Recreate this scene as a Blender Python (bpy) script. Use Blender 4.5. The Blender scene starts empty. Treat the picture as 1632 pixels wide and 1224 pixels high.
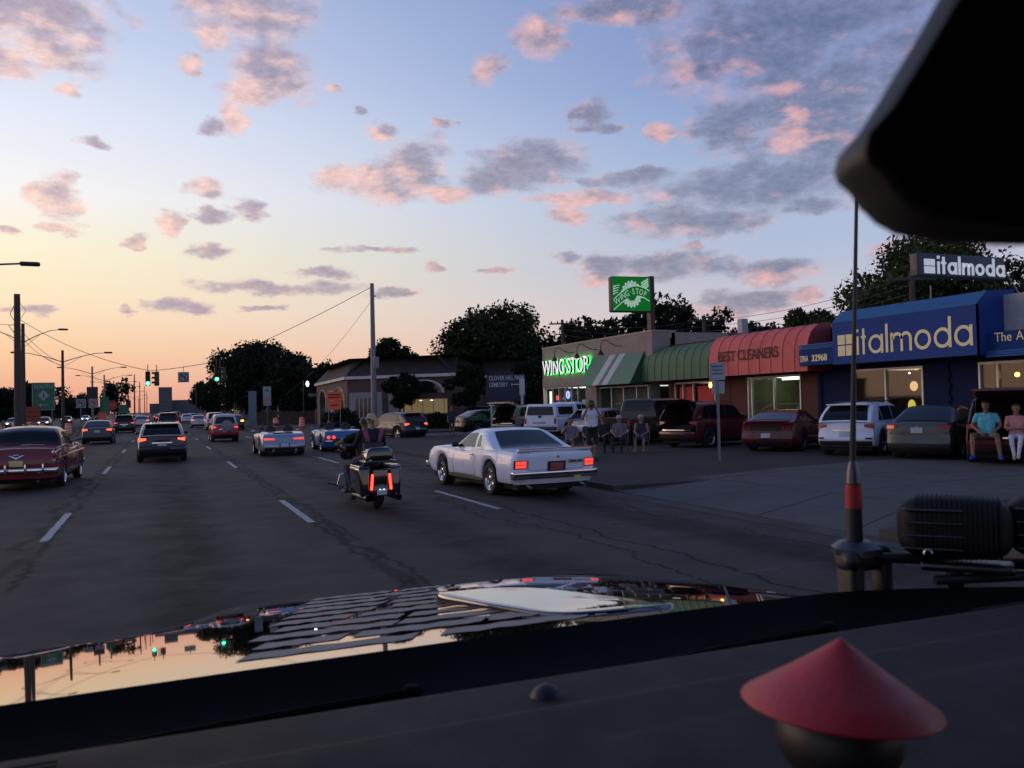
import bpy, bmesh, math, random
import numpy as np
from mathutils import Vector, Matrix, noise as mnoise
R_ = math.radians
S = bpy.context.scene
COL = S.collection
random.seed(7)

# ---------------------------------------------------------------- camera
EYE = np.array([0.0, 0.0, 1.92])
YAW, PITCH, ROLL = R_(22.4), R_(1.34), 0.022
FWD = np.array([math.sin(YAW)*math.cos(PITCH), math.cos(YAW)*math.cos(PITCH), math.sin(PITCH)])
_r = np.array([math.cos(YAW), -math.sin(YAW), 0.0]); _u = np.cross(_r, FWD)
RGT = _r*math.cos(ROLL) - _u*math.sin(ROLL)
UPV = _u*math.cos(ROLL) + _r*math.sin(ROLL)
cd = bpy.data.cameras.new('camera'); cam = bpy.data.objects.new('camera', cd); COL.objects.link(cam)
cam.matrix_world = Matrix(((RGT[0], UPV[0], -FWD[0], EYE[0]), (RGT[1], UPV[1], -FWD[1], EYE[1]), (RGT[2], UPV[2], -FWD[2], EYE[2]), (0, 0, 0, 1)))
cd.sensor_width = 36; cd.lens = 1367/1632*36; cd.clip_start = 0.02; cd.clip_end = 6000
cd.dof.use_dof = True; cd.dof.focus_distance = 22; cd.dof.aperture_fstop = 10
S.camera = cam
S.view_settings.view_transform = 'Standard'; S.view_settings.look = 'None'
S.view_settings.exposure = 0; S.view_settings.gamma = 1; S.view_settings.use_curve_mapping = False

def lin(r, g, b):
    f = lambda c: ((c/255+0.055)/1.055)**2.4 if c > 10.3 else c/255/12.92
    return (f(r), f(g), f(b), 1)

# ---------------------------------------------------------------- world: dusk sky with broken cloud
W = bpy.data.worlds.new('World'); S.world = W; W.use_nodes = True
class NT:
    """tiny helper that chains shader nodes"""
    def __init__(s, nt): s.nt = nt; s.n = nt.nodes; s.l = nt.links
    def put(s, inp, v):
        if isinstance(v, bpy.types.NodeSocket): s.l.new(v, inp)
        elif v is not None: inp.default_value = v
    def math(s, op, a, b=None, c=None, clamp=False):
        m = s.n.new('ShaderNodeMath'); m.operation = op; m.use_clamp = clamp
        for i, v in enumerate((a, b, c)): s.put(m.inputs[i], v)
        return m.outputs[0]
    def vec(s, op, a, b=None, c=None, scale=None):
        m = s.n.new('ShaderNodeVectorMath'); m.operation = op
        for i, v in enumerate((a, b, c)):
            if v is not None: s.put(m.inputs[i], v)
        if scale is not None: s.put(m.inputs['Scale'], scale)
        return m.outputs['Value'] if op in ('DOT_PRODUCT', 'LENGTH') else m.outputs[0]
    def ramp(s, f, pts):
        m = s.n.new('ShaderNodeValToRGB'); s.put(m.inputs[0], f); e = m.color_ramp.elements
        while len(e) > 1: e.remove(e[0])
        e[0].position = pts[0][0]; e[0].color = pts[0][1]
        for p, c in pts[1:]:
            k = e.new(p); k.color = c
        return m.outputs[0]
    def mix(s, f, a, b, blend='MIX'):
        m = s.n.new('ShaderNodeMix'); m.data_type = 'RGBA'; m.blend_type = blend
        s.put(m.inputs[0], f); s.put(m.inputs[6], a); s.put(m.inputs[7], b)
        return m.outputs[2]
    def noise(s, vec, scale, detail=3, rough=.55, color=False, dist=0):
        m = s.n.new('ShaderNodeTexNoise'); s.put(m.inputs['Vector'], vec)
        m.inputs['Scale'].default_value = scale; m.inputs['Detail'].default_value = detail
        m.inputs['Roughness'].default_value = rough; m.inputs['Distortion'].default_value = dist
        return m.outputs['Color' if color else 'Fac']
    def maprange(s, v, a, b, c=0, d=1, smooth=False):
        m = s.n.new('ShaderNodeMapRange'); s.put(m.inputs[0], v)
        if smooth: m.interpolation_type = 'SMOOTHSTEP'
        for i, x in enumerate((a, b, c, d)): m.inputs[i+1].default_value = x
        return m.outputs[0]
BLOBS = [(-6.4,22.2,5.7,2.85,0.3),(-6.1,20.8,2.8,1.49,-0.6),(-7.7,19.4,2.2,1.18,-0.5),(-4.8,18.7,1.0,0.49,-1),(5.4,24.1,4.9,2.02,0.2),(3.7,22.6,1.3,1.40,-0.5),(6.9,20.9,3.5,2.22,0.3),(6.1,19.8,2.7,1.47,-0.5),(10.6,20.2,1.0,0.40,-1),(2.4,20.8,0.7,0.76,-1),(5.1,17.9,1.1,1.14,-0.8),(3.6,17.5,1.6,0.53,0.5),(-3.4,15.9,1.2,0.38,0.8),(-5.6,12.8,1.9,1.53,-0.5),(-5.3,11.0,1.6,0.39,0.2),(-7.9,10.5,0.8,0.25,-0.3),(2.8,13.8,1.7,0.81,-0.2),(3.0,11.9,1.5,0.64,0.8),(5.4,12.6,1.7,0.74,0.9),(0.8,11.4,1.0,0.91,-0.6),(3.1,10.0,1.7,0.56,0.3),(-1.4,10.6,1.0,0.45,-0.8),(16.4,15.5,3.1,2.15,0.5),(13.9,14.6,2.9,1.50,-0.6),(11.2,14.8,1.9,1.02,-0.8),(14.2,17.8,1.5,0.69,-0.8),(12.7,18.9,0.9,0.27,0.8),(17.9,18.3,1.0,0.41,-0.6),(23.9,15.7,4.5,1.87,1),(22.0,14.8,3.3,1.23,0.9),(30.0,14.5,4.1,0.75,0.9),(27.5,13.4,4.4,0.67,-0.9),(18.6,13.9,2.0,0.62,-1),(28.6,18.7,1.7,1.18,0.9),(29.0,17.8,2.3,0.46,0.9),(39.5,21.7,7.5,3.22,0.4),(43.5,17.3,4.4,4.24,0.3),(43.7,22.5,6.7,2.60,0.4),(30.7,24.6,5.9,1.17,0.5),(24.6,23.3,2.0,1.80,-0.2),(21.1,21.5,1.3,1.23,0.2),(35.9,20.7,3.3,1.29,-0.1),(37.2,17.3,3.3,1.87,0.9),(33.0,17.2,1.2,0.91,-0.8),(41.4,16.6,2.0,1.05,-1),(40.5,18.7,1.8,0.69,-0.6),(39.6,13.8,7.4,1.64,0.6),(34.4,11.5,6.6,1.23,0.9),(36.5,13.1,4.4,1.49,0.4),(41.8,11.9,2.9,0.69,0.9),(33.5,8.7,5.8,0.97,0.9),(29.0,8.7,2.8,1.22,0.2),(39.8,8.2,3.8,0.94,0.5),(26.3,9.6,1.4,0.44,0.9),(34.0,9.9,1.0,0.48,-1),(37.5,6.3,4.7,1.06,0.5),(41.3,6.5,1.5,0.66,-1),(34.3,6.0,1.9,0.49,-0.8),(17.3,9.2,0.8,0.64,-0.3),(21.5,8.9,1.5,0.25,0.6),(13.2,10.3,2.9,0.34,0.5),(10.3,8.9,2.5,0.48,0.9),(7.1,7.9,6.3,0.57,0.8),(14.4,7.5,2.1,0.39,0.6),(1.2,6.5,2.3,0.60,0.8),(-1.8,6.2,1.0,0.27,0.6),(-7.2,6.1,2.2,0.39,0.6),(6.1,6.5,1.7,0.29,0.4),(49.2,8.5,4.3,1.32,0.4),(50.5,6.9,2.2,0.88,-0.6),(26.2,12.3,1.9,0.68,-0.7),(47.3,12.4,4.5,2.18,0.6),(48.9,18.6,5.8,4.79,0.4),(40.1,21.8,9.6,3.69,0.5),(43.1,17.3,6.5,4.87,0.4),(38.4,13.3,9.5,1.93,0.6)]
def build_world():
    nt = W.node_tree; nt.nodes.clear(); N = NT(nt)
    tc = nt.nodes.new('ShaderNodeTexCoord').outputs['Generated']
    d = N.vec('NORMALIZE', tc)
    sp = nt.nodes.new('ShaderNodeSeparateXYZ'); N.put(sp.inputs[0], d)
    x, y, z = sp.outputs
    el = N.math('MULTIPLY', N.math('ARCSINE', z), 57.2958)
    az = N.math('MULTIPLY', N.math('ARCTAN2', x, y), 57.2958)
    # clear-sky colour: sunset glow low in the north-west, lavender blue opposite
    e01 = N.math('DIVIDE', el, 90.0, clamp=True)
    ff = lambda L: [(e/90, lin(*c)) for e, c in L]
    west = N.ramp(e01, ff([(0, (222,150,124)), (1.5, (238,176,146)), (3.8, (251,206,166)), (6.5, (255,230,194)), (9.5, (255,243,210)), (13, (250,247,246)), (17.5, (230,236,251)), (22, (203,215,242)), (27, (180,196,231)), (50, (112,140,198)), (90, (74,100,160))]))
    east = N.ramp(e01, ff([(0, (216,184,182)), (3, (222,196,192)), (5.5, (206,198,208)), (9, (180,191,216)), (14, (164,184,217)), (20, (134,157,206)), (26, (120,143,194)), (50, (86,110,164)), (90, (60,84,140))]))
    a0 = R_(-20)
    hx = N.math('MULTIPLY', x, math.sin(a0)); hc = N.math('MULTIPLY_ADD', y, math.cos(a0), hx)
    hl = N.math('SQRT', N.math('MULTIPLY_ADD', x, x, N.math('MULTIPLY', y, y)))
    ca = N.math('DIVIDE', hc, N.math('MAXIMUM', hl, 0.001))
    t = N.maprange(ca, 0.5, 0.985); t = N.math('POWER', t, 1.7)
    sky = N.mix(t, east, west)
    back = N.maprange(ca, -0.9, 0.5, 1.12, 1.0)
    sky = N.mix(1.0, sky, N.vec('SCALE', (1, 1, 1), scale=back), 'MULTIPLY')
    # extra low glow, added left of view to light the shop fronts
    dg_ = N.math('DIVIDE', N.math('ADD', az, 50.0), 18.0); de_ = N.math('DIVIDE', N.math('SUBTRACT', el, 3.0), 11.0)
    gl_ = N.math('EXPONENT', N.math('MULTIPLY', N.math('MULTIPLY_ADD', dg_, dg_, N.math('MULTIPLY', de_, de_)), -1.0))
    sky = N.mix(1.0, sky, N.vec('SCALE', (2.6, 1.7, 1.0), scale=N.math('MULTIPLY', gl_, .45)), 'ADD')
    nis = nt.nodes.new('ShaderNodeTexSky'); nis.sky_type = 'NISHITA'; nis.sun_disc = False
    nis.sun_elevation = R_(1.0); nis.sun_rotation = R_(-20); nis.air_density = 1.2
    # clouds laid out in azimuth / elevation
    cmb = nt.nodes.new('ShaderNodeCombineXYZ'); N.put(cmb.inputs[0], az); N.put(cmb.inputs[1], el)
    p0 = cmb.outputs[0]
    pn = N.vec('MULTIPLY', p0, (1, 1.9, 1))
    warp = N.noise(pn, 0.55, 3, .6, color=True)
    warp2 = N.noise(pn, 0.16, 2, .5, color=True)
    w = N.vec('MULTIPLY', N.vec('SUBTRACT', warp, (.5, .5, .5)), (2.4, 1.1, 0))
    w2 = N.vec('MULTIPLY', N.vec('SUBTRACT', warp2, (.5, .5, .5)), (3.0, 1.2, 0))
    p = N.vec('ADD', N.vec('ADD', p0, w), w2)
    acc = None; tone = None
    for a, e, ra, re, tn in BLOBS:
        q = N.vec('MULTIPLY_ADD', p, (1/(ra*1.1), 1/(re*1.18), 0), (-a/ra/1.1, -e/re/1.18, 0))
        wt = N.math('SUBTRACT', 1.0, N.vec('DOT_PRODUCT', q, q), clamp=True)
        s = N.math('ADD', N.vec('DOT_PRODUCT', q, (0.25, 0.5, 0)), tn)
        acc = wt if acc is None else N.math('MAXIMUM', acc, wt)
        tone = N.math('MULTIPLY', s, wt) if tone is None else N.math('MULTIPLY_ADD', s, wt, tone)
    # broken cloud over the rest of the dome
    gl = N.noise(N.vec('MULTIPLY', p0, (.035, .09, 1)), 1.0, 2, .5)
    glm = N.math('MULTIPLY', N.maprange(gl, .56, .74), N.maprange(N.math('ABSOLUTE', N.math('SUBTRACT', az, 22.0)), 32, 50, .25, 1))
    glm = N.math('MULTIPLY', glm, N.maprange(el, 1, 8))
    acc = N.math('MAXIMUM', acc, glm)
    det = N.noise(pn, 0.36, 8, .60)
    ls0 = N.noise(pn, 0.42, 3, .5); ls1 = N.noise(N.vec('ADD', pn, (-.9, -1.1, 0)), 0.42, 3, .5)
    f = N.math('MULTIPLY_ADD', N.math('SUBTRACT', det, .5), 2.5, N.math('MULTIPLY', acc, 1.6))
    f = N.math('SUBTRACT', f, 0.34)
    dens = N.maprange(f, -.05, 1.15, smooth=True)
    dens = N.math('MULTIPLY', dens, N.maprange(acc, 0.0, 0.22))
    # lit where the cloud thins towards the sunset
    lit = N.math('ADD', N.math('SUBTRACT', ls0, ls1), N.math('MULTIPLY', N.math('SUBTRACT', det, .5), -.25))
    tl = N.math('MULTIPLY_ADD', tone, -0.62, N.math('MULTIPLY', lit, 2.4))
    tl = N.math('ADD', tl, N.maprange(dens, .2, 1.0, .40, .10))
    tl = N.maprange(tl, -0.40, 0.95, smooth=True)
    grey = N.mix(0.34, N.mix(N.maprange(f, .2, 1.5), lin(150, 142, 164), lin(88, 92, 122)), sky)
    pink = N.mix(.18, N.mix(t, lin(236, 178, 172), lin(255, 212, 196)), sky)
    greyw = N.mix(N.math('MULTIPLY', t, .8), grey, lin(186, 168, 186))
    cc = N.mix(tl, greyw, pink)
    cc = N.mix(1.0, cc, N.vec('SCALE', (1, 1, 1), scale=N.maprange(N.noise(pn, 1.6, 5, .6), .3, .7, .86, 1.14)), 'MULTIPLY')
    lowf = N.maprange(el, 0.5, 6, .55, .96)
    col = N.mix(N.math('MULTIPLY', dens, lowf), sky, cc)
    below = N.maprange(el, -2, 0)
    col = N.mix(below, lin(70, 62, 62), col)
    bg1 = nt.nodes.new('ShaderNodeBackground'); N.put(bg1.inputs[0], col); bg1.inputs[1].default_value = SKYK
    bg2 = nt.nodes.new('ShaderNodeBackground'); N.put(bg2.inputs[0], nis.outputs[0]); bg2.inputs[1].default_value = 0.004
    ad = nt.nodes.new('ShaderNodeAddShader'); N.l.new(bg1.outputs[0], ad.inputs[0]); N.l.new(bg2.outputs[0], ad.inputs[1])
    out = nt.nodes.new('ShaderNodeOutputWorld'); N.l.new(ad.outputs[0], out.inputs[0])
SKYK = 1.0
build_world()
W.cycles.sampling_method = 'MANUAL'; W.cycles.sample_map_resolution = 512
sd = bpy.data.lights.new('sun', 'SUN'); sun = bpy.data.objects.new('sun', sd); COL.objects.link(sun)
sd.energy = 1.0; sd.angle = R_(48); sd.color = (1, .62, .42)  # broad soft lamp standing in for the dusk glow, not a sun disc
sun.rotation_euler = Vector((-math.sin(R_(-44))*math.cos(R_(4)), -math.cos(R_(-44))*math.cos(R_(4)), -math.sin(R_(4)))).to_track_quat('-Z', 'Y').to_euler()

# ---------------------------------------------------------------- helpers
def tag(o, label=None, cat=None, group=None, kind=None):
    if label: o['label'] = label
    if cat: o['category'] = cat
    if group: o['group'] = group
    if kind: o['kind'] = kind
    return o
def empty(name, loc=(0, 0, 0), rz=0, label=None, cat=None, group=None):
    o = bpy.data.objects.new(name, None); COL.objects.link(o); o.empty_display_size = .2
    o.location = loc; o.rotation_euler = (0, 0, rz)
    return tag(o, label, cat, group)
def dup(o, parent=None):
    c = o.copy(); COL.objects.link(c)
    if parent: c.parent = parent
    for ch in [k for k in ALLOBJ if k.parent == o]: dup(ch, c)
    ALLOBJ.append(c)
    return c
ALLOBJ = []
class MB:
    def __init__(s): s.v = []; s.f = []; s.m = []
    def add(s, vs, fs, M=None, mi=0):
        k = len(s.v)
        if M is not None: vs = [tuple(M @ Vector(p)) for p in vs]
        s.v += [tuple(p) for p in vs]; s.f += [tuple(i+k for i in f) for f in fs]; s.m += [mi]*len(fs)
        return s
    def box(s, x0, x1, y0, y1, z0, z1, M=None, mi=0):
        vs = [(x, y, z) for x in (x0, x1) for y in (y0, y1) for z in (z0, z1)]
        return s.add(vs, [(0,1,3,2), (4,6,7,5), (0,4,5,1), (2,3,7,6), (0,2,6,4), (1,5,7,3)], M, mi)
    def rbox(s, c, size, r, M=None, mi=0, warp=None):
        h = [q/2 for q in size]; r = min(r, *[q*.999 for q in h]); core = [q-r for q in h]
        ax = [[-(c_+r), -(c_+.414*r), -c_, c_, c_+.414*r, c_+r] for c_ in core]
        idx = {}; vs = []; fs = []
        def vid(i, j, k):
            if (i, j, k) not in idx:
                p = (ax[0][i], ax[1][j], ax[2][k]); q = [max(-co, min(co, a)) for a, co in zip(p, core)]
                d = Vector([a-b for a, b in zip(p, q)])
                if d.length > 1e-9: d = d.normalized()*r
                w_ = [q[n]+d[n] for n in range(3)]
                if warp: w_ = warp(*w_)
                idx[(i, j, k)] = len(vs); vs.append([w_[n]+c[n] for n in range(3)])
            return idx[(i, j, k)]
        for a in range(5):
            for b in range(5):
                for e, fl in ((0, 1), (5, 0)):
                    for F in ((lambda u, v_, w_: (u, v_, w_)), (lambda u, v_, w_: (w_, u, v_)), (lambda u, v_, w_: (v_, w_, u))):
                        q = [vid(*F(a, b, e)), vid(*F(a+1, b, e)), vid(*F(a+1, b+1, e)), vid(*F(a, b+1, e))]
                        fs.append(q[::-1] if fl else q)
        return s.add(vs, fs, M, mi)
    def tube(s, pts, r, n=8, mi=0, cap=True):
        pts = [Vector(p) for p in pts]; rs = r if isinstance(r, (list, tuple)) else [r]*len(pts)
        vs = []; fs = []; prev = None
        for i, p in enumerate(pts):
            t = (pts[min(i+1, len(pts)-1)]-pts[max(i-1, 0)]).normalized()
            if prev is None:
                a = t.orthogonal().normalized()
            else:
                a = (prev-t*prev.dot(t)); a = a.normalized() if a.length > 1e-6 else t.orthogonal().normalized()
            prev = a; b = t.cross(a)
            vs += [p+(a*math.cos(2*math.pi*k/n)+b*math.sin(2*math.pi*k/n))*rs[i] for k in range(n)]
        for i in range(len(pts)-1):
            for k in range(n):
                fs.append((i*n+k, i*n+(k+1) % n, (i+1)*n+(k+1) % n, (i+1)*n+k))
        if cap: fs.append(tuple(range(n))[::-1]); fs.append(tuple((len(pts)-1)*n+k for k in range(n)))
        return s.add(vs, fs, None, mi)
    def lathe(s, prof, n=20, M=None, mi=0, cap=True):
        vs = []; fs = []
        for r, z in prof: vs += [(r*math.cos(2*math.pi*k/n), r*math.sin(2*math.pi*k/n), z) for k in range(n)]
        for i in range(len(prof)-1):
            for k in range(n): fs.append((i*n+k, i*n+(k+1) % n, (i+1)*n+(k+1) % n, (i+1)*n+k))
        if cap:
            fs.append(tuple(range(n))[::-1]); fs.append(tuple((len(prof)-1)*n+k for k in range(n)))
        return s.add(vs, fs, M, mi)
    def prism(s, poly, d0, d1, M=None, mi=0):
        """poly: 2-D outline in local xy, extruded along z from d0 to d1"""
        n = len(poly); vs = [(a, b, d0) for a, b in poly]+[(a, b, d1) for a, b in poly]
        fs = [tuple(range(n))[::-1], tuple(range(n, 2*n))]+[(i, (i+1) % n, n+(i+1) % n, n+i) for i in range(n)]
        return s.add(vs, fs, M, mi)
    def grid(s, fn, nu, nv, M=None, mi=0, flip=False):
        vs = [fn(i/nu, j/nv) for j in range(nv+1) for i in range(nu+1)]
        fs = [(j*(nu+1)+i, j*(nu+1)+i+1, (j+1)*(nu+1)+i+1, (j+1)*(nu+1)+i) for j in range(nv) for i in range(nu)]
        if flip: fs = [f[::-1] for f in fs]
        return s.add(vs, fs, M, mi)
    def ball(s, c, r, n=12, M=None, mi=0):
        r = r if isinstance(r, (tuple, list)) else (r, r, r)
        m = n//2
        def fn(u, v_):
            a = 2*math.pi*u; b = math.pi*(v_-.5)
            return (c[0]+r[0]*math.cos(a)*math.cos(b), c[1]+r[1]*math.sin(a)*math.cos(b), c[2]+r[2]*math.sin(b))
        return s.grid(fn, n, m, M, mi)
    def build(s, name, mats, parent=None, smooth=40, loc=None):
        me = bpy.data.meshes.new(name); me.from_pydata([tuple(p) for p in s.v], [], s.f)
        if not isinstance(mats, (list, tuple)): mats = [mats]
        for m in mats: me.materials.append(m)
        if len(mats) > 1: me.polygons.foreach_set('material_index', s.m)
        bm = bmesh.new(); bm.from_mesh(me); bmesh.ops.recalc_face_normals(bm, faces=bm.faces); bm.to_mesh(me); bm.free()
        if smooth:
            me.polygons.foreach_set('use_smooth', [True]*len(me.polygons)); me.set_sharp_from_angle(angle=R_(smooth))
        o = bpy.data.objects.new(name, me); COL.objects.link(o); ALLOBJ.append(o)
        if parent: o.parent = parent
        if loc: o.location = loc
        return o
def mesh_obj(name, me, parent=None, M=None):
    o = bpy.data.objects.new(name, me); COL.objects.link(o); ALLOBJ.append(o)
    if parent: o.parent = parent
    if M is not None: o.matrix_basis = M
    return o

# ---------------------------------------------------------------- materials
MATS = {}
def mat(name, color, rough=.6, metal=0, coat=0, emit=None, es=1, var=.12, vs=3.0, bump=0, bs=40, spec=.5, alpha=1, trans=0, dirt=None):
    if name in MATS: return MATS[name]
    m = bpy.data.materials.new(name); m.use_nodes = True; MATS[name] = m
    N = NT(m.node_tree); b = m.node_tree.nodes['Principled BSDF']
    tc = m.node_tree.nodes.new('ShaderNodeTexCoord').outputs['Object']
    c4 = tuple(color)+(1,) if len(color) == 3 else tuple(color)
    nz = N.noise(tc, vs, 4, .6)
    f = N.maprange(nz, .3, .7, 1-var, 1+var)
    c = N.mix(1.0, c4, N.vec('SCALE', (1, 1, 1), scale=f), 'MULTIPLY')
    if dirt:
        dn = N.maprange(N.noise(tc, dirt[1], 5, .65), .5, .72, 0, dirt[2])
        c = N.mix(dn, c, tuple(dirt[0])+(1,))
    N.put(b.inputs['Base Color'], c)
    b.inputs['Roughness'].default_value = rough; b.inputs['Metallic'].default_value = metal
    b.inputs['Coat Weight'].default_value = coat; b.inputs['Coat Roughness'].default_value = .04
    b.inputs['Specular IOR Level'].default_value = spec
    if trans: b.inputs['Transmission Weight'].default_value = trans
    if alpha < 1: b.inputs['Alpha'].default_value = alpha
    if rough > .2:
        N.put(b.inputs['Roughness'], N.maprange(nz, .3, .7, max(0, rough-.07), min(1, rough+.07)))
    if emit:
        b.inputs['Emission Color'].default_value = tuple(emit)+(1,); b.inputs['Emission Strength'].default_value = es
    if bump:
        bn = m.node_tree.nodes.new('ShaderNodeBump'); bn.inputs['Strength'].default_value = bump; bn.inputs['Distance'].default_value = .01
        N.put(bn.inputs['Height'], N.noise(tc, bs, 4, .6)); N.put(b.inputs['Normal'], bn.outputs[0])
    return m
def paint(name, c, rough=.32, metal=.0, coat=.5): return mat(name, c, rough, metal, coat, var=.04, spec=.28, dirt=((.09, .08, .07), 2.2, .05))
def emis(name, c, s, base=(.02, .02, .02)): return mat(name, base, .3, emit=c, es=s, var=.05)
M_ = dict(
    asphalt_lot=mat('asphalt_lot', (.046, .041, .038), .85, var=.22, vs=.35, bump=.5, bs=60, spec=.15, dirt=((.018, .017, .017), .25, .6)),
    concrete=mat('concrete', (.092, .090, .086), .85, spec=.15, var=.14, vs=.9, bump=.35, bs=35, dirt=((.05, .048, .045), .7, .6)),
    kerb=mat('kerb', (.070, .065, .060), .85, spec=.15, var=.2, vs=1.2, bump=.4, bs=30, dirt=((.025, .024, .022), 1.3, .7)),
    tyre=mat('tyre', (.012, .012, .013), .8, bump=.3, bs=80),
    black=mat('black_plastic', (.012, .012, .014), .55),
    gloss=mat('black_gloss', (.006, .006, .008), .12, coat=1),
    under=mat('underbody', (.006, .006, .006), .9),
    chrome=mat('chrome', (.62, .62, .64), .12, 1, var=.05),
    alloy=mat('alloy', (.34, .34, .36), .3, 1, var=.1),
    dalloy=mat('dark_alloy', (.08, .08, .09), .35, .9),
    steel=mat('galvanised_steel', (.16, .17, .19), .5, .6, var=.2, vs=6),
    wood=mat('pole_wood', (.07, .05, .04), .85, var=.3, vs=5, bump=.5, bs=25),
    wire=mat('wire', (.01, .01, .012), .6),
    glass=mat('car_glass', (.008, .010, .013), .10, coat=0, spec=.32, var=.02),
    white=paint('paint_white', (.66, .72, .83)), silver=paint('paint_silver', (.30, .31, .36), .3, .55),
    maroon=paint('paint_maroon', (.17, .018, .022)), dred=paint('paint_dark_red', (.085, .010, .014)), red=paint('paint_red', (.28, .02, .02)),
    dgrey=paint('paint_dark_grey', (.030, .032, .042), .3, .4), blackp=paint('paint_black', (.008, .008, .011)),
    blue=paint('paint_blue', (.035, .13, .30)), beige=paint('paint_beige', (.26, .23, .20), .3, .3), grey=paint('paint_grey', (.055, .062, .060), .3, .5),
    brown=paint('paint_brown', (.045, .030, .030), .3, .4), lred=emis('lamp_red_dim', (1, .03, .03), .03, (.14, .006, .008)),
    lredon=emis('lamp_red_lit', (1, .07, .05), 1.25, (.3, .01, .01)), lorange=emis('lamp_orange_lit', (1, .35, .05), 5, (.4, .1, .01)),
    lbrake=emis('lamp_brake_lit', (1, .12, .055), 2.0, (.3, .01, .01)), lwhite=emis('headlamp_lit', (1, .86, .62), 9, (.8, .8, .7)),
    lclear=mat('lamp_clear', (.35, .35, .36), .15, coat=1), plate=mat('plate', (.42, .46, .52), .5, dirt=((.1, .12, .2), 60, .8)),
    plate_y=mat('plate_yellow', (.6, .5, .18), .5, dirt=((.15, .12, .05), 50, .8)), plate_r=mat('plate_red', (.28, .05, .05), .5, dirt=((.4, .3, .3), 50, .8)),
    skin=mat('skin', (.28, .15, .10), .55), skin_d=mat('skin_tan', (.2, .1, .065), .55),
    orange=mat('orange_plastic', (.75, .12, .03), .5, emit=(1, .15, .03), es=.06), retro=mat('retro_white', (.55, .55, .55), .5),
)
def leafmat(name, c):
    m = mat(name, c, .85, var=.45, vs=.6, spec=.08); return m
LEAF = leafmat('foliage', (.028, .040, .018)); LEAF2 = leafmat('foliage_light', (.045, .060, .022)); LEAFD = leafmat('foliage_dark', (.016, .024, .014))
BARK = mat('bark', (.045, .034, .028), .9, bump=.6, bs=12, var=.3)
TXT = {}
def text_mesh(body, size=1, ext=.02, sx=1.0, bold=0.0, align='LEFT'):
    key = (body, size, ext, sx, bold, align)
    if key in TXT: return TXT[key].copy()
    cu = bpy.data.curves.new('t', 'FONT'); cu.body = body; cu.size = size; cu.extrude = ext; cu.align_x = align; cu.offset = bold; cu.resolution_u = 4
    o = bpy.data.objects.new('t', cu); COL.objects.link(o)
    dg = bpy.context.evaluated_depsgraph_get(); me = bpy.data.meshes.new_from_object(o.evaluated_get(dg))
    bpy.data.objects.remove(o)
    for v in me.vertices: v.co.x *= sx
    TXT[key] = me
    return me.copy()
def text(name, body, M, m, parent=None, **k):
    me = text_mesh(body, **k); me.name = name; me.materials.clear(); me.materials.append(m)
    return mesh_obj(name, me, parent, M)
def frame_left(X, Y, Z):
    """plane facing -X (shop fronts): text runs towards -Y"""
    return Matrix(((0, 0, -1, X), (-1, 0, 0, Y), (0, 1, 0, Z), (0, 0, 0, 1)))
def frame_dir(p, az):
    """plane whose face looks back along compass bearing az (radians, from +Y to +X)"""
    c, s_ = math.cos(az), math.sin(az)
    return Matrix(((c, 0, -s_, p[0]), (-s_, 0, -c, p[1]), (0, 1, 0, p[2]), (0, 0, 0, 1)))
def out_at(px, py, D):
    """point D metres ahead of the eye on a sight line; used only to trace outlines"""
    return EYE + (FWD + RGT*(px-816)/1367. - UPV*(py-612)/1367.)*D

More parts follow.
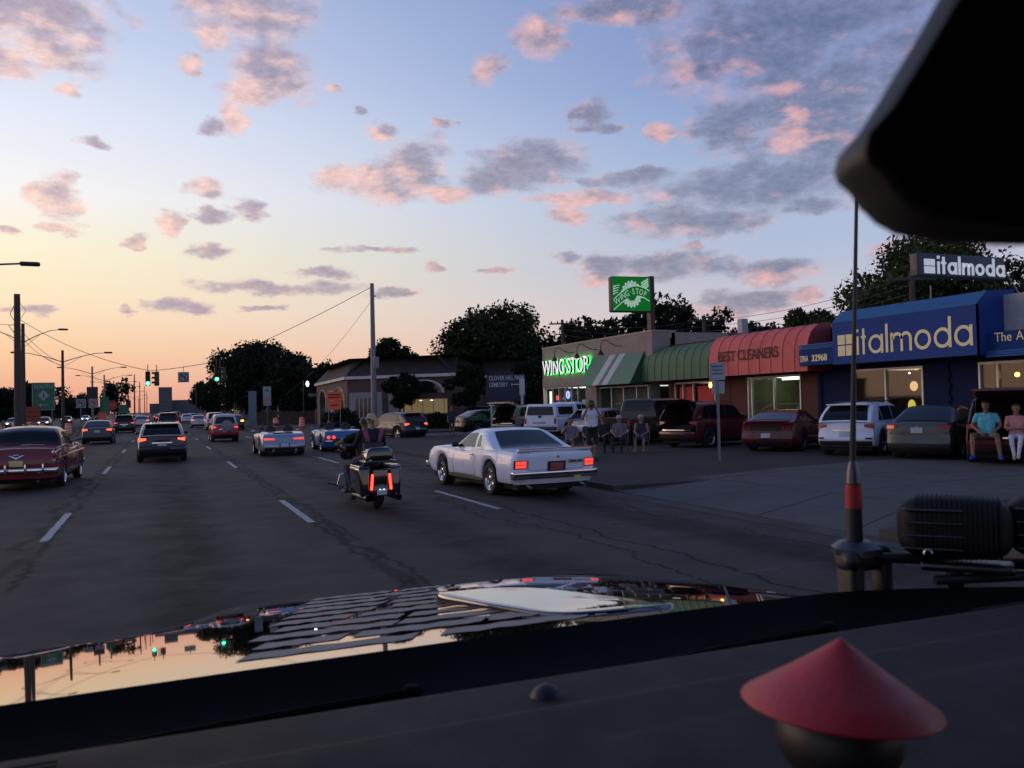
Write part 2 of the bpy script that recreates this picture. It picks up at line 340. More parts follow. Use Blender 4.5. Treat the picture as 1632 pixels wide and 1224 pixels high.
# ================================================================ THE SETTING
def road_material():
    m = bpy.data.materials.new('road_asphalt'); m.use_nodes = True; N = NT(m.node_tree); b = m.node_tree.nodes['Principled BSDF']
    tc = m.node_tree.nodes.new('ShaderNodeTexCoord').outputs['Object']
    sp = m.node_tree.nodes.new('ShaderNodeSeparateXYZ'); N.put(sp.inputs[0], tc); x, y, z = sp.outputs
    big = N.noise(N.vec('MULTIPLY', tc, (.5, .08, 1)), 1, 4, .6); fine = N.noise(tc, 90, 3, .7); mid = N.noise(tc, 1.1, 5, .65)
    c = N.mix(N.maprange(big, .3, .7), (.042, .0365, .033, 1), (.058, .051, .046, 1))
    c = N.mix(N.maprange(mid, .45, .75, 0, .14), c, (.018, .0165, .016, 1))
    c = N.mix(N.maprange(fine, .55, .8, 0, .5), c, (.085, .08, .075, 1))
    # oil band in the middle of each lane
    wob = N.math('MULTIPLY', N.math('SUBTRACT', N.noise(N.vec('MULTIPLY', tc, (0, .12, 0)), 1, 3, .5), .5), .5)
    xw = N.math('ADD', x, wob)
    for xc in (.38, 4.05, 7.4, -3.5):
        d = N.math('ABSOLUTE', N.math('SUBTRACT', xw, xc))
        k = N.math('MULTIPLY', N.maprange(d, .15, .8, .92, 0, True), N.maprange(mid, .3, .6, .5, 1))
        c = N.mix(k, c, (.011, .0105, .0105, 1))
    # long sealed cracks that follow the lane joints
    hsum = None
    for xc, amp, sc, wd, ys in ((2.52, .55, .55, .075, 3), (2.42, .35, 1.3, .045, 11), (2.66, .30, .9, .035, 5), (-1.80, .6, .5, .08, 7), (-1.55, .4, 1.2, .05, 9), (5.95, .35, .8, .03, 2), (5.4, 1.2, .25, .025, 21), (7.7, 1.6, .22, .025, 33)):
        nn = N.noise(N.vec('MULTIPLY_ADD', tc, (0, sc, 0), (ys*3.1, 0, ys)), 1, 6, .62)
        off = N.math('MULTIPLY_ADD', N.math('SUBTRACT', nn, .5), amp*2, xc)
        d = N.math('ABSOLUTE', N.math('SUBTRACT', x, off))
        gate = N.maprange(N.noise(N.vec('MULTIPLY_ADD', tc, (0, .35, 0), (ys, ys, 0)), 1, 1, .5), .34, .44)
        k = N.math('MULTIPLY', N.maprange(d, wd*.4, wd*1.6, 1, 0), gate)
        hsum = k if hsum is None else N.math('MAXIMUM', hsum, k)
    # crossing cracks and one pale construction joint
    v = m.node_tree.nodes.new('ShaderNodeTexVoronoi'); v.feature = 'DISTANCE_TO_EDGE'
    N.put(v.inputs['Vector'], N.vec('ADD', N.vec('MULTIPLY', tc, (.16, .22, 1)), N.vec('SCALE', N.noise(tc, .6, 5, .65, color=True), scale=.35))); v.inputs['Scale'].default_value = 1
    k = N.math('MULTIPLY', N.maprange(v.outputs['Distance'], .003, .010, .85, 0), N.maprange(big, .5, .6))
    hsum = N.math('MAXIMUM', hsum, k)
    c = N.mix(N.math('MULTIPLY', hsum, .9), c, (.005, .005, .005, 1))
    for yj in (16.3, 31.0, 46.0, 60.5, 8.0):
        d = N.math('ABSOLUTE', N.math('SUBTRACT', N.math('MULTIPLY_ADD', N.noise(N.vec('MULTIPLY', tc, (1.3, 0, 0)), 1, 4, .6), .22, y), yj))
        k = N.math('MULTIPLY', N.maprange(d, .015, .06, .5, 0), N.maprange(N.noise(tc, 1.6, 3, .6), .42, .55))
        c = N.mix(k, c, (.10, .095, .09, 1))
    b.inputs['Specular IOR Level'].default_value = .16
    N.put(b.inputs['Base Color'], c); N.put(b.inputs['Roughness'], N.maprange(mid, .3, .7, .7, .9))
    bn = m.node_tree.nodes.new('ShaderNodeBump'); bn.inputs['Strength'].default_value = .5; bn.inputs['Distance'].default_value = .006
    N.put(bn.inputs['Height'], N.math('SUBTRACT', fine, N.math('MULTIPLY', hsum, 2.0))); N.put(b.inputs['Normal'], bn.outputs[0])
    return m
ROADM = road_material()
LINE = mat('lane_paint', (.34, .35, .37), .7, var=.25, vs=5, dirt=((.07, .07, .07), 9, .85))
GRASS = mat('grass_ground', (.030, .036, .020), .95, var=.4, vs=.8, bump=.6, bs=20, dirt=((.06, .05, .035), .5, .5))
def sheet(name, x0, x1, y0, y1, z, m, kind='structure', nx=1, ny=1):
    b = MB(); b.grid(lambda u, v: (x0+(x1-x0)*u, y0+(y1-y0)*v, z), nx, ny)
    return tag(b.build(name, m, smooth=0), kind=kind)
def slab(name, x0, x1, y0, y1, z0, z1, m):
    return tag(MB().box(x0, x1, y0, y1, z0, z1).build(name, m, smooth=0), kind='structure')
sheet('ground', -1500, 1500, -300, 4000, -.06, mat('far_ground', (.035, .036, .03), .95, vs=.05, var=.3))
sheet('road', -5.4, 9.0, -30, 1400, 0, ROADM)
slab('kerb', 9.0, 9.18, 16.2, 50, -.03, .125, M_['kerb']); slab('kerb', 9.0, 9.18, -30, 8.9, -.03, .125, M_['kerb'])
sheet('gutter', 8.55, 9.0, -30, 50, .004, M_['kerb'])
slab('kerb', -5.6, -5.4, -30, 1400, -.03, .12, M_['kerb']); slab('median', -13.6, -5.6, -30, 1400, -.05, .10, GRASS)
slab('kerb', -13.8, -13.6, -30, 1400, -.03, .12, M_['kerb'])
sheet('opposite_road', -28, -13.8, -30, 1400, 0, mat('far_asphalt', (.05, .05, .052), .8, vs=.2, var=.25))
sheet('side_street', 9.0, 120, 50, 58.5, .002, mat('side_asphalt', (.055, .054, .055), .8, vs=.3, var=.25))
slab('parking_lot', 9.18, 60, 16.2, 50, -.05, .12, M_['asphalt_lot']); slab('parking_lot', 11.7, 60, 8.9, 16.2, -.05, .12, M_['asphalt_lot'])
slab('parking_lot', 9.18, 60, -30, 8.9, -.05, .12, M_['asphalt_lot'])
slab('kerb', 9.6, 27, 58.5, 58.7, -.03, .12, M_['kerb']); slab('verge', 9.6, 160, 58.7, 71, -.05, .10, GRASS); slab('kerb', 9.4, 9.6, 58.5, 600, -.03, .12, M_['kerb'])
slab('verge', 9.6, 14.2, 71, 600, -.05, .10, GRASS)
slab('verge', -60, -28, -30, 600, -.05, .06, GRASS)
# lane dashes
dash_src = None
for X in (-1.63, 2.36, 5.75):
    for k in range(-1, 14):
        y = 14.7+15.24*k
        b = MB(); w = .062
        n = 10
        b.grid(lambda u, v: (X+(u-.5)*2*w*(1+.10*math.sin(v*37+k*5+X)), y+3.9*v+.04*math.sin(u*9+k), .005), 1, n)
        tag(b.build('lane_dash', LINE, smooth=0), kind='structure')
# concrete driveway of cast slabs
drv = [((9.02, 7.4), (24.2, 8.2)), ((9.02, 16.0), (24.2, 18.6))]
bm0 = tag(empty('driveway', (0, 0, 0)), kind='structure')
def dpt(u, v):
    x = 9.02+(24.2-9.02)*u; y0 = 8.86+1.5*min(1, u*5); y1 = 16.25+2.1*min(1, u*2.0)
    z = .008+.117*min(1, (x-9.02)/2.6) if x < 11.7 else .126
    return (x, y0+(y1-y0)*v, max(z, .128*(v in (0, 1)) if x > 9.1 else z))
cuts = [0, .17, .38, .6, .8, 1]; vc = [0, .08, .36, .64, .92, 1]
for i in range(5):
    for j in range(5):
        u0, u1 = cuts[i]+.0012, cuts[i+1]-.0012; v0, v1 = vc[j]+.0018, vc[j+1]-.0018
        b = MB(); dz = random.uniform(0, .006)
        top = [dpt(u0, v0), dpt(u1, v0), dpt(u1, v1), dpt(u0, v1)]
        vs = [(p[0], p[1], p[2]+dz) for p in top]+[(p[0], p[1], p[2]-.10) for p in top]
        b.add(vs, [(0, 1, 2, 3), (4, 7, 6, 5), (0, 4, 5, 1), (1, 5, 6, 2), (2, 6, 7, 3), (3, 7, 4, 0)])
        b.build('concrete_slab', M_['concrete'], bm0, smooth=0)

# ---------------------------------------------------------------- shops on the right
FX = 23.4      # awning fronts
WX = 24.6      # shop walls
def rgb(r, g, b): return lin(r, g, b)[:3]
TAN = mat('tan_stucco', (.27, .225, .20), .9, var=.1, vs=1.5, bump=.3, bs=20, dirt=((.16, .13, .11), .5, .4))
STONE = mat('ledge_stone', (.25, .22, .19), .9, var=.3, vs=6, bump=.4, bs=12)
BRICKR = mat('red_brick', (.085, .028, .022), .9, var=.25, vs=5, bump=.5, bs=20)
BLUEW = mat('blue_wall', (.008, .017, .060), .85, var=.15, vs=2, spec=.12)
ALU = mat('window_frame_alu', (.42, .43, .42), .45, .3)
SHOPGL = None
def glass_pane():
    m = bpy.data.materials.new('shop_glass'); m.use_nodes = True; nt = m.node_tree; nt.nodes.clear(); N = NT(nt)
    t = nt.nodes.new('ShaderNodeBsdfTransparent'); t.inputs[0].default_value = (.72, .76, .74, 1)
    g = nt.nodes.new('ShaderNodeBsdfGlossy'); g.inputs['Roughness'].default_value = .03
    lw = nt.nodes.new('ShaderNodeLayerWeight'); lw.inputs[0].default_value = .5
    frv = N.math('MULTIPLY_ADD', N.math('POWER', lw.outputs['Facing'], 4.5), .5, .03)
    mx = nt.nodes.new('ShaderNodeMixShader'); N.l.new(frv, mx.inputs[0]); N.l.new(t.outputs[0], mx.inputs[1]); N.l.new(g.outputs[0], mx.inputs[2])
    o = nt.nodes.new('ShaderNodeOutputMaterial'); N.l.new(mx.outputs[0], o.inputs[0]); return m
SHOPGL = glass_pane()
WALLIN = {}
def shopfront(par, y0, y1, z0, z1, mull, room, lamp=(1, .95, .8), lk=2.0, depth=3.5, posters=(), frame=ALU, wx=None):
    global WX
    old = WX
    if wx: WX = wx
    _shopfront(par, y0, y1, z0, z1, mull, room, lamp, lk, depth, posters, frame); WX = old
def _shopfront(par, y0, y1, z0, z1, mull, room, lamp=(1, .95, .8), lk=2.0, depth=3.5, posters=(), frame=ALU):
    """glazing from y1 (left, far) to y0 (right, near) with a lit room behind"""
    n = len(mull)
    ys = [y0]+list(mull)+[y1]
    for a, b_ in zip(ys[:-1], ys[1:]):
        MB().add([(WX+.03, a+.03, z0+.03), (WX+.03, b_-.03, z0+.03), (WX+.03, b_-.03, z1-.03), (WX+.03, a+.03, z1-.03)], [(0, 1, 2, 3)]).build('pane', SHOPGL, par, smooth=0)
    for y in ys: MB().box(WX-.04, WX+.08, y-.035, y+.035, z0, z1).build('mullion', frame, par, smooth=0)
    for z in (z0, z1): MB().box(WX-.045, WX+.085, y0-.034, y1+.034, z-.04, z+.04).build('window_rail', frame, par, smooth=0)
    b = MB(); X1 = WX+depth
    b.add([(WX+.12, y0, .13), (X1, y0, .13), (X1, y1, .13), (WX+.12, y1, .13), (WX+.12, y0, z1+.2), (X1, y0, z1+.2), (X1, y1, z1+.2), (WX+.12, y1, z1+.2)],
          [(0, 1, 2, 3), (4, 7, 6, 5), (1, 5, 6, 2), (0, 4, 5, 1), (3, 2, 6, 7)])
    b.build('shop_interior', room, par, smooth=0)
    if lk:
        for k in range(2):
            yy = y0+(y1-y0)*(.3+.4*k)
            MB().box(WX+.8, WX+2.2, yy-.08, yy+.08, z1-.02, z1+.04).build('ceiling_lamp', emis('shop_lamp_%d_%d' % (int(lk*10), int(lamp[2]*100)), lamp, lk), par, smooth=0)
def barrel_awning(par, y0, y1, zb, zt, n, m, cap, nm='awning_panel'):
    """rounded fabric awning in bays; z is flat below and curls back to the wall on top"""
    prof = [(0, 0), (.0, .25), (.015, .48), (.07, .66), (.17, .80), (.33, .91), (.54, .975), (.8, 1.0)]
    for k in range(n):
        a = y0+(y1-y0)*k/n; b_ = y0+(y1-y0)*(k+1)/n; b = MB(); nu = 6
        pf = [(FX+1.15*p[0]*1.2, zb+(zt-zb)*p[1]) for p in prof]
        def fn(u, v):
            i = v*(len(pf)-1); j = min(int(i), len(pf)-2); f_ = i-j
            x = pf[j][0]*(1-f_)+pf[j+1][0]*f_; z = pf[j][1]*(1-f_)+pf[j+1][1]*f_
            sag = .022*math.sin(math.pi*u)
            return (x+sag*(1-v*.6), a+(b_-a)*u, z-sag*v)
        b.grid(fn, nu, 21); b.build(nm, m, par, smooth=60)
        MB().tube([(pf[i][0]-.012, a, pf[i][1]+.006) for i in range(len(pf))], .009, 6).build('awning_rib', cap, par)
    for y in (y0, y1):
        poly = [(q[0], q[1]) for q in [(FX+1.15*p[0]*1.2, zb+(zt-zb)*p[1]) for p in prof]]+[(WX+.0, zt), (WX+.0, zb)]
        b = MB(); b.add([(x, y-.01, z) for x, z in poly]+[(x, y+.01, z) for x, z in poly], [tuple(range(len(poly))), tuple(range(len(poly), 2*len(poly)))]); b.build('awning_end', cap, par, smooth=0)
def wall(par, x0, x1, y0, y1, z0, z1, m, nm='wall'): return MB().box(x0, x1, y0, y1, z0, z1).build(nm, m, par, smooth=0)

# chicken-wing shop -------------------------------------------------
ws = empty('shop_building', (24.6, 45, 0), 0, 'tan stucco shop with green lit WING STOP letters and a green slanted awning', 'shop')
def L(par, o):    # children are modelled in world metres
    pass
def rehome(root):
    for o in ALLOBJ:
        if o.parent == root and not o.get('_h'):
            o['_h'] = 1; o.matrix_basis = Matrix.Translation(-Vector(root.location)) @ o.matrix_basis
            del o['_h']
def finish(root, start):
    inv = root.matrix_basis.inverted()
    for o in ALLOBJ[start:]:
        if o.parent == root: o.matrix_basis = inv @ o.matrix_basis
k0 = len(ALLOBJ)
yA, yB = 38.15, 51.85
wall(ws, FX+.2, FX+1.6, yA, yB, 2.95, 5.52, TAN, 'fascia'); wall(ws, FX+.17, FX+1.65, yA-.03, yB+.03, 5.52, 5.60, mat('cap_metal', (.3, .25, .2), .6), 'parapet_cap')
wall(ws, FX+.16, FX+.2, 44.9, yB, 2.95, 3.55, STONE, 'stone_band')
# ledge stones on the pier: courses of their own
wall(ws, FX+.3, FX+.6, 44.45, 45.85, .1, 2.94, STONE, 'pier')
for r in range(14):
    y = 44.45
    while y < 45.8:
        w_ = random.uniform(.25, .6); y2 = min(45.85, y+w_)
        MB().box(FX+.26-random.uniform(0, .03), FX+.3, y+.01, y2-.01, .15+r*.2, .15+r*.2+.185).build('stone', STONE, ws, smooth=0); y = y2
wall(ws, WX+3.8, 34, yA, yB, .1, 5.5, TAN); wall(ws, WX+.2, WX+3.8, yB-.2, yB, .1, 2.94, TAN); wall(ws, WX+.2, 34, yA, yB-.01, 5.2, 5.45, TAN, 'roof'); wall(ws, WX+.1, 34, yA, yA+.2, .1, 5.2, TAN)
wall(ws, FX+.2, FX+.34, 51.6, 51.85, .1, 2.95, ALU, 'corner_post')
WSI = mat('interior_pale', (.30, .30, .27), .9, var=.2); WSR = mat('interior_wall', (.35, .33, .25), .9, var=.25, vs=2)
shopfront(ws, 45.9, 51.7, .3, 2.9, [47.0, 47.9, 48.8, 49.7, 50.7], mat('interior_dark', (.05, .055, .055), .9), (1, 1, .92), 4.0, wx=23.75)
shopfront(ws, 39.0, 44.4, .5, 2.75, [40.2, 41.6, 43.0], mat('interior_blind', (.20, .21, .19), .9), (1, 1, .9), .8, .7, wx=23.85)
wall(ws, FX+1.602, WX+3.798, yA+.002, yA+.25, 5.202, 5.5, TAN, 'parapet')
# things in the window
MB().box(23.85, 23.88, 50.9, 51.4, 1.75, 2.7).build('menu_board', emis('menu_lit', (1, .95, .75), 1.6), ws, smooth=0)
MB().box(23.85, 23.88, 50.0, 50.4, 2.1, 2.4).build('red_sign', emis('red_neon', (1, .06, .1), 1.6), ws, smooth=0)
MB().lathe([(.16, -.02), (.25, -.02), (.25, .02), (.16, .02)], 20, frame_left(23.66, 48.25, 2.42), cap=False).build('neon_ring', emis('blue_neon', (.1, .45, 1), 1.8), ws)
MB().lathe([(.001, -.02), (.13, -.02), (.13, .02), (.001, .02)], 16, frame_left(23.65, 48.25, 2.42)).build('neon_disc', emis('red_neon2', (1, .05, .12), 1.8), ws)
for y, z, w_, h_ in ((49.9, 1.5, .4, .6), (48.95, 2.2, .5, .12), (48.9, 1.5, .6, .8), (46.3, 1.9, .4, .4), (47.1, 2.5, .3, .2)):
    MB().box(23.85, 23.88, y, y+w_, z-h_/2, z+h_/2).build('poster', mat('poster_pale', (.4, .42, .42), .6, emit=(.6, .8, .8), es=.12, dirt=((.1, .2, .25), 8, .8)), ws, smooth=0)
# channel letters with green halo
WHITEL = emis('letter_white', (.86, .92, 1), .55, (.8, .8, .8)); GREENH = emis('halo_green', (.02, 1, .08), 6, (.0, .3, .05))
lt = text('sign_letters', 'WING·STOP', frame_left(FX-.10, 51.2, 3.75), WHITEL, ws, size=1.34, ext=.012, sx=.875, bold=.01)
lb = text('sign_halo', 'WING·STOP', frame_left(FX+.075, 51.2, 3.75), GREENH, ws, size=1.34, ext=.012, sx=.875, bold=.012)
bb = text('letter_return', 'WING·STOP', frame_left(FX-.02, 51.2, 3.75), M_['black'], ws, size=1.34, ext=.066, sx=.875, bold=.008)
# slanted awning
AWG = mat('awning_green', (.085, .19, .13), .75, var=.12, vs=1.2); AWW = mat('awning_white', (.42, .45, .46), .75)
def slope_strip(a0, b0, a1, b1, m, off=0, nm='awning_panel'):
    b = MB(); top = (FX+.18, 4.55); bot = (FX-.75, 2.86)
    b.add([(bot[0]-off, a0, bot[1]+off), (bot[0]-off, b0, bot[1]+off), (top[0]-off, b1, top[1]+off), (top[0]-off, a1, top[1]+off)], [(0, 1, 2, 3)])
    return b.build(nm, m, ws, smooth=0)
slope_strip(38.9, 44.7, 38.9, 44.7, AWG); slope_strip(42.45, 43.15, 41.9, 42.6, AWW, .006, 'awning_stripe'); slope_strip(41.35, 42.0, 40.85, 41.5, AWW, .006, 'awning_stripe')
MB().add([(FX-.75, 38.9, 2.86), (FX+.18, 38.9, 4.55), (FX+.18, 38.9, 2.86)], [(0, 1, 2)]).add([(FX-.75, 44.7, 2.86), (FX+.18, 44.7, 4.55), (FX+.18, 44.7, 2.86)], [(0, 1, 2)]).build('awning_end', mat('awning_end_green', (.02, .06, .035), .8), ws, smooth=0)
for y in (47.3, 44.2, 41.3):     # gooseneck lamps
    pts = [(FX+.2, y, 5.0), (FX-.1, y, 4.98), (FX-.35, y+.1, 5.1), (FX-.55, y+.35, 5.32), (FX-.65, y+.6, 5.32), (FX-.7, y+.75, 5.1), (FX-.7, y+.78, 4.8)]
    g = MB().tube(pts, .025, 6).build('gooseneck_lamp', M_['black'], ws)
    MB().lathe([(.04, .1), (.07, .05), (.2, -.18), (.19, -.19)], 14, Matrix.Translation((FX-.7, y+.78, 4.72)), cap=False).build('lamp_shade', mat('shade_rust', (.05, .015, .012), .6), g)
finish(ws, k0)

# green and red awning shops ----------------------------------------
GA = mat('awning_olive', (.07, .15, .08), .65, var=.2, vs=.9, dirt=((.15, .15, .06), .6, .6), spec=.25); GAC = mat('awning_green_cap', (.012, .05, .035), .6)
k0 = len(ALLOBJ)
gs = empty('shop_building', (24.6, 36, 0), 0, 'small shop under the plain green barrel awning with red window posters', 'shop')
barrel_awning(gs, 33.05, 39.0, 2.93, 4.72, 9, GA, GAC)
wall(gs, WX, WX+.3, 37.6, 38.13, .1, 4.8, BRICKR); wall(gs, WX, WX+.3, 33.05, 34.2, .1, 4.8, BRICKR); wall(gs, WX+.02, WX+.3, 34.2, 37.6, 2.85, 4.8, BRICKR, 'lintel'); wall(gs, WX+.25, 34, 33.05, 38.13, 4.6, 4.78, TAN, 'roof')
shopfront(gs, 34.2, 37.6, .3, 2.8, [36.0, 36.9], mat('interior_dark', (.05, .055, .055), .9), (1, .8, .5), .6)
POST = mat('poster_red', (.42, .03, .04), .6, emit=(1, .06, .08), es=.10)
for y in (34.5, 36.15):
    p = MB().box(WX+.1, WX+.12, y, y+1.3 if y < 35 else y+1.25, .9, 2.6).build('poster', POST, gs, smooth=0)
MB().box(WX+.09, WX+.1, 34.55, 35.75, 1.2, 1.75).build('poster_strip', mat('poster_white', (.5, .5, .5), .6, dirt=((.3, .05, .05), 6, .8)), gs, smooth=0)
MB().ball((WX-.1, 34.45, 2.62), (.08, .08, .14), 10).build('wall_lamp', emis('amber_lamp', (1, .45, .1), 6), gs)
finish(gs, k0)
k0 = len(ALLOBJ)
bc = empty('shop_building', (24.6, 29.7, 0), 0, 'dry cleaner shop under the red barrel awning lettered BEST CLEANERS', 'shop')
RA = mat('awning_red', (.60, .14, .12), .7, var=.12, vs=1.0, dirt=((.44, .07, .09), .8, .6), spec=.2); RAC = mat('awning_red_cap', (.24, .03, .04), .6)
barrel_awning(bc, 26.5, 33.0, 2.96, 4.88, 9, RA, RAC)
SER = mat('lettering_maroon', (.05, .012, .012), .7)
def serif_word(par, body, Y0, Z0, size, X, m):
    me = text_mesh(body, size=size, ext=.006, sx=.92)
    o = text('sign_letters', body, frame_left(X, Y0, Z0), m, par, size=size, ext=.006, sx=.92)
    # slab serifs at the stroke ends of every upright
    vs = np.array([v.co[:] for v in o.data.vertices]); h_ = vs[:, 1].max()
    b = MB(); seen = []
    for zz in (vs[:, 1].min(), h_):
        xs = sorted(set(round(float(v[0]), 3) for v in vs if abs(v[1]-zz) < h_*.02)); 
        for x in xs:
            if not seen or all(abs(x-q[0]) > size*.09 or q[1] != zz for q in seen):
                seen.append((x, zz)); b.box(x-size*.055, x+size*.10, zz-(0 if zz < h_*.5 else size*.035), zz+(size*.035 if zz < h_*.5 else 0), -.006, .006)
    mesh = b.build('serif', m, par, smooth=0); mesh.matrix_basis = frame_left(X, Y0, Z0)
mxx = lambda b_: max(v.co.x for v in text_mesh(b_, size=.62, ext=.006, sx=.92).vertices)
serif_word(bc, 'BEST', 32.25, 3.62, .62, FX-.012, SER); serif_word(bc, 'CLEANERS', 32.25-(mxx('BEST CLEANERS')-mxx('CLEANERS')), 3.62, .62, FX-.012, SER)
wall(bc, WX, WX+.3, 31.8, 33.0, .1, 4.9, BRICKR); wall(bc, WX, WX+.3, 27.3, 28.25, .1, 4.9, BRICKR); wall(bc, WX+.02, WX+.3, 28.25, 31.8, 2.9, 4.9, BRICKR, 'lintel'); wall(bc, WX+.25, 34, 26.3, 33, 4.7, 4.85, TAN, 'roof')
shopfront(bc, 28.3, 31.7, .3, 2.85, [29.95, 31.45], mat('interior_green', (.17, .18, .10), .9, var=.2, vs=2), (.95, 1, .8), 5.0, 3.0)
MB().box(WX+.3, WX+.4, 28.4, 29.8, 2.70, 2.78).build('tube_lamp', emis('tube_lit', (.9, 1, .85), 4), bc, smooth=0)
MB().box(WX+2.7, WX+2.8, 27.6, 29.8, 1.0, 2.1).build('inner_window', mat('interior_frame', (.12, .13, .12), .8), bc, smooth=0)
MB().box(WX+2.62, WX+2.7, 27.75, 29.65, 1.1, 2.0).build('inner_opening', M_['under'], bc, smooth=0)
for k in range(7): MB().box(WX+2.66, WX+2.69, 28.35, 31.6, 2.15+k*.09, 2.19+k*.09).build('blind_slat', mat('blind', (.16, .17, .12), .8), bc, smooth=0)
finish(bc, k0)

# italmoda ----------------------------------------------------------
k0 = len(ALLOBJ)
it = empty('shop_building', (24.6, 21.5, 0), 0, 'blue shop with cream italmoda lettering on its slanted blue canopy', 'shop')
BL = mat('canopy_blue', (.013, .050, .22), .75, var=.1, vs=1.5, dirt=((.010, .032, .14), .7, .5), spec=.25); BLT = mat('canopy_top_blue', (.025, .11, .26), .7, var=.15, spec=.3)
CRM = mat('lettering_cream', (.80, .70, .38), .6)
y0, y1 = 18.9, 25.0
CXF = FX-.12
b = MB(); b.box(CXF, CXF+.12, y0, y1, 3.12, 4.68); b.build('canopy_face', BL, it, smooth=0)
b = MB(); b.add([(CXF, y0, 4.683), (CXF, y1, 4.683), (CXF+.5, y1, 5.12), (CXF+.5, y0, 5.12), (WX+.4, y0, 5.2), (WX+.4, y1, 5.2)], [(0, 1, 2, 3), (3, 2, 5, 4)]); b.build('canopy_top', BLT, it, smooth=0)
for y in (y0, y1): MB().add([(CXF, y, 3.12), (CXF, y, 4.68), (CXF+.5, y, 5.12), (WX+.4, y, 5.2), (WX+.4, y, 3.12)], [(0, 1, 2, 3, 4)]).build('canopy_end', BL, it, smooth=0)
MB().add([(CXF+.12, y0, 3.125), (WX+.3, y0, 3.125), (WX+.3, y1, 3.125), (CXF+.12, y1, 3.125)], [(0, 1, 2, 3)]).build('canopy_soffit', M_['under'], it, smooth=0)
def ring(cx, cy, r, t, a0=0, a1=360, n=28):
    a = [R_(a0+(a1-a0)*k/n) for k in range(n+1)]
    return [(cx+(r)*math.cos(q), cy+(r)*math.sin(q)) for q in a], [(cx+(r-t)*math.cos(q), cy+(r-t)*math.sin(q)) for q in a]
def band(b, outer, inner, d0, d1):
    n = len(outer)
    for k in range(n-1):
        q = [outer[k], outer[k+1], inner[k+1], inner[k]]
        vs = [(x, y, d0) for x, y in q]+[(x, y, d1) for x, y in q]
        b.add(vs, [(4, 5, 6, 7), (0, 3, 2, 1), (0, 1, 5, 4), (2, 3, 7, 6)])
def bar(b, x0, x1, y0, y1, d0, d1): b.box(x0, x1, y0, y1, d0, d1)
def geo_word(par, X, Y0, Z0, xh, t, m, d=.03, M=None, logo=True, nm='sign_letter'):
    """italmoda in a round geometric face; xh = x-height, t = stroke"""
    fr = M if M is not None else frame_left(X, Y0, Z0)
    x = 0; r = xh/2; asc = xh*1.5; g = xh*.17
    def put(fn, wd, name=nm):
        nonlocal x
        b = MB(); fn(b, x); o = b.build(name, m, par, smooth=0); o.matrix_basis = fr; x += wd+g
    if logo:
        lw = xh*1.18
        for i in range(2):
            for j in range(2):
                b = MB(); gap = xh*.035; w1 = (lw*.98)/2; h1 = (asc*.80)/2
                bar(b, i*w1+gap*i, i*w1+w1-gap, -.0*xh+j*h1+gap*j, j*h1+h1-gap, 0, d)
                if i == 1 and j == 0: pass
                o = b.build('logo_square', m, par, smooth=0); o.matrix_basis = fr
        x = lw+g*1.3
    put(lambda b, x: (bar(b, x, x+t, 0, xh, 0, d), bar(b, x, x+t, xh*1.22, xh*1.22+t, 0, d)), t)
    put(lambda b, x: (bar(b, x+t*.6, x+t*1.6, 0, asc*.93, 0, d), bar(b, x, x+t*.598, xh-t*.8, xh, 0, d), bar(b, x+t*1.602, x+t*2.2, xh-t*.8, xh, 0, d)), t*2.2)
    rr = lambda b, x: band(b, *ring(x+r, r, r, t), 0, d)
    put(lambda b, x: (rr(b, x), bar(b, x+2*r-t*.96, x+2*r+.04*t, 0, xh, -.002, d+.002)), 2*r)
    put(lambda b, x: bar(b, x, x+t, 0, asc, 0, d), t)
    def mm(b, x):
        bar(b, x, x+t, 0, xh, 0, d); rr_ = xh*.36
        for k in (0, 1):
            cx_ = x+t*.5+rr_+k*(2*rr_-t)+t*0
            band(b, *ring(cx_, xh-rr_, rr_, t, 0, 180), 0, d); bar(b, cx_+rr_-t, cx_+rr_, 0, xh-rr_, 0, d)
    put(mm, t*.5+4*xh*.36-t)
    put(rr, 2*r)
    put(lambda b, x: (rr(b, x), bar(b, x+2*r-t*.96, x+2*r+.04*t, 0, asc, -.002, d+.002)), 2*r)
    put(lambda b, x: (rr(b, x), bar(b, x+2*r-t*.96, x+2*r+.04*t, 0, xh, -.002, d+.002)), 2*r)
    return x
geo_word(it, CXF-.005, 24.72, 3.42, .66, .105, CRM, .012)
# stepped number band and 'The Art of' band
BL2 = mat('band_blue', (.012, .04, .16), .8, spec=.15); STR = mat('band_stripe', (.03, .12, .34), .7, spec=.2)
for a, b_, X in ((25.0, 26.9, FX-.05), (14.0, 18.9, FX+.30)):
    wall(it, X, WX+.2, a+.002, b_-.002, 3.16, 3.78, BL2, 'number_band')
    for k in range(3): wall(it, X-.02-.02*k, X+.05, a+.004, b_-.004, 3.79+k*.07 if X < FX else 3.30-k*.07-.12, (3.84+k*.07) if X < FX else 3.35-k*.07-.12, STR, 'band_rib')
text('address_number', '32968', frame_left(FX-.06, 26.2, 3.32), CRM, it, size=.34, ext=.008, bold=.01, sx=.98)
text('address_number', '3296A', frame_left(FX-.06, 26.85, 3.32), CRM, it, size=.33, ext=.008, bold=.006, sx=.52)
for wd_, yy_ in (('The', 18.62), ('Art', 17.90), ('of', 17.34)): text('sign_word', wd_, frame_left(FX+.29, yy_, 3.50), CRM, it, size=.40, ext=.008, sx=.92)
wall(it, WX-.1, WX+.3, 24.9, 26.3, 3.8, 4.7, mat('parapet_grey', (.36, .37, .38), .8, dirt=((.2, .2, .2), 1, .4)), 'parapet'); wall(it, WX-.1, WX+.3, 8, 18.9, 3.86, 5.0, MATS['parapet_grey'], 'parapet')
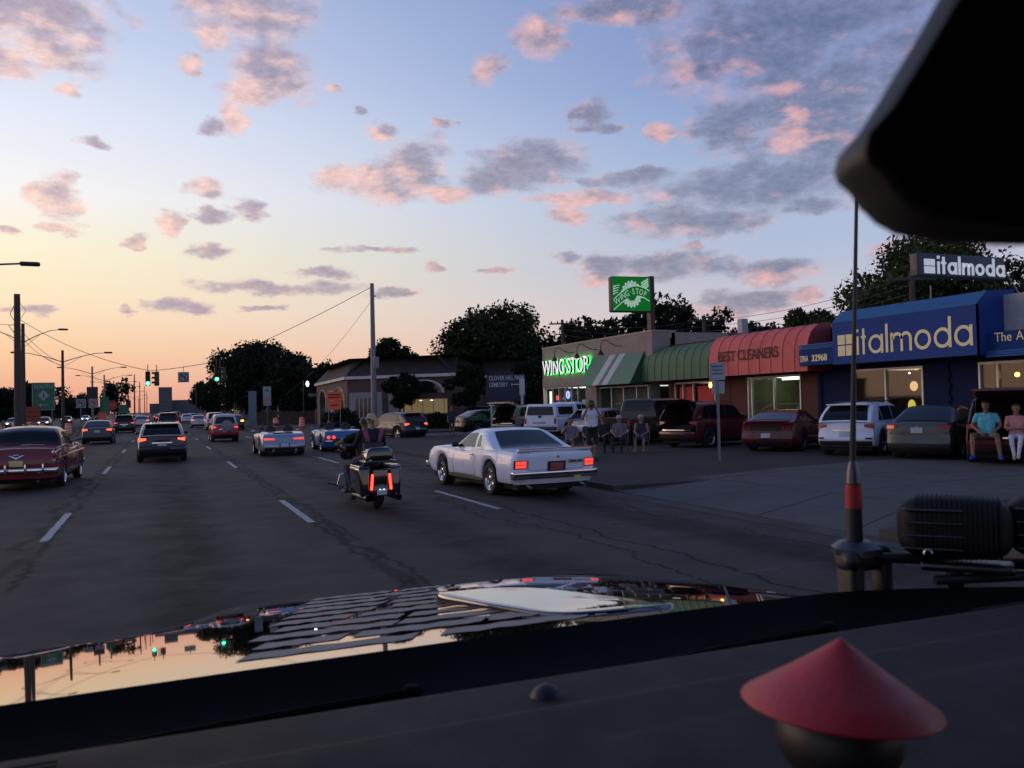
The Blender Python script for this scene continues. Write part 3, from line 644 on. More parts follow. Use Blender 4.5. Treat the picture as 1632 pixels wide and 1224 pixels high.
wall(it, WX, WX+.3, 25.4, 27.28, .1, 3.2, BLUEW); wall(it, WX, WX+.3, 19.95, 22.1, .1, 3.2, BLUEW); wall(it, WX+.02, WX+.3, 22.1, 25.4, 2.95, 3.2, BLUEW, 'lintel'); wall(it, WX, WX+.3, 8, 14.6, .1, 3.9, BLUEW); wall(it, WX+.02, WX+.3, 14.6, 19.95, 2.95, 3.9, BLUEW, 'lintel')
[wall(it, WX-.07, WX, yq, yq+.2, .12+.2*k, .12+.2*k+.17, BLUEW, 'quoin_brick') for k in range(15) for yq in (21.0+.05*(k % 2), 27.05)]
wall(it, WX+.25, 34, 8, 26.3, 4.5, 4.66, TAN, 'roof')
ROOMB = mat('interior_tan', (.085, .062, .045), .9, var=.3, vs=1.5)
shopfront(it, 22.15, 25.35, .35, 2.9, [23.8], ROOMB, (1, .8, .55), .8, 2.2)
shopfront(it, 14.6, 19.9, .35, 2.9, [17.2, 19.25], ROOMB, (1, .75, .45), .9, 2.2)
for y, z, r, c_, s_ in ((23.0, 2.25, (.13, .14, .18), (1, .62, .28), 1.0), (23.12, 1.55, (.13, .13, .22), (1, .80, .10), .8)):
    lp = MB().ball((WX+.5, y, z), r, 14).build('pendant_lamp', emis('pendant_%d' % int(z*10), c_, s_), it)
    MB().tube([(WX+.5, y, z+r[2]), (WX+.5, y, 2.9)], .01, 5).build('cord', M_['wire'], lp)
MB().ball((WX+.3, 23.0, 2.72), .03, 8).build('spot_lamp', emis('spot_lit', (1, .9, .8), 8), it)
MB().ball((WX+.4, 18.9, 2.5), .08, 8).build('chandelier', emis('amber_lamp', (1, .45, .1), 6), it)
finish(it, k0)
# roof sign
k0 = len(ALLOBJ)
rs = empty('roof_sign', (26.3, 21.3, 4.66), 0, 'dark blue roof sign box with white italmoda letters on steel struts', 'sign')
RSM = frame_dir((27.1, 24.5, 6.5), 0)
RSB = mat('sign_box_blue', (.012, .022, .05), .5)
o = MB().rbox((2.45, .48, -.22), (4.75, .92, .42), .06).build('sign_box', RSB, rs); 
o.matrix_basis = RSM
geo_word(rs, 0, 0, 0, .36, .088, emis('roof_letter', (.8, .88, 1), .30, (.6, .62, .66)), .03, RSM @ Matrix.Translation((.36, .14, .0)) @ Matrix.Diagonal((1.37, 1.34, 1, 1)))
for a, b_ in (((31.0, 24.7, 6.1), (31.0, 24.7, 4.6)), ((30.9, 24.7, 6.1), (29.9, 24.2, 4.6)), ((31.9, 24.7, 7.2), (33.2, 24.0, 4.6)), ((28.0, 24.7, 6.2), (28.0, 24.7, 4.6))):
    MB().tube([a, b_], .035, 6).build('strut', M_['steel'], rs)
finish(rs, k0)
# roof vent behind the cleaners and a box on the roof edge
tag(MB().rbox((31.6, 41.1, 5.9), (.45, .45, 1.4), .04).build('roof_vent', mat('vent_grey', (.33, .35, .37), .6)), 'grey square vent stack above the red awning roof', 'vent')

# pole sign ---------------------------------------------------------
k0 = len(ALLOBJ)
PX = 20.45
ps = empty('pole_sign', (25.6, 41.5, .12), 0, 'green lit WING STOP box sign on a tall brown post', 'sign')
BRN = mat('sign_brown', (.045, .022, .018), .6)
MB().rbox((1.13, .906, -.26), (2.36, 1.97, .50), .08, frame_dir((23.13, 41.34, 6.95), R_(8))).build('sign_box', BRN, ps)
MB().box(25.50, 25.78, 41.28, 41.68, .1, 8.92).build('post', BRN, ps, smooth=0)
PSG = mat('sign_green_face', (.006, .10, .015), .75, emit=(.008, .30, .03), es=.30, var=.05, spec=.15); PSW = mat('sign_white_face', (.35, .45, .38), .75, emit=(.62, .86, .70), es=.42, var=.05, spec=.15)
SM = frame_dir((23.13, 41.34, 6.95), R_(8)) @ Matrix.Diagonal((.651, 1.223, 1, 1))      # local x 0..3.4, y 0..1.5
o = MB().box(-.02, 3.42, -.02, 1.50, -.012, .014).build('sign_face', PSG, ps, smooth=0); o.matrix_basis = SM
SM2 = SM
def sput(b, name, m, dz=0):
    o = b.build(name, m, ps, smooth=0); o.matrix_basis = SM2 @ Matrix.Translation((0, 0, .016+dz)) @ Matrix.Diagonal((3.42/3.3, 1.0, 1, 1)); return o
gx, gy, gr = 1.66, .74, .60
def gear(r0, r1, n):
    pts = []
    for k in range(n):
        for f_, r in ((0, r0), (.18, r1), (.5, r1), (.68, r0)): a = 2*math.pi*(k+f_)/n; pts.append((gx+r*1.5*math.cos(a)*.98, gy+r*math.sin(a)))
    return pts
sput(MB().prism(gear(.55, .62, 18), 0, .004), 'gear', PSW)
cir = lambda r: [(gx+r*1.47*math.cos(2*math.pi*k/40), gy+r*math.sin(2*math.pi*k/40)) for k in range(40)]
sput(MB().prism(cir(.50), .004, .006), 'gear_line', PSG, .001); sput(MB().prism(cir(.485), .006, .008), 'gear_disc', PSW, .002); sput(MB().prism(cir(.31), .008, .010), 'gear_hub', PSG, .003)
arc = lambda u: .30+.62*math.sin(math.pi*(u*.78+.0))-.0
def swoosh(lo, hi, name, m, dz):
    b = MB(); n = 24
    for k in range(n):
        u0, u1 = k/n, (k+1)/n
        q = [(.08+3.14*u0, arc(u0)+lo), (.08+3.14*u1, arc(u1)+lo), (.08+3.14*u1, arc(u1)+hi), (.08+3.14*u0, arc(u0)+hi)]
        b.add([(x, y, 0) for x, y in q], [(0, 1, 2, 3)])
    sput(b, name, m, dz)
swoosh(-.30, .22, 'banner_edge', PSW, .012); swoosh(-.25, .17, 'banner', PSG, .014)
wt_ = 'WING·STOP'
wpos = [.13, .235, .305, .41, .495, .575, .675, .78, .885]
for ch, u in zip(wt_, wpos):
    me = text_mesh(ch, size=.37, ext=.002, sx=1.22, bold=.0, align='CENTER'); sl = math.atan((arc(u+.02)-arc(u-.02))/(.04*3.14)); me.materials.append(PSW)
    mesh_obj('sign_letter', me, ps, SM2 @ Matrix.Translation((.08+3.14*u, arc(u)-.18, .048)) @ Matrix.Rotation(sl, 4, 'Z'))
for side in (-1, 1):
    for k in range(4):
        x0 = .06 if side < 0 else 2.52+.03*k; ln = (.50-.05*k) if side < 0 else .62-.02*k
        yb = (1.10-.11*k) if side < 0 else (1.27-.10*k)
        b = MB(); b.add([(x0, yb-.08, 0), (x0+ln, yb+(.10 if side < 0 else .16)-.04, 0), (x0+ln+(.08 if side < 0 else 0), yb+(.02 if side < 0 else .20), 0), (x0, yb, 0)], [(0, 1, 2, 3)]); sput(b, 'wing_feather', PSW, .001)
for body, rad, a0, up in (('THE WING', .375, 150, 1), ('EXPERTS', .375, -140, -1)):
    n = len(body)
    for i, ch in enumerate(body):
        if ch == ' ': continue
        a = a0-(i+.5)*(120/n)*1.0 if up > 0 else a0+(i+.5)*(100/n)
        me = text_mesh(ch, size=.13, ext=.001, align='CENTER'); me.materials.append(PSG)
        ar = R_(a); mesh_obj('small_letter', me, ps, SM2 @ Matrix.Translation((gx+rad*1.47*math.cos(ar)*1.03+.05, gy+rad*math.sin(ar)+(0 if up > 0 else -.04), .030)) @ Matrix.Rotation(ar-math.pi/2 if up > 0 else ar+math.pi/2, 4, 'Z'))
finish(ps, k0)

# ---------------------------------------------------------------- brick plaza building across the side street
k0 = len(ALLOBJ)
pb = empty('plaza_building', (20, 74, 0), 0, 'low brick building with brown mansard roof, white cornice and arched windows', 'building')
PBR = mat('plaza_brick', (.10, .055, .05), .9, var=.2, vs=2, bump=.3, bs=10); PROOF = mat('mansard_shingle', (.032, .026, .028), .9, var=.3, vs=1.2, bump=.5, bs=8)
TRIM = mat('cream_trim', (.58, .52, .48), .8); PANEL = mat('stucco_panel', (.27, .25, .255), .9, var=.1)
P0, P1, P2 = np.array([16.0, 95.0]), np.array([15.1, 74.1]), np.array([22.5, 67.5])
P2b = P2+np.array([4.0, 4.4]); P3 = np.array([26.5, 76.0]); P4 = np.array([36.5, 69.5]); PB = np.array([46., 96.])
out_pts = [P0, P1, P2, np.array([25.2, 70.3]), np.array([27.3, 73.2]), P4, PB]
EZ = 4.55
def face(par, A, B, z0, z1, m, nm, off=0, off_top=None, t=.12):
    A, B = np.array(A, float), np.array(B, float); d = (B-A)/np.linalg.norm(B-A); n_ = np.array([d[1], -d[0]])
    if n_ @ (-(A+B)/2) < 0: n_ = -n_
    ot = off if off_top is None else off_top
    a, b_ = A+n_*off, B+n_*off; c, d_ = B+n_*ot, A+n_*ot
    i = n_*-t
    vs = [(*a, z0), (*b_, z0), (*c, z1), (*d_, z1), (*(a+i), z0), (*(b_+i), z0), (*(c+i), z1), (*(d_+i), z1)]
    return MB().add(vs, [(0, 1, 2, 3), (4, 7, 6, 5), (0, 4, 5, 1), (3, 2, 6, 7), (0, 3, 7, 4), (1, 5, 6, 2)]).build(nm, m, par, smooth=0)
def lerp(A, B, t): return A+(B-A)*t
for A, B in zip(out_pts[:-1], out_pts[1:]):
    face(pb, A, B, 0, EZ-.2, PBR, 'wall', t=.3); face(pb, A, B, EZ-.2, EZ+.05, TRIM, 'cornice', .25, t=.5); face(pb, A, B, EZ+.05, 6.2, PROOF, 'roof_slope', .2, -1.4, t=.15)
b = MB(); b.add([(*(p*.985+np.array([.4, .9])), 6.15) for p in out_pts], [tuple(range(len(out_pts)))]); b.build('roof', PROOF, pb, smooth=0)
def on(A, B, t0, t1, z0, z1, m, nm, off=.03, t=.05): return face(pb, lerp(A, B, t0), lerp(A, B, t1), z0, z1, m, nm, off, t=t)
DKW = mat('dark_window', (.012, .012, .014), .15, coat=.5); WARMW = emis('warm_window', (1, .72, .28), .13, (.1, .08, .04))
on(P1, P2, .02, .34, 0, 3.2, PANEL, 'stucco_panel', .03); on(P1, P2, .40, .50, 0, 3.2, PANEL, 'stucco_panel', .03)
on(P1, P2, .07, .28, 1.1, 2.7, DKW, 'window', .06); 
for k in range(5): on(P1, P2, .075+.042*k, .08+.042*k, 1.1, 2.7, TRIM, 'window_bar', .08, .02)
on(P1, P2, .36, .40, 0, 2.6, mat('door_brown', (.04, .018, .015), .7), 'door', .05)
def arch(A, B, t0, t1, zb, zs, rise, nm='arch_trim', w=.028, infill=True):
    """pointed-round arch: trim ring and dark infill, on the wall line A-B"""
    A, B = np.array(A, float), np.array(B, float); Ln = np.linalg.norm(B-A); d = (B-A)/Ln; n_ = np.array([d[1], -d[0]])
    if n_ @ (-(A+B)/2) < 0: n_ = -n_
    h = (t1-t0)*Ln/2; cx_ = (t0+t1)/2*Ln
    def pt(u, z, off): q = A+d*u+n_*off; return (q[0], q[1], z)
    def outline(s): return [(cx_-h*s, zb)]+[(cx_-h*s*math.cos(math.pi*k/16), zs+rise*s*math.sin(math.pi*k/16)) for k in range(17)]+[(cx_+h*s, zb)]
    o1, o2 = outline(1), outline(1-w*4/h if h > .5 else .85); b = MB(); n = len(o1)
    for k in range(n-1):
        q = [o1[k], o1[k+1], o2[k+1], o2[k]]; vs = [pt(u, z, .12) for u, z in q]+[pt(u, z, .02) for u, z in q]
        b.add(vs, [(0, 1, 2, 3), (4, 7, 6, 5), (0, 4, 5, 1), (2, 6, 7, 3)])
    b.build(nm, TRIM, pb, smooth=0)
    if infill: MB().add([pt(u, z, .06) for u, z in o2], [tuple(range(n))]).build('arch_opening', DKW, pb, smooth=0)
arch(P1, P2, .55, .93, 3.0, 3.0, 1.15, w=.05)
on(P1, P2, .54, .94, 0, 3.0, PBR, 'awning_back', .03)
on(P1, P2, .52, .95, 1.3, 2.5, WARMW, 'lit_window', .07)
for k in range(5): on(P1, P2, .52+.1*k, .53+.1*k, 1.3, 2.5, TRIM, 'window_bar', .10, .02)
for k in range(3): on(P1, P2, .60+.10*k, .63+.10*k, 2.36, 2.42, emis('ceiling_spot', (1, .9, .65), 3), 'lamp', .09, .02)
arch(P0, P1, .12, .38, .2, 2.6, 1.2); arch(P0, P1, .62, .94, .2, 2.6, 1.2)
on(P0, P1, .42, .60, 0, 3.6, PANEL, 'stucco_panel', .04)
on(out_pts[4], P4, .05, .42, 1.0, 2.3, WARMW, 'lit_window', .07); on(out_pts[4], P4, .72, .84, 1.6, 2.4, emis('bright_window', (1, .85, .5), .5), 'lit_window', .08)
for k in range(5): on(out_pts[4], P4, .05+.09*k, .058+.09*k, 1.0, 2.3, TRIM, 'window_bar', .10, .02)
on(out_pts[4], P4, .46, .70, 0, 2.9, DKW, 'entrance', .06)
finish(pb, k0)

# ================================================================ VEHICLES
def interp(pts, y):
    return float(np.interp(y, [p[0] for p in pts], [p[1] for p in pts]))
def smooth_prof(pts, step=.05, k=1):
    xs = np.arange(pts[0][0], pts[-1][0]+step*.5, step); ys = np.interp(xs, [p[0] for p in pts], [p[1] for p in pts])
    for _ in range(k):
        y2 = ys.copy(); y2[1:-1] = ys[:-2]*.25+ys[1:-1]*.5+ys[2:]*.25; ys = y2
    return list(zip(xs, ys))
class Car:
    def __init__(s, name, label, cat, pos, head, L, Wd, H, wb, rearoh, r, deck, roof, paintm, z=0, group=None, sill=.26, tumble=.14, bow=.10, rprof=None, fprof=None,
                 rearw=.90, frontw=.86, roofm=None, body2=None, tyw=.22, rim='alloy', spokes=5, inset=.0, openrear=None, glassm=None, archgap=.06, crown=.025, mid=None, beltw=.95):
        s.root = empty(name, (pos[0], pos[1], z), -R_(head), label, cat, group)
        s.L, s.W, s.H = L, Wd, H; s.deck = smooth_prof(deck, .05, 2); s.roofp = roof and smooth_prof(roof, .04, 1); s.roof_raw = roof
        s.sill = sill; s.bow = bow; s.rprof = rprof or [(0, .06), (.15, 0), (.35, .0), (.5, .04), (.9, .05), (1, .08)]; s.fprof = fprof or s.rprof
        s.ya = -L/2+rearoh; s.yf = s.ya+wb; s.r = r; s.paint = paintm; s.rearw, s.frontw = rearw, frontw; s.crown = crown; s.openrear = openrear
        s.tumble = tumble; s.beltw = beltw; G = s.glass = glassm or M_['glass']
        s.hips = mid
        # stations
        ys = set(np.round(np.arange(-L/2, L/2, .09), 3)) | {L/2}
        Ra = r+archgap
        for yc in (s.ya, s.yf):
            for k in range(0, 13): ys.add(round(yc-Ra*math.cos(math.pi*k/12), 4))
            ys |= {round(yc-Ra-.004, 4), round(yc+Ra+.004, 4)}
        for d in (.03, .07, .12, .2): ys |= {round(-L/2+d, 4), round(L/2-d, 4)}
        ys = sorted(ys); s.ys = ys
        T = [0, .06, .2, .36, .5, .66, .8, .92, 1.0, 1.0, 1.0]; XF = [.95, .975, .99, 1.0, 1.0, .985, .97, beltw, beltw-.055, .5, 0]
        s.T, s.XF = T, XF; verts = []; nr = len(T)*2-1
        for y in ys:
            zt = s.zdeck(y); zb = sill; zb += .10*max(0, 1-(y+L/2)/.5)*0+.06*max(0, 1-(L/2-y)/.6)
            for yc in (s.ya, s.yf):
                if abs(y-yc) < Ra: zb = max(zb, r+math.sqrt(max(0, Ra*Ra-(y-yc)**2)))
            w = s.halfw(y); ring = []
            for t, xf in zip(T, XF):
                tt = sill+t*(zt-sill); zz = max(zb, tt) if t < .9 else tt
                if zb > sill+.02: zz = zb+t*(zt-zb)
                c = crown*(1-(xf/beltw)**2) if t == 1.0 else 0
                ring.append((xf*w, zz+c, t))
            full = [(x, z_, t) for x, z_, t in ring]+[(-x, z_, t) for x, z_, t in ring[-2::-1]]
            for x, z_, t in full: verts.append((x, y+s.endoff(x, t, y), z_))
        b = MB(); fs = []
        for i in range(len(ys)-1):
            for j in range(nr-1):
                if openrear and ys[i+1] < -L/2+1.5 and 8 <= j <= nr-10: continue
                fs.append((i*nr+j, (i+1)*nr+j, (i+1)*nr+j+1, i*nr+j+1))
        # caps
        b.add(verts, fs)
        for end in (0, len(ys)-1):
            if end == 0 and openrear: tmax = openrear
            else: tmax = 1.01
            rows = []
            nmid = len(T)
            y = ys[end]; MM = 12
            vs = []; k = 0
            for j in range(nmid-3+1):
                x, yy, z_ = verts[end*nr+j]
                if T[j] > tmax: break
                for m_ in range(MM+1):
                    u = -1+2*m_/MM; xx = u*x; zc = z_+(crown*(1-u*u) if T[j] == 1 else 0)
                    vs.append((xx, y+s.endoff(xx, T[j], y), zc))
                k += 1
            cf = [(j*(MM+1)+m_, j*(MM+1)+m_+1, (j+1)*(MM+1)+m_+1, (j+1)*(MM+1)+m_) for j in range(k-1) for m_ in range(MM)]
            b.add(vs, cf)
        s.body = b.build('body', paintm, s.root, smooth=35)
        sol = MB(); sol.box(-Wd/2+.17, Wd/2-.17, -L/2+.22, L/2-.22, .17, .62)
        for yc in (s.ya, s.yf): sol.box(-Wd/2+.06, Wd/2-.06, yc-Ra-.02, yc+Ra+.02, r+Ra*.5, r+Ra+.03)
        sol.build('underbody', M_['under'], s.root, smooth=0)
        for xs_ in (-1, 1):
            for yc in (s.ya, s.yf):
                s.wheel(xs_*(Wd/2-tyw/2-.01-inset), yc, r, tyw, xs_, rim, spokes)
        if roof: s.greenhouse(roofm or paintm)
    def zdeck(s, y): return interp(s.deck, y)
    def halfw(s, y):
        L = s.L
        k = np.interp(y, [-L/2, -L/2+.05, -L/2+.18, -L/2+.6, -L/2+1.2, 0, L/2-1.1, L/2-.5, L/2-.15, L/2], [s.rearw, s.rearw+.025, s.rearw+.055 if s.rearw < .93 else .985, .985, 1, .99, .99, .965, (s.frontw+.05), s.frontw])
        if s.hips: k *= interp(s.hips, y)
        return s.W/2*k
    def endoff(s, x, t, y):
        L = s.L; w = s.W/2; o = 0
        d = y+L/2
        if d < .35: o += (interp(s.rprof, t)+s.bow*min(1, abs(x)/w)**3)*(1-d/.35)
        d = L/2-y
        if d < .35: o -= (interp(s.fprof, t)+s.bow*1.3*min(1, abs(x)/w)**2.5)*(1-d/.35)
        return o
    def rear(s, x, z, off=.012):
        zt = s.zdeck(-s.L/2); t = max(0, min(1, (z-s.sill)/(zt-s.sill)))
        return (x, -s.L/2+s.endoff(x, t, -s.L/2)-off, z)
    def front(s, x, z, off=.012):
        zt = s.zdeck(s.L/2); t = max(0, min(1, (z-s.sill)/(zt-s.sill)))
        return (x, s.L/2+s.endoff(x, t, s.L/2)+off, z)
    def rpatch(s, name, x0, x1, z0, z1, m, off=.014, dx=0, n=6, parent=None, th=.03, front=False, z0b=None, z1b=None, smooth=40):
        """plate that follows the tail (or nose); dx leans the sides; z*b = heights at x1"""
        F = s.front if front else s.rear; b = MB(); sg = -1 if front else 1
        z0b = z0 if z0b is None else z0b; z1b = z1 if z1b is None else z1b
        def P(u, v, o):
            x = x0+(x1-x0)*u+dx*v; z = (z0+(z0b-z0)*u)*(1-v)+(z1+(z1b-z1)*u)*v; return F(x, z, o)
        b.grid(lambda u, v: P(u, v, off), n, 2)
        rim = [(i/n, 0) for i in range(n)]+[(1, 0), (1, .5)]+[(1-i/n, 1) for i in range(n)]+[(0, 1), (0, .5)]
        vs = [P(u, v, off) for u, v in rim]+[P(u, v, off-th) for u, v in rim]; k = len(rim)
        b.add(vs, [(i, (i+1) % k, k+(i+1) % k, k+i) for i in range(k)])
        return b.build(name, m, parent or s.root, smooth=smooth)
    def wheel(s, x, y, r, w, side, rim, spokes):
        M = Matrix.Translation((x, y, r)) @ Matrix.Rotation(R_(90)*side, 4, 'Y'); h = w/2; ri = r*.66
        key = (round(r, 3), round(w, 3), rim, spokes)
        if key not in WH:
            t = MB().lathe([(ri, -h*.8), (ri+.02, -h), (r*.93, -h), (r*.985, -h*.8), (r, -h*.5), (r, h*.5), (r*.985, h*.8), (r*.93, h), (ri+.02, h), (ri, h*.8)], 28, None, cap=False)
            o = t.build('wheel', M_['tyre']); me1 = o.data; bpy.data.objects.remove(o); ALLOBJ.pop()
            rb = MB().lathe([(ri+.012, h*.98), (ri, h*.92), (ri-.018, h*.7), (ri-.025, 0)], 28, None, cap=False)
            rb.lathe([(0.001, h*.1), (ri-.02, h*.05)], 20, None, mi=1, cap=False)
            for k in range(spokes):
                a = 2*math.pi*k/spokes; Mr = Matrix.Rotation(a, 4, 'Z')
                rb.add([(.03, -.045, h*.82), (.03, .045, h*.82), (ri-.01, .028, h*.7), (ri-.01, -.028, h*.7), (.03, -.05, h*.4), (.03, .05, h*.4), (ri-.01, .035, h*.4), (ri-.01, -.035, h*.4)],
                       [(0, 1, 2, 3), (0, 4, 5, 1), (1, 5, 6, 2), (3, 2, 6, 7), (0, 3, 7, 4)], Mr)
            rb.lathe([(.065, h*.5), (.06, h*.86), (.03, h*.92), (.001, h*.93)], 12)
            o = rb.build('rim', [M_[rim], M_['under']]); me2 = o.data; bpy.data.objects.remove(o); ALLOBJ.pop()
            WH[key] = (me1, me2)
        me1, me2 = WH[key]
        o = mesh_obj('wheel', me1, s.root, M); mesh_obj('rim', me2, o)
    def xs(s, y, z, zb=None):
        """half width of the cabin side at height z"""
        zb = s.zdeck(y); w0 = s.halfw(y)*s.beltw-.015; k = max(0, z-zb)/(s.H-s.zdeck(0))
        return w0-s.tumble*k-.03*k*k
    def greenhouse(s, m):
        rp = s.roofp; b = MB(); T = [-.08, .3, .6, .82, .93, .985, 1, 1, 1]; nr = len(T)*2-1; vs = []
        for y, zr in rp:
            zb = s.zdeck(y); hh = max(zr-zb, .002); ring = []
            for j, t in enumerate(T):
                z = zb+t*hh; x = s.xs(y, z)
                ins = [0, 0, 0, .004, .018, .05, .12, .5, 1][j]*min(1, hh/.12) if j < 7 else None
                if j < 7: x -= ins
                elif j == 7: x *= .5
                else: x = 0
                z += s.crown*1.2*(1-(x/s.xs(y, zr))**2) if t == 1 else 0
                ring.append((x, z))
            full = ring+[(-x, z) for x, z in ring[-2::-1]]
            vs += [(x, y, z) for x, z in full]
        n = len(rp); opn = lambda i, j: s.openrear and rp[i+1][1] < s.H-.07 and rp[i][0] < 0 and 5 <= j <= nr-7
        b.add(vs, [(i*nr+j, (i+1)*nr+j, (i+1)*nr+j+1, i*nr+j+1) for i in range(n-1) for j in range(nr-1) if not opn(i, j)])
        s.cabin = b.build('cabin', m, s.root, smooth=35)
    def roofglass(s, name, ya, yb, m, off=.008, inset=.10, n=10, dirn=-1, inset2=None, crossn=8):
        """glass that lies on the sloping part of the roof line between stations ya and yb"""
        inset2 = inset if inset2 is None else inset2; pr = s.roofp
        ypts = np.linspace(ya, yb, n+1); b = MB()
        def fn(u, v):
            y = ya+(yb-ya)*v; zr = interp(pr, y); ins = inset+(inset2-inset)*v
            zz = zr; X = s.xs(y, zz)-ins*(1.0); x = (2*u-1)*X
            c = s.crown*1.2*(1-(x/s.xs(y, zr))**2)
            return (x, y+dirn*off, zr+c+off*.9)
        b.grid(fn, crossn, n)
        return b.build(name, m, s.root, smooth=60)
    def sideglass(s, name, poly, m=None, off=.006, both=True):
        for sd_ in ((-1, 1) if both else (both or 1,)):
            b = MB(); n = len(poly)
            # subdivide outline so the pane follows the tumblehome
            pts = []
            for i in range(n):
                a, c = poly[i], poly[(i+1) % n]
                for k in range(4): pts.append((a[0]+(c[0]-a[0])*k/4, a[1]+(c[1]-a[1])*k/4))
            f = lambda y, z, o: (sd_*(s.xs(y, z)+o-.01*max(0, (z-interp(s.roofp, y)+.12)/.12)), y, z)
            vs = [f(y, z, off) for y, z in pts]+[f(y, z, -.01) for y, z in pts]; k = len(pts)
            b.add(vs, [tuple(range(k))]+[(i, (i+1) % k, k+(i+1) % k, k+i) for i in range(k)])
            b.build(name, m or s.glass, s.root, smooth=30)
    def mirror(s, y, z, m=None, sc=1.0):
        for sd_ in (-1, 1):
            x = s.xs(y, z)+.10
            MB().rbox((sd_*x, y, z), (.19*sc, .10*sc, .14*sc), .045).build('door_mirror', m or s.paint, s.root)
    def handle(s, ys_, z, m=None):
        for y in ys_:
            for sd_ in (-1, 1): MB().rbox((sd_*(s.halfw(y)*.99+.012), y, z), (.03, .16, .03), .012).build('door_handle', m or M_['chrome'], s.root)
    def seam(s, pts, m=None):
        for sd_ in (-1, 1):
            b = MB()
            for (y0_, z0_), (y1_, z1_) in zip(pts[:-1], pts[1:]):
                f = lambda y, z: (sd_*(s.sidex(y, z)+.0015), y, z)
                b.tube([f(y0_+(y1_-y0_)*k/4, z0_+(z1_-z0_)*k/4) for k in range(5)], .005, 4)
            b.build('door_gap', M_['under'], s.root)
    def sidex(s, y, z):
        zt = s.zdeck(y); t = (z-s.sill)/(zt-s.sill); return s.halfw(y)*float(np.interp(t, s.T[:9], s.XF[:9]))
    def doorside(s, y0, y1, z0=.36):
        s.seam([(y0, s.zdeck(y0)-.03), (y0, z0), (y1, z0-.01), (y1, s.zdeck(y1)-.03)])
    def plate(s, z, m=None, w=.31, h=.15, x=0, front=False):
        p = s.rpatch('licence_plate', x-w/2, x+w/2, z-h/2, z+h/2, m or M_['plate'], off=.03, th=.02, front=front)
        return p
WH = {}

def hatch_panel(car, w, ln, ang, hinge, m, glass=True):
    """raised tailgate hinged at the back edge of the roof"""
    M = Matrix.Translation(hinge) @ Matrix.Rotation(R_(ang), 4, 'X')
    b = MB(); b.grid(lambda u, v: ((u-.5)*w*(1-.10*v*v), -ln*v, .05*math.sin(v*2.6)+.02*(1-(2*u-1)**2)), 8, 8).grid(lambda u, v: ((u-.5)*w*(1-.10*v*v), -ln*v, -.05+.05*math.sin(v*2.6)), 8, 8)
    n = 8
    rim = [(0, i/n) for i in range(n)]+[(i/n, 1) for i in range(n)]+[(1, 1-i/n) for i in range(n)]
    f = lambda u, v, z: ((u-.5)*w*(1-.10*v*v), -ln*v, z+.05*math.sin(v*2.6))
    vs = [f(u, v, .02*(1-(2*u-1)**2)) for u, v in rim]+[f(u, v, -.05) for u, v in rim]; k = len(rim)
    b.add(vs, [(i, i+1, k+i+1, k+i) for i in range(k-1)])
    h = b.build('tailgate', m, car.root, smooth=40); h.matrix_basis = M
    g = MB(); g.grid(lambda u, v: ((u-.5)*w*.84, -ln*(.08+.46*v), .012+.05*math.sin((.08+.46*v)*2.6)+.02*(1-((u-.5)*.84*2)**2)), 6, 4).build('tailgate_glass', car.glass, h)
    for sd_ in (-1, 1): MB().tube([(sd_*w*.42, -.35*ln, -.04), (sd_*w*.46, -.02, -.45)], .012, 6).build('gas_strut', M_['steel'], h)
    return h
def cargo_bay(car, w, z0, z1, depth, y=None):
    y = -car.L/2 if y is None else y
    b = MB(); b.add([(-w/2, y+.12, z0), (w/2, y+.12, z0), (w/2, y+depth, z0), (-w/2, y+depth, z0), (-w/2, y+.3, z1), (w/2, y+.3, z1), (w/2, y+depth, z1), (-w/2, y+depth, z1)], [(0, 1, 2, 3), (4, 5, 6, 7), (0, 3, 7, 4), (1, 2, 6, 5), (3, 2, 6, 7)])
    b.build('cargo_bay', mat('cargo_trim', (.02, .018, .018), .9), car.root, smooth=0)

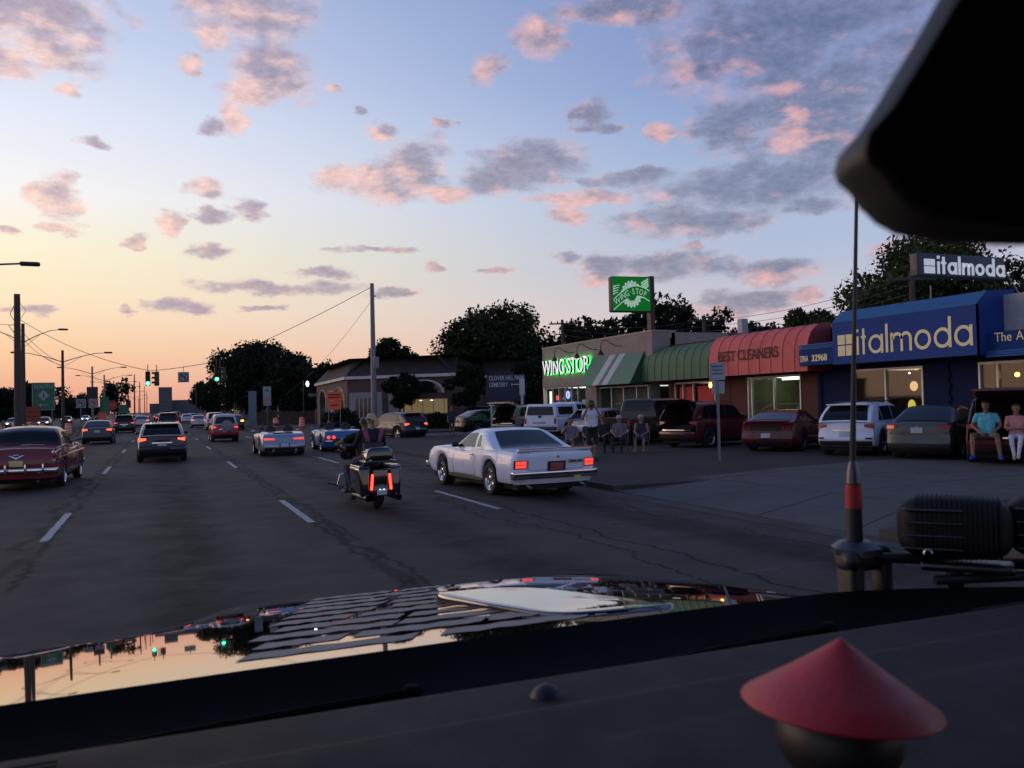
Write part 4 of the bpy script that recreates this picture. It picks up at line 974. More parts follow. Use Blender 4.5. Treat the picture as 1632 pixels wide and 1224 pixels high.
def suv(label, pos, head, m, z=0, L=4.7, Wd=1.86, H=1.7, r=.36, wb=2.75, open_=False, lit='dim', rails=True, name='parked_suv', cat='suv', group=None, belt=1.05, roofm=None, rake=.42, spoiler=True, lowdark=True, style=0, glassband=True, rim='alloy'):
    rear = -L/2
    deck = [(rear, belt-.02), (rear+.3, belt), (L*.16, belt-.03), (L*.22, belt-.04), (L*.27, belt-.06), (L*.40, belt-.13), (L/2-.15, belt-.24), (L/2, belt-.34)]
    roof = [(rear+.02, belt), (rear+.06+rake*.25, belt+.25), (rear+rake, H-.09), (rear+rake+.2, H-.03), (rear+1.6, H), (L*.02, H-.02), (L*.08, H-.07), (L*.25, belt)]
    c = Car(name, label, cat, pos, head, L, Wd, H, wb, (L-wb)*.49, r, deck, roof, m, z, group, sill=.3, tumble=.13, bow=.13, rprof=[(0, .10), (.12, .02), (.3, 0), (.42, .0), (.46, .05), (.8, .06), (1, .09)], fprof=[(0, .14), (.2, .02), (.5, 0), (.8, .05), (1, .22)], openrear=.45 if open_ else None, roofm=roofm, rim=rim)
    lm = {'dim': M_['lred'], 'on': M_['lredon'], 'brake': M_['lbrake']}[lit]
    b0 = belt
    if open_:
        cargo_bay(c, Wd*.76, .72, H-.14, 1.5); hatch_panel(c, Wd*.78, 1.05, -9, (0, rear+rake+.05, H-.02), m)
    else:
        c.roofglass('rear_window', rear+.05, rear+rake-.02, c.glass, inset=.09, inset2=.14)
        if spoiler: MB().rbox((0, rear+rake-.10, H-.045), (Wd*.68, .30, .05), .02).build('spoiler', m, c.root)
        c.rpatch('tailgate_handle', -.35, .35, belt-.26, belt-.22, M_['chrome'], th=.02); c.plate(belt-.36)
        c.seam([(rear+.12, belt-.05), (rear+.1, .55)])
    for sd_ in (-1, 1):
        c.rpatch('tail_lamp', sd_*Wd*.46, sd_*Wd*.31, belt-.19, belt-.05, lm, off=.018, dx=0, z0b=belt-.13, z1b=belt-.06)
    c.rpatch('bumper', -Wd*.44, Wd*.44, .50, .62, m, off=.035, th=.05); c.rpatch('lower_bumper', -Wd*.43, Wd*.43, .31, .46, M_['black'], off=.02)
    if open_: c.rpatch('sill_plate', -Wd*.36, Wd*.36, .66, .70, M_['chrome'], off=.045, th=.1)
    yA, yB = rear+.45, L*.20
    zt = H-.13
    c.sideglass('side_window', [(rear+rake+.12, belt+.06), (rear+.75, belt+.05), (rear+.98, belt+.05), (rear+.98, zt+.02), (rear+rake+.42, zt)])
    c.sideglass('side_window', [(rear+1.04, belt+.05), (-.28, belt+.05), (-.28, zt+.03), (rear+1.04, zt+.02)]); c.sideglass('side_window', [(-.20, belt+.05), (L*.21, belt+.04), (L*.10, zt-.02), (.0, zt+.02), (-.20, zt+.03)])
    c.roofglass('windscreen', L*.235, L*.085, c.glass, dirn=1, inset=.08)
    c.doorside(-.24, L*.19); c.doorside(rear+1.25, -.24); c.handle((-.12, rear+1.35), belt-.14, m); c.mirror(L*.19, belt+.08)
    if rails:
        for sd_ in (-1, 1): MB().tube([(sd_*(c.xs(0, H)-.09), rear+.8, H+.0), (sd_*(c.xs(0, H)-.09), rear+.95, H+.045), (sd_*(c.xs(0, H)-.09), .25, H+.045), (sd_*(c.xs(0, H)-.09), .4, H-.01)], .016, 6).build('roof_rail', M_['dalloy'], c.root)
    for sd_ in (-1, 1): c.rpatch('headlamp', sd_*Wd*.44, sd_*Wd*.22, belt-.40, belt-.28, M_['lclear'], front=True)
    c.rpatch('grille', -.4, .4, .5, belt-.32, M_['black'], front=True)
    if lowdark:
        for sd_ in (-1, 1):
            MB().box(sd_*(Wd/2-.03)-.02, sd_*(Wd/2-.03)+.025, c.ya+r+.1, c.yf-r-.1, .27, .38).build('side_skirt', M_['black'], c.root, smooth=0)
    return c
def sedan(label, pos, head, m, z=0, L=4.6, Wd=1.8, H=1.45, r=.33, wb=2.7, lit='dim', name='car', cat='car', group=None, belt=.93, deckz=1.0, bootlen=.5, rear_run=1.15, roofm=None, platem=None, front_lit=False, parts=True, openboot=False, platez=None, rim='alloy'):
    rear = -L/2
    deck = [(rear, deckz-.03), (rear+.08, deckz), (rear+bootlen, deckz+.01), (rear+bootlen+.5, belt+.03), (L*.12, belt), (L*.2, belt), (L*.36, belt-.10), (L/2-.12, belt-.20), (L/2, belt-.30)]
    yr0 = rear+bootlen-.05; yr1 = yr0+rear_run*.72
    roof = [(yr0, deckz), (yr0+.1, deckz+.05), (yr1, H-.055), (yr1+.3, H-.005), (L*-.02, H), (L*.05, H-.05), (L*.20, belt+.08), (L*.22, belt)]
    c = Car(name, label, cat, pos, head, L, Wd, H, wb, (L-wb)*.52, r, deck, roof, m, z, group, sill=.22, tumble=.16, bow=.14, rprof=[(0, .10), (.12, .02), (.3, 0), (.45, .01), (.5, .04), (.9, .05), (1, .08)], fprof=[(0, .14), (.2, .02), (.5, 0), (.8, .05), (1, .22)], roofm=roofm, rim=rim)
    lm = {'dim': M_['lred'], 'on': M_['lredon'], 'brake': M_['lbrake']}[lit]
    c.roofglass('rear_window', yr0+.06, yr1-.02, c.glass, inset=.10, inset2=.13); c.roofglass('windscreen', L*.205, L*.055, c.glass, dirn=1, inset=.08)
    if parts:
        zt = H-.11
        c.sideglass('side_window', [(yr1-.12, belt+.09), (-.22, belt+.05), (-.22, zt+.01), (yr1+.30, zt)]); c.sideglass('side_window', [(-.15, belt+.05), (L*.17, belt+.05), (L*.07, zt-.03), (-.15, zt+.01)])
        c.doorside(-.18, L*.18); c.doorside(rear+1.3, -.18); c.handle((-.1, rear+1.45), belt-.13, m); c.mirror(L*.15, belt+.07)
        c.rpatch('boot_gap', -Wd*.30, Wd*.30, deckz-.33, deckz-.322, M_['under'], off=.004, th=.004)
        c.rpatch('grille', -.4, .4, .4, belt-.32, M_['black'], front=True)
    c.plate(platez or deckz-.20, platem)
    for sd_ in (-1, 1):
        c.rpatch('tail_lamp', sd_*Wd*.455, sd_*Wd*.29, deckz-.18, deckz-.055, lm, off=.018, z0b=deckz-.14, z1b=deckz-.06)
        c.rpatch('headlamp', sd_*Wd*.44, sd_*Wd*.24, belt-.36, belt-.24, M_['lwhite'] if front_lit else M_['lclear'], front=True)
    c.rpatch('lower_bumper', -Wd*.42, Wd*.42, .23, .34, M_['black'], off=.016)
    return c

# --- white seventies coupe ----------------------------------------
def classic_coupe():
    L, Wd, H = 5.3, 1.96, 1.36; rear = -L/2; belt = .93
    deck = [(rear, .90), (rear+.05, .93), (rear+1.1, .955), (-.9, .97), (-.45, .94), (0, .92), (.7, .92), (1.0, .95), (1.6, .95), (L/2-.35, .90), (L/2, .80)]
    roof = [(rear+.98, .95), (rear+1.15, .985), (rear+1.86, H-.05), (rear+2.05, H-.01), (-.05, H), (.15, H-.03), (.83, .94)]
    c = Car('classic_coupe', 'white seventies muscle coupe with orange pinstripe, red tail lamps and CAN AM lettering', 'car', (7.38, 18.55), -3, L, Wd, H, 2.86, 1.28, .345, deck, roof, M_['white'],
            sill=.30, tumble=.17, bow=.10, rprof=[(0, .16), (.1, .10), (.3, .07), (.42, .05), (.95, .0), (1, .015)], fprof=[(0, .2), (.3, .03), (.6, 0), (1, .06)], rearw=.93, frontw=.92, tyw=.26, rim='chrome', spokes=7, archgap=.07, crown=.03,
            mid=[(-2.7, 1.0), (-1.6, 1.015), (-1.0, 1.01), (-.2, .965), (.6, .975), (1.5, 1.0), (2.7, .99)])
    R = c.root
    c.roofglass('rear_window', rear+1.06, rear+1.84, c.glass, inset=.17, inset2=.20)
    c.roofglass('windscreen', .80, .18, c.glass, dirn=1, inset=.08)
    c.sideglass('quarter_window', [(-.80, .99), (-.50, .985), (-.48, 1.24), (-.62, 1.26)]); c.sideglass('side_window', [(-.36, .985), (.66, .955), (.14, 1.27), (-.28, 1.29)])
    c.sideglass('window_surround', [(-.85, .975), (-.46, .97), (-.44, 1.26), (-.64, 1.285)], M_['chrome'], off=.003)
    # ducktail spoiler with orange edge
    MB().rbox((0, rear+.10, .965), (Wd*.86, .20, .055), .02, warp=lambda x, y, z: (x, y-.03*(1-(x/.85)**2)+.03, z+(-y)*.22)).build('spoiler', M_['white'], R)
    OR = paint('stripe_orange', (.45, .09, .03))
    MB().rbox((0, rear+.005, 1.003), (Wd*.87, .03, .018), .006, warp=lambda x, y, z: (x, y-.03*(1-(x/.85)**2)+.03, z)).build('pinstripe', OR, R)
    # tail: lamps, panel gaps, plate, lettering
    for sd_ in (-1, 1):
        c.rpatch('lamp_bezel', sd_*.93, sd_*.655, .60, .775, M_['chrome'], off=.006)
        for k in range(2):
            a = sd_*(.90-.115*k); l_ = c.rpatch('tail_lamp', a, a-sd_*.105, .62, .755, M_['lredon'], off=.016)
            c.rpatch('lens_bar', a, a-sd_*.105, .68, .69, M_['lred'], off=.022, parent=None)
        c.rpatch('panel_gap', sd_*.635, sd_*.630, .56, .92, M_['under'], off=.003, th=.003)
        MB().tube([(sd_*.62, rear+.35, .24), (sd_*.62, rear-.02, .22)], .035, 10).build('exhaust_tip', M_['chrome'], R)
    c.rpatch('plate_recess', -.21, .21, .545, .74, M_['black'], off=.006); c.plate(.635, M_['plate_r'], .30, .15)
    c.rpatch('trim_line', -.63, .63, .565, .572, M_['under'], off=.003, th=.003)
    text('boot_lettering', 'CAN AM', Matrix.Translation((.255, rear-.012, .70)) @ Matrix.Rotation(R_(90), 4, 'X'), mat('letter_dark', (.08, .03, .02), .5), R, size=.078, ext=.006, bold=.004, sx=1.08)
    MB().rbox((.02, rear-.004, .83), (.04, .03, .04), .015).build('boot_lock', M_['black'], R)
    def bumper(y, sg, z=.47):
        w_ = lambda x, y_, z_: (x, y_+sg*(.16*(abs(x)/1.0)**3), z_)
        MB().rbox((0, y, z), (Wd*1.0, .16, .155), .03, warp=w_).build('bumper', M_['chrome'], R)
        MB().rbox((0, y-sg*.07, z+.01), (Wd*.985, .06, .055), .012, warp=w_).build('rub_strip', M_['black'], R)
    bumper(rear-.03, 1); bumper(L/2+.03, -1, .46)
    c.rpatch('lower_valance', -.88, .88, .28, .40, M_['white'], off=.0)
    MB().rbox((.40, rear-.12, .40), (.16, .01, .07), .004).build('bumper_sticker', mat('sticker_yellow', (.5, .42, .05), .6), R)
    c.doorside(-.52, .78); c.handle((-.34,), .82); c.mirror(.60, 1.01, M_['black'], .9)
    for sd_ in (-1, 1):
        MB().box(sd_*(Wd/2-.05)-.02, sd_*(Wd/2-.05)+.02, c.ya+.45, c.yf-.45, .27, .345).build('rocker_panel', M_['black'], R, smooth=0)
        text('side_badge', 'T/A', (Matrix.Translation((sd_*(c.sidex(2.0, .62)+.004), 1.75 if sd_ < 0 else 1.6, .60)) @ Matrix.Rotation(R_(90)*sd_, 4, 'Z') @ Matrix.Rotation(R_(90), 4, 'X')), MATS['letter_dark'], R, size=.1, ext=.003) if False else None
        # creased haunches over the arches
    for sd_ in (-1, 1): c.rpatch('headlamp', sd_*.9, sd_*.6, .58, .75, M_['lclear'], front=True)
    c.rpatch('grille', -.5, .5, .5, .72, M_['black'], front=True)
    MB().rbox((.0, rear+1.95, H-.25), (1.2, .03, .12), .01).build('headrest', M_['black'], R)
    return c
classic_coupe()

# --- maroon fifties coupe ------------------------------------------
def fifties_coupe():
    L, Wd, H = 5.0, 1.88, 1.56; rear = -L/2
    deck = [(rear, .98), (rear+.06, 1.02), (rear+.9, 1.08), (-.8, 1.06), (0, 1.0), (.8, .99), (1.0, 1.03), (1.9, 1.03), (L/2, .95)]
    roof = [(rear+1.0, 1.08), (rear+1.12, 1.16), (rear+1.35, 1.42), (rear+1.62, H-.04), (rear+2.0, H), (-.1, H-.005), (.25, H-.08), (.62, 1.02)]
    m = M_['maroon']
    c = Car('fifties_coupe', 'maroon fifties coupe with wrap-round rear window, chrome bumper and yellow plate', 'car', (-3.2, 27.2), 3.0, L, Wd, H, 2.92, 1.25, .35, deck, roof, m,
            sill=.30, tumble=.17, bow=.10, rprof=[(0, .05), (.3, .02), (.6, 0), (.9, .06), (1, .13)], fprof=[(0, .1), (.5, 0), (1, .06)], rearw=.95, frontw=.95, tyw=.2, rim='chrome', spokes=8, crown=.05, beltw=.97)
    R = c.root
    c.roofglass('rear_window', rear+1.03, rear+1.56, c.glass, inset=.045, inset2=.10)
    c.roofglass('windscreen', .60, .28, c.glass, dirn=1, inset=.05)
    c.sideglass('side_window', [(rear+1.75, 1.13), (-.1, 1.08), (-.1, 1.44), (rear+1.85, 1.44)]); c.sideglass('side_window', [(-.04, 1.08), (.50, 1.06), (.30, 1.40), (-.04, 1.44)])
    for sd_ in (-1, 1):
        MB().rbox((sd_*.84, rear+.13, .83), (.13, .14, .34), .05).build('lamp_housing', M_['chrome'], R)
        MB().rbox((sd_*.84, rear+.07, .88), (.10, .10, .15), .045).build('tail_lamp', M_['lred'], R)
        MB().rbox((sd_*.84, rear+.07, .74), (.08, .08, .08), .035).build('reverse_lamp', M_['lclear'], R)
        MB().tube([(sd_*(Wd/2-.01), -2.0, .80), (sd_*(Wd/2-.0), .2, .84), (sd_*(Wd/2-.01), 2.3, .86)], .016, 6).build('side_trim', M_['chrome'], R)
        MB().rbox((sd_*.22, rear-.10, .55), (.05, .10, .26), .02).build('overrider', M_['chrome'], R); MB().rbox((sd_*.62, rear-.10, .55), (.05, .10, .26), .02).build('overrider', M_['chrome'], R)
        MB().tube([(sd_*.5, rear+.3, .26), (sd_*.5, rear-.1, .24)], .035, 8).build('exhaust_tip', M_['chrome'], R)
        # fin line
        MB().tube([(sd_*(Wd/2-.06), rear+.05, 1.02), (sd_*(Wd/2-.05), -.9, 1.09), (sd_*(Wd/2-.06), 0, 1.02)], .03, 6).build('fender_crest', m, R)
    MB().rbox((0, rear-.04, .50), (Wd*1.0, .13, .15), .045, warp=lambda x, y_, z_: (x, y_+.14*abs(x)**3, z_)).build('bumper', M_['chrome'], R)
    MB().rbox((0, L/2+.04, .50), (Wd*1.0, .13, .15), .045, warp=lambda x, y_, z_: (x, y_-.14*abs(x)**3, z_)).build('bumper', M_['chrome'], R)
    c.plate(.69, M_['plate_y'])
    b = MB(); b.add([c.rear(-.19, .90, .02), c.rear(0, .80, .03), c.rear(.19, .90, .02), c.rear(.12, .90, .02), c.rear(0, .845, .03), c.rear(-.12, .90, .02)], [(0, 1, 4, 5), (1, 2, 3, 4)]); b.build('boot_emblem', M_['chrome'], R, smooth=0)
    MB().rbox((0, rear-.0, .905), (.13, .02, .03), .01).build('boot_crest', M_['chrome'], R)
    c.mirror(.45, 1.07, M_['chrome'], .7); c.doorside(-.55, .7); c.handle((-.4,), .92)
    for x in (-.42, .42): MB().ball((x, .0, 1.22), (.10, .11, .14), 10).build('occupant_silhouette', M_['skin_d'], R)
    return c
fifties_coupe()

# --- hatchback with pale roof --------------------------------------
WRF = paint('roof_white', (.40, .36, .33))
c = suv('dark grey hatchback with pale roof and lit wedge tail lamps, middle lane behind the pickup', (.10, 37.4), 0, M_['dgrey'], L=4.3, Wd=1.80, H=1.48, r=.32, wb=2.6, lit='brake', rails=False, name='hatchback', cat='car', belt=.98, roofm=WRF, rake=.60, lowdark=False)
MB().tube([(0, -1.3, 1.50), (0, -1.5, 1.60)], .008, 5).build('aerial', M_['black'], c.root)
c.rpatch('number_plate_recess', -.28, .28, .66, .86, M_['black'], off=.004)
# --- dark sedan, left lane -----------------------------------------
sedan('dark navy sedan with lit tail lamps behind the maroon fifties coupe', (-3.55, 61), 0, paint('paint_navy', (.012, .016, .028)), lit='brake', name='saloon_car', H=1.45, bootlen=.42)
suv('black suv with lit tail lamps ahead of the navy sedan', (-3.05, 91), 0, M_['blackp'], lit='on', name='suv', rake=.3, rails=False)
sedan('silver sedan in the outer lane ahead of the black suv', (-2.0, 118), 0, M_['silver'], lit='brake', name='saloon_car', parts=False)
sedan('dark red sedan braking in the far left queue', (-3.6, 150), 0, M_['dred'], lit='brake', name='saloon_car', parts=False)
sedan('grey sedan braking in the far queue beside the dark red sedan', (.3, 168), 0, M_['grey'], lit='brake', name='saloon_car', parts=False)
suv('black suv far up the centre lane under the traffic signal', (.9, 142), 0, M_['blackp'], lit='brake', name='suv', rails=False)
suv('blue grey suv with pale rear corner pillars just ahead of the grey hatchback', (.75, 84), 0, paint('paint_slate', (.035, .05, .07)), L=4.8, Wd=1.9, H=1.82, r=.36, wb=2.8, lit='on', name='suv', belt=1.1, rake=.22, rails=True)
c = suv('grey pickup far ahead with a flat dark tail', (2.7, 165), 0, M_['grey'], L=5.3, H=1.85, lit='on', name='pickup_truck', cat='pickup', belt=1.2, rails=False, rake=.1)
sedan('pale compact car with lit tail lamps, left of the red off-roader with the spare wheel', (4.2, 106), 0, M_['silver'], L=4.2, Wd=1.72, H=1.42, lit='brake', name='compact_car', bootlen=.3, deckz=1.0)
sedan('white car far up the road over the compact car roof', (4.2, 150), 0, M_['white'], lit='dim', name='saloon_car', parts=False)
suv('white suv seen over the roof of the red off-roader', (5.2, 92), 0, M_['white'], lit='dim', name='suv', rake=.3, H=1.72)
sedan('blue hatchback far right lane beside the white suv', (7.0, 104), 0, M_['blue'], lit='dim', name='compact_car', H=1.5, parts=False)
c = sedan('black sedan showing one orange turn lamp, right lane ahead of the convertibles', (7.0, 90), 4, M_['blackp'], lit='dim', name='saloon_car')
c.rpatch('turn_lamp', .55, .82, .80, .95, M_['lorange'], off=.04)
for k, (x, y) in enumerate(((-3.9, 190), (-.2, 205), (3.2, 215), (6.5, 195), (-3.2, 240), (.4, 260), (3.9, 250))):
    sedan(['dark sedan far off in the left lane', 'dark sedan far off in the second lane', 'silver sedan far off in the third lane', 'grey sedan far off in the right lane', 'black sedan at the far end of the left lane', 'pale sedan at the far end of the second lane', 'red sedan at the far end of the third lane'][k],
          (x, y), 0, [M_['dgrey'], M_['dgrey'], M_['silver'], M_['grey'], M_['blackp'], M_['beige'], M_['red']][k], lit='brake', name='saloon_car', parts=False, group='cars in the far traffic queue')

# --- red off-roader with spare wheel -------------------------------
c = suv('small red and white off-roader with covered spare wheel on its tail', (3.75, 57.2), 0, M_['red'], L=3.7, Wd=1.66, H=1.68, r=.34, wb=2.3, lit='on', rails=False, name='small_offroader', cat='suv', belt=1.0, roofm=paint('soft_white', (.42, .42, .44)), rake=.20, spoiler=False)
sp_ = MB().lathe([(.001, .10), (.26, .10), (.33, .07), (.34, 0), (.33, -.07), (.001, -.08)], 28, Matrix.Translation((.10, -1.98, .97)) @ Matrix.Rotation(R_(90), 4, 'X')).build('spare_wheel_cover', mat('cover_grey', (.20, .21, .22), .6), c.root)
c.rpatch('bumper_bar', -.80, .80, .44, .58, M_['red'], off=.06, th=.08); c.rpatch('chrome_bar', -.6, .6, .36, .40, M_['chrome'], off=.04)

# --- convertibles ---------------------------------------------------
def roadster(name, label, pos, head, m, H=1.28, L=4.45, Wd=1.83, rise=.94, deckp=None, lampm='lredon', hips=None, **k):
    rear = -L/2
    deck = deckp or [(rear, .70), (rear+.06, .80), (rear+.45, .90), (rear+1.1, .97), (rear+1.35, .93), (.1, .87), (.75, .89), (1.4, .84), (L/2-.2, .66), (L/2, .56)]
    c = Car(name, label, 'convertible', pos, head, L, Wd, rise+.01, 2.45, 1.02, .335, deck, None, m, sill=.2, bow=.20, rprof=[(0, .10), (.15, .03), (.35, 0), (.6, .03), (1, .14)], fprof=[(0, .14), (.3, 0), (.7, .08), (1, .3)], tyw=.27, beltw=.93, mid=hips, **k)
    R = c.root
    # open cockpit: dark well, seats, windscreen frame
    MB().rbox((0, -.20, .90), (1.34, 1.35, .16), .06).build('cockpit_well', M_['black'], R)
    for x in (-.36, .36): MB().rbox((x, -.52, 1.0), (.46, .16, .34), .07).build('seat', mat('seat_dark', (.03, .02, .02), .7), R); MB().rbox((x, -.54, 1.2), (.24, .10, .14), .045).build('headrest', MATS['seat_dark'], R)
    fr = [(-.68, .82, .92), (-.58, .42, H-.03), (-.3, .37, H), (.3, .37, H), (.58, .42, H-.03), (.68, .82, .92)]
    MB().tube(fr, .028, 8).build('windscreen_frame', M_['black'], R)
    MB().grid(lambda u, v: ((u-.5)*(1.32-.16*v), .82-.42*v, .92+(H-.94)*v), 6, 3).build('windscreen', SHOPGL, R)
    MB().rbox((0, .36, H-.06), (.2, .03, .06), .012).build('rear_view_mirror', M_['black'], R)
    for sd_ in (-1, 1): MB().rbox((sd_*(Wd/2+.04), .62, .98), (.18, .10, .12), .04).build('door_mirror', m, R)
    c.doorside(-.35, .72)
    return c
c = roadster('sports_convertible', 'silver modern sports convertible with top down and wide red tail lamps', (4.75, 38.3), 0, M_['silver'], rearw=.90, hips=[(-2.3, 1.0), (-1.2, 1.0), (-.3, .95), (.6, .95), (1.4, .98), (2.3, .95)])
for sd_ in (-1, 1):
    c.rpatch('tail_lamp', sd_*.80, sd_*.38, .66, .74, M_['lredon'], off=.016, z0b=.665, z1b=.725)
    MB().tube([(sd_*.45, -2.0, .24), (sd_*.45, -2.22, .24)], .05, 10).build('exhaust_tip', M_['chrome'], c.root)
c.rpatch('diffuser', -.78, .78, .22, .33, M_['black'], off=.012); c.plate(.45, None, .32, .15); c.rpatch('plate_recess', -.22, .22, .36, .54, mat('recess', (.1, .1, .12), .5), off=.006)
MB().rbox((0, -1.62, .93), (.80, .34, .04), .015).build('engine_grille', M_['black'], c.root)
for k in range(5): MB().box(-.36, .36, -1.76+.065*k, -1.74+.065*k, .95, .957).build('grille_slat', M_['silver'], c.root, smooth=0)
MB().box(-.74, .74, -2.215, -2.20, .34, .35).build('seam', M_['under'], c.root, smooth=0)
rear_ = -2.3
c = roadster('classic_roadster', 'metallic blue sixties convertible with curvy hips and round red lamps', (7.55, 39.9), 1.0, M_['blue'], L=4.6, Wd=1.80, H=1.22, rise=.9,
             deckp=[(rear_, .76), (rear_+.05, .84), (rear_+.35, .90), (rear_+1.0, .95), (rear_+1.5, .86), (.1, .80), (.7, .84), (1.4, .90), (2.0, .80), (2.3, .66)], rearw=.90, spokes=8, rim='chrome',
             hips=[(-2.4, .97), (-1.3, 1.02), (-.4, .90), (.3, .90), (1.3, 1.02), (2.3, .94)])
for x in (-.68, -.46, .46, .68): MB().lathe([(.001, .02), (.06, .015), (.075, 0), (.075, -.04)], 14, Matrix.Translation((x, -2.27+.10*abs(x)**3, .64)) @ Matrix.Rotation(R_(90), 4, 'X')).build('tail_lamp', M_['lredon'], c.root)
for sd_ in (-1, 1): MB().rbox((sd_*.66, -2.30, .47), (.36, .10, .09), .03).build('bumper', M_['chrome'], c.root); MB().tube([(sd_*.36, -2.0, .27), (sd_*.36, -2.36, .27)], .045, 8).build('exhaust_tip', M_['chrome'], c.root)
c.plate(.52, M_['plate_y'], .3, .15); c.rpatch('tail_panel', -.8, .8, .42, .58, M_['black'], off=.005)

# --- grey crossover turning in --------------------------------------
suv('grey compact crossover turning into the lot with brake lamps lit', (13.1, 50.2), -22, M_['dgrey'], L=4.3, Wd=1.8, H=1.56, r=.34, wb=2.6, lit='brake', rails=False, name='crossover', cat='car', belt=1.0, rake=.5)
# third brake lamp
# --- parked cars ------------------------------------------------------
LZ = .12
PK = 'cars parked in front of the shops'
# dark red fastback
def fastback(label, pos, head, m):
    L, Wd, H = 4.78, 1.9, 1.38; rear = -L/2
    deck = [(rear, .95), (rear+.05, .99), (rear+.35, 1.0), (rear+.9, .97), (-.6, .92), (.6, .90), (1.0, .92), (1.8, .86), (L/2-.1, .76), (L/2, .68)]
    roof = [(rear+.32, .99), (rear+.5, 1.03), (rear+1.35, 1.28), (rear+1.9, H-.015), (-.1, H), (.15, H-.04), (.9, .92)]
    c = Car('sports_coupe', label, 'car', pos, head, L, Wd, H, 2.72, 1.15, .345, deck, roof, m, LZ, PK, sill=.22, tumble=.2, bow=.13, rprof=[(0, .12), (.12, .03), (.3, 0), (.5, .04), (.85, .05), (1, .0)], fprof=[(0, .1), (.3, 0), (1, .2)], tyw=.25, rim='dalloy')
    c.roofglass('rear_window', rear+.55, rear+1.75, c.glass, inset=.18, inset2=.17); c.roofglass('windscreen', .88, .2, c.glass, dirn=1, inset=.08)
    c.sideglass('side_window', [(-.35, .98), (.70, .95), (.12, 1.27), (-.28, 1.29)]); c.sideglass('quarter_window', [(-.95, 1.03), (-.62, 1.0), (-.62, 1.20), (-.72, 1.20)])
    MB().rbox((0, rear+.10, 1.035), (Wd*.80, .22, .03), .012, warp=lambda x, y, z: (x, y+.08*(abs(x))**3, z)).build('spoiler', m, c.root)
    c.rpatch('tail_panel', -.84, .84, .72, .90, M_['black'], off=.006)
    for sd_ in (-1, 1):
        for k in range(3):
            a = sd_*(.80-.105*k); c.rpatch('tail_lamp', a, a-sd_*.06, .74, .88, M_['lred'], off=.016, dx=sd_*.02, n=2)
    c.plate(.56); c.rpatch('diffuser', -.7, .7, .23, .36, M_['black'], off=.01); c.doorside(-.5, .8); c.handle((-.35,), .82, m); c.mirror(.62, .99, m)
    for sd_ in (-1, 1): c.rpatch('headlamp', sd_*.85, sd_*.5, .58, .68, M_['lclear'], front=True)
    return c
def front_of(p, head, L):   # centre of a car from its rear-bumper centre
    return (p[0]+math.sin(R_(head))*L/2, p[1]+math.cos(R_(head))*L/2)
fastback('dark red fastback coupe with triple bar lamps parked under BEST CLEANERS', front_of((18.75, 23.35), 57, 4.78), 57, M_['dred'])
c = suv('white crossover with chrome boot strip parked between dark red coupe and grey sedan', front_of((19.15, 20.2), 62, 4.65), 62, M_['white'], z=LZ, L=4.65, Wd=1.82, H=1.6, r=.37, wb=2.85, lit='dim', name='crossover', cat='suv', group=PK, belt=1.02, rake=.55)
for sd_ in (-1, 1): c.rpatch('reflector', sd_*.80, sd_*.62, .52, .57, M_['black'], off=.045)
c = sedan('grey saloon with one bright tail lamp parked right of the white crossover', front_of((19.35, 17.7), 64, 4.75), 64, M_['grey'], z=LZ, L=4.75, Wd=1.83, H=1.48, group=PK, name='saloon_car', bootlen=.55, deckz=1.03)
c.rpatch('lamp_reflection', -.82, -.62, .87, .965, mat('painted_reflection', (.5, .1, .06), .3, emit=(1, .16, .08), es=.45), off=.024)  # glowing patch laid over the dim lamp as a bright reflection
MB().lathe([(.05, -.01), (.055, .0), (.05, .01)], 14, Matrix.Translation(c.rear(0, .90, .02)) @ Matrix.Rotation(R_(90), 4, 'X')).build('round_emblem', M_['chrome'], c.root)
suv('dark red suv at the right edge with its tailgate up and people sitting in it', front_of((19.55, 15.15), 56, 4.8), 56, M_['dred'], z=LZ, L=4.8, Wd=1.92, H=1.75, open_=True, group=PK, belt=1.08, rake=.35)
suv('dark red suv side on with tailgate raised, left of the lot post sign', front_of((18.0, 27.6), 70, 4.7), 70, M_['dred'], z=LZ, L=4.7, Wd=1.85, H=1.70, open_=True, group=PK, belt=1.06, r=.38, rake=.4)
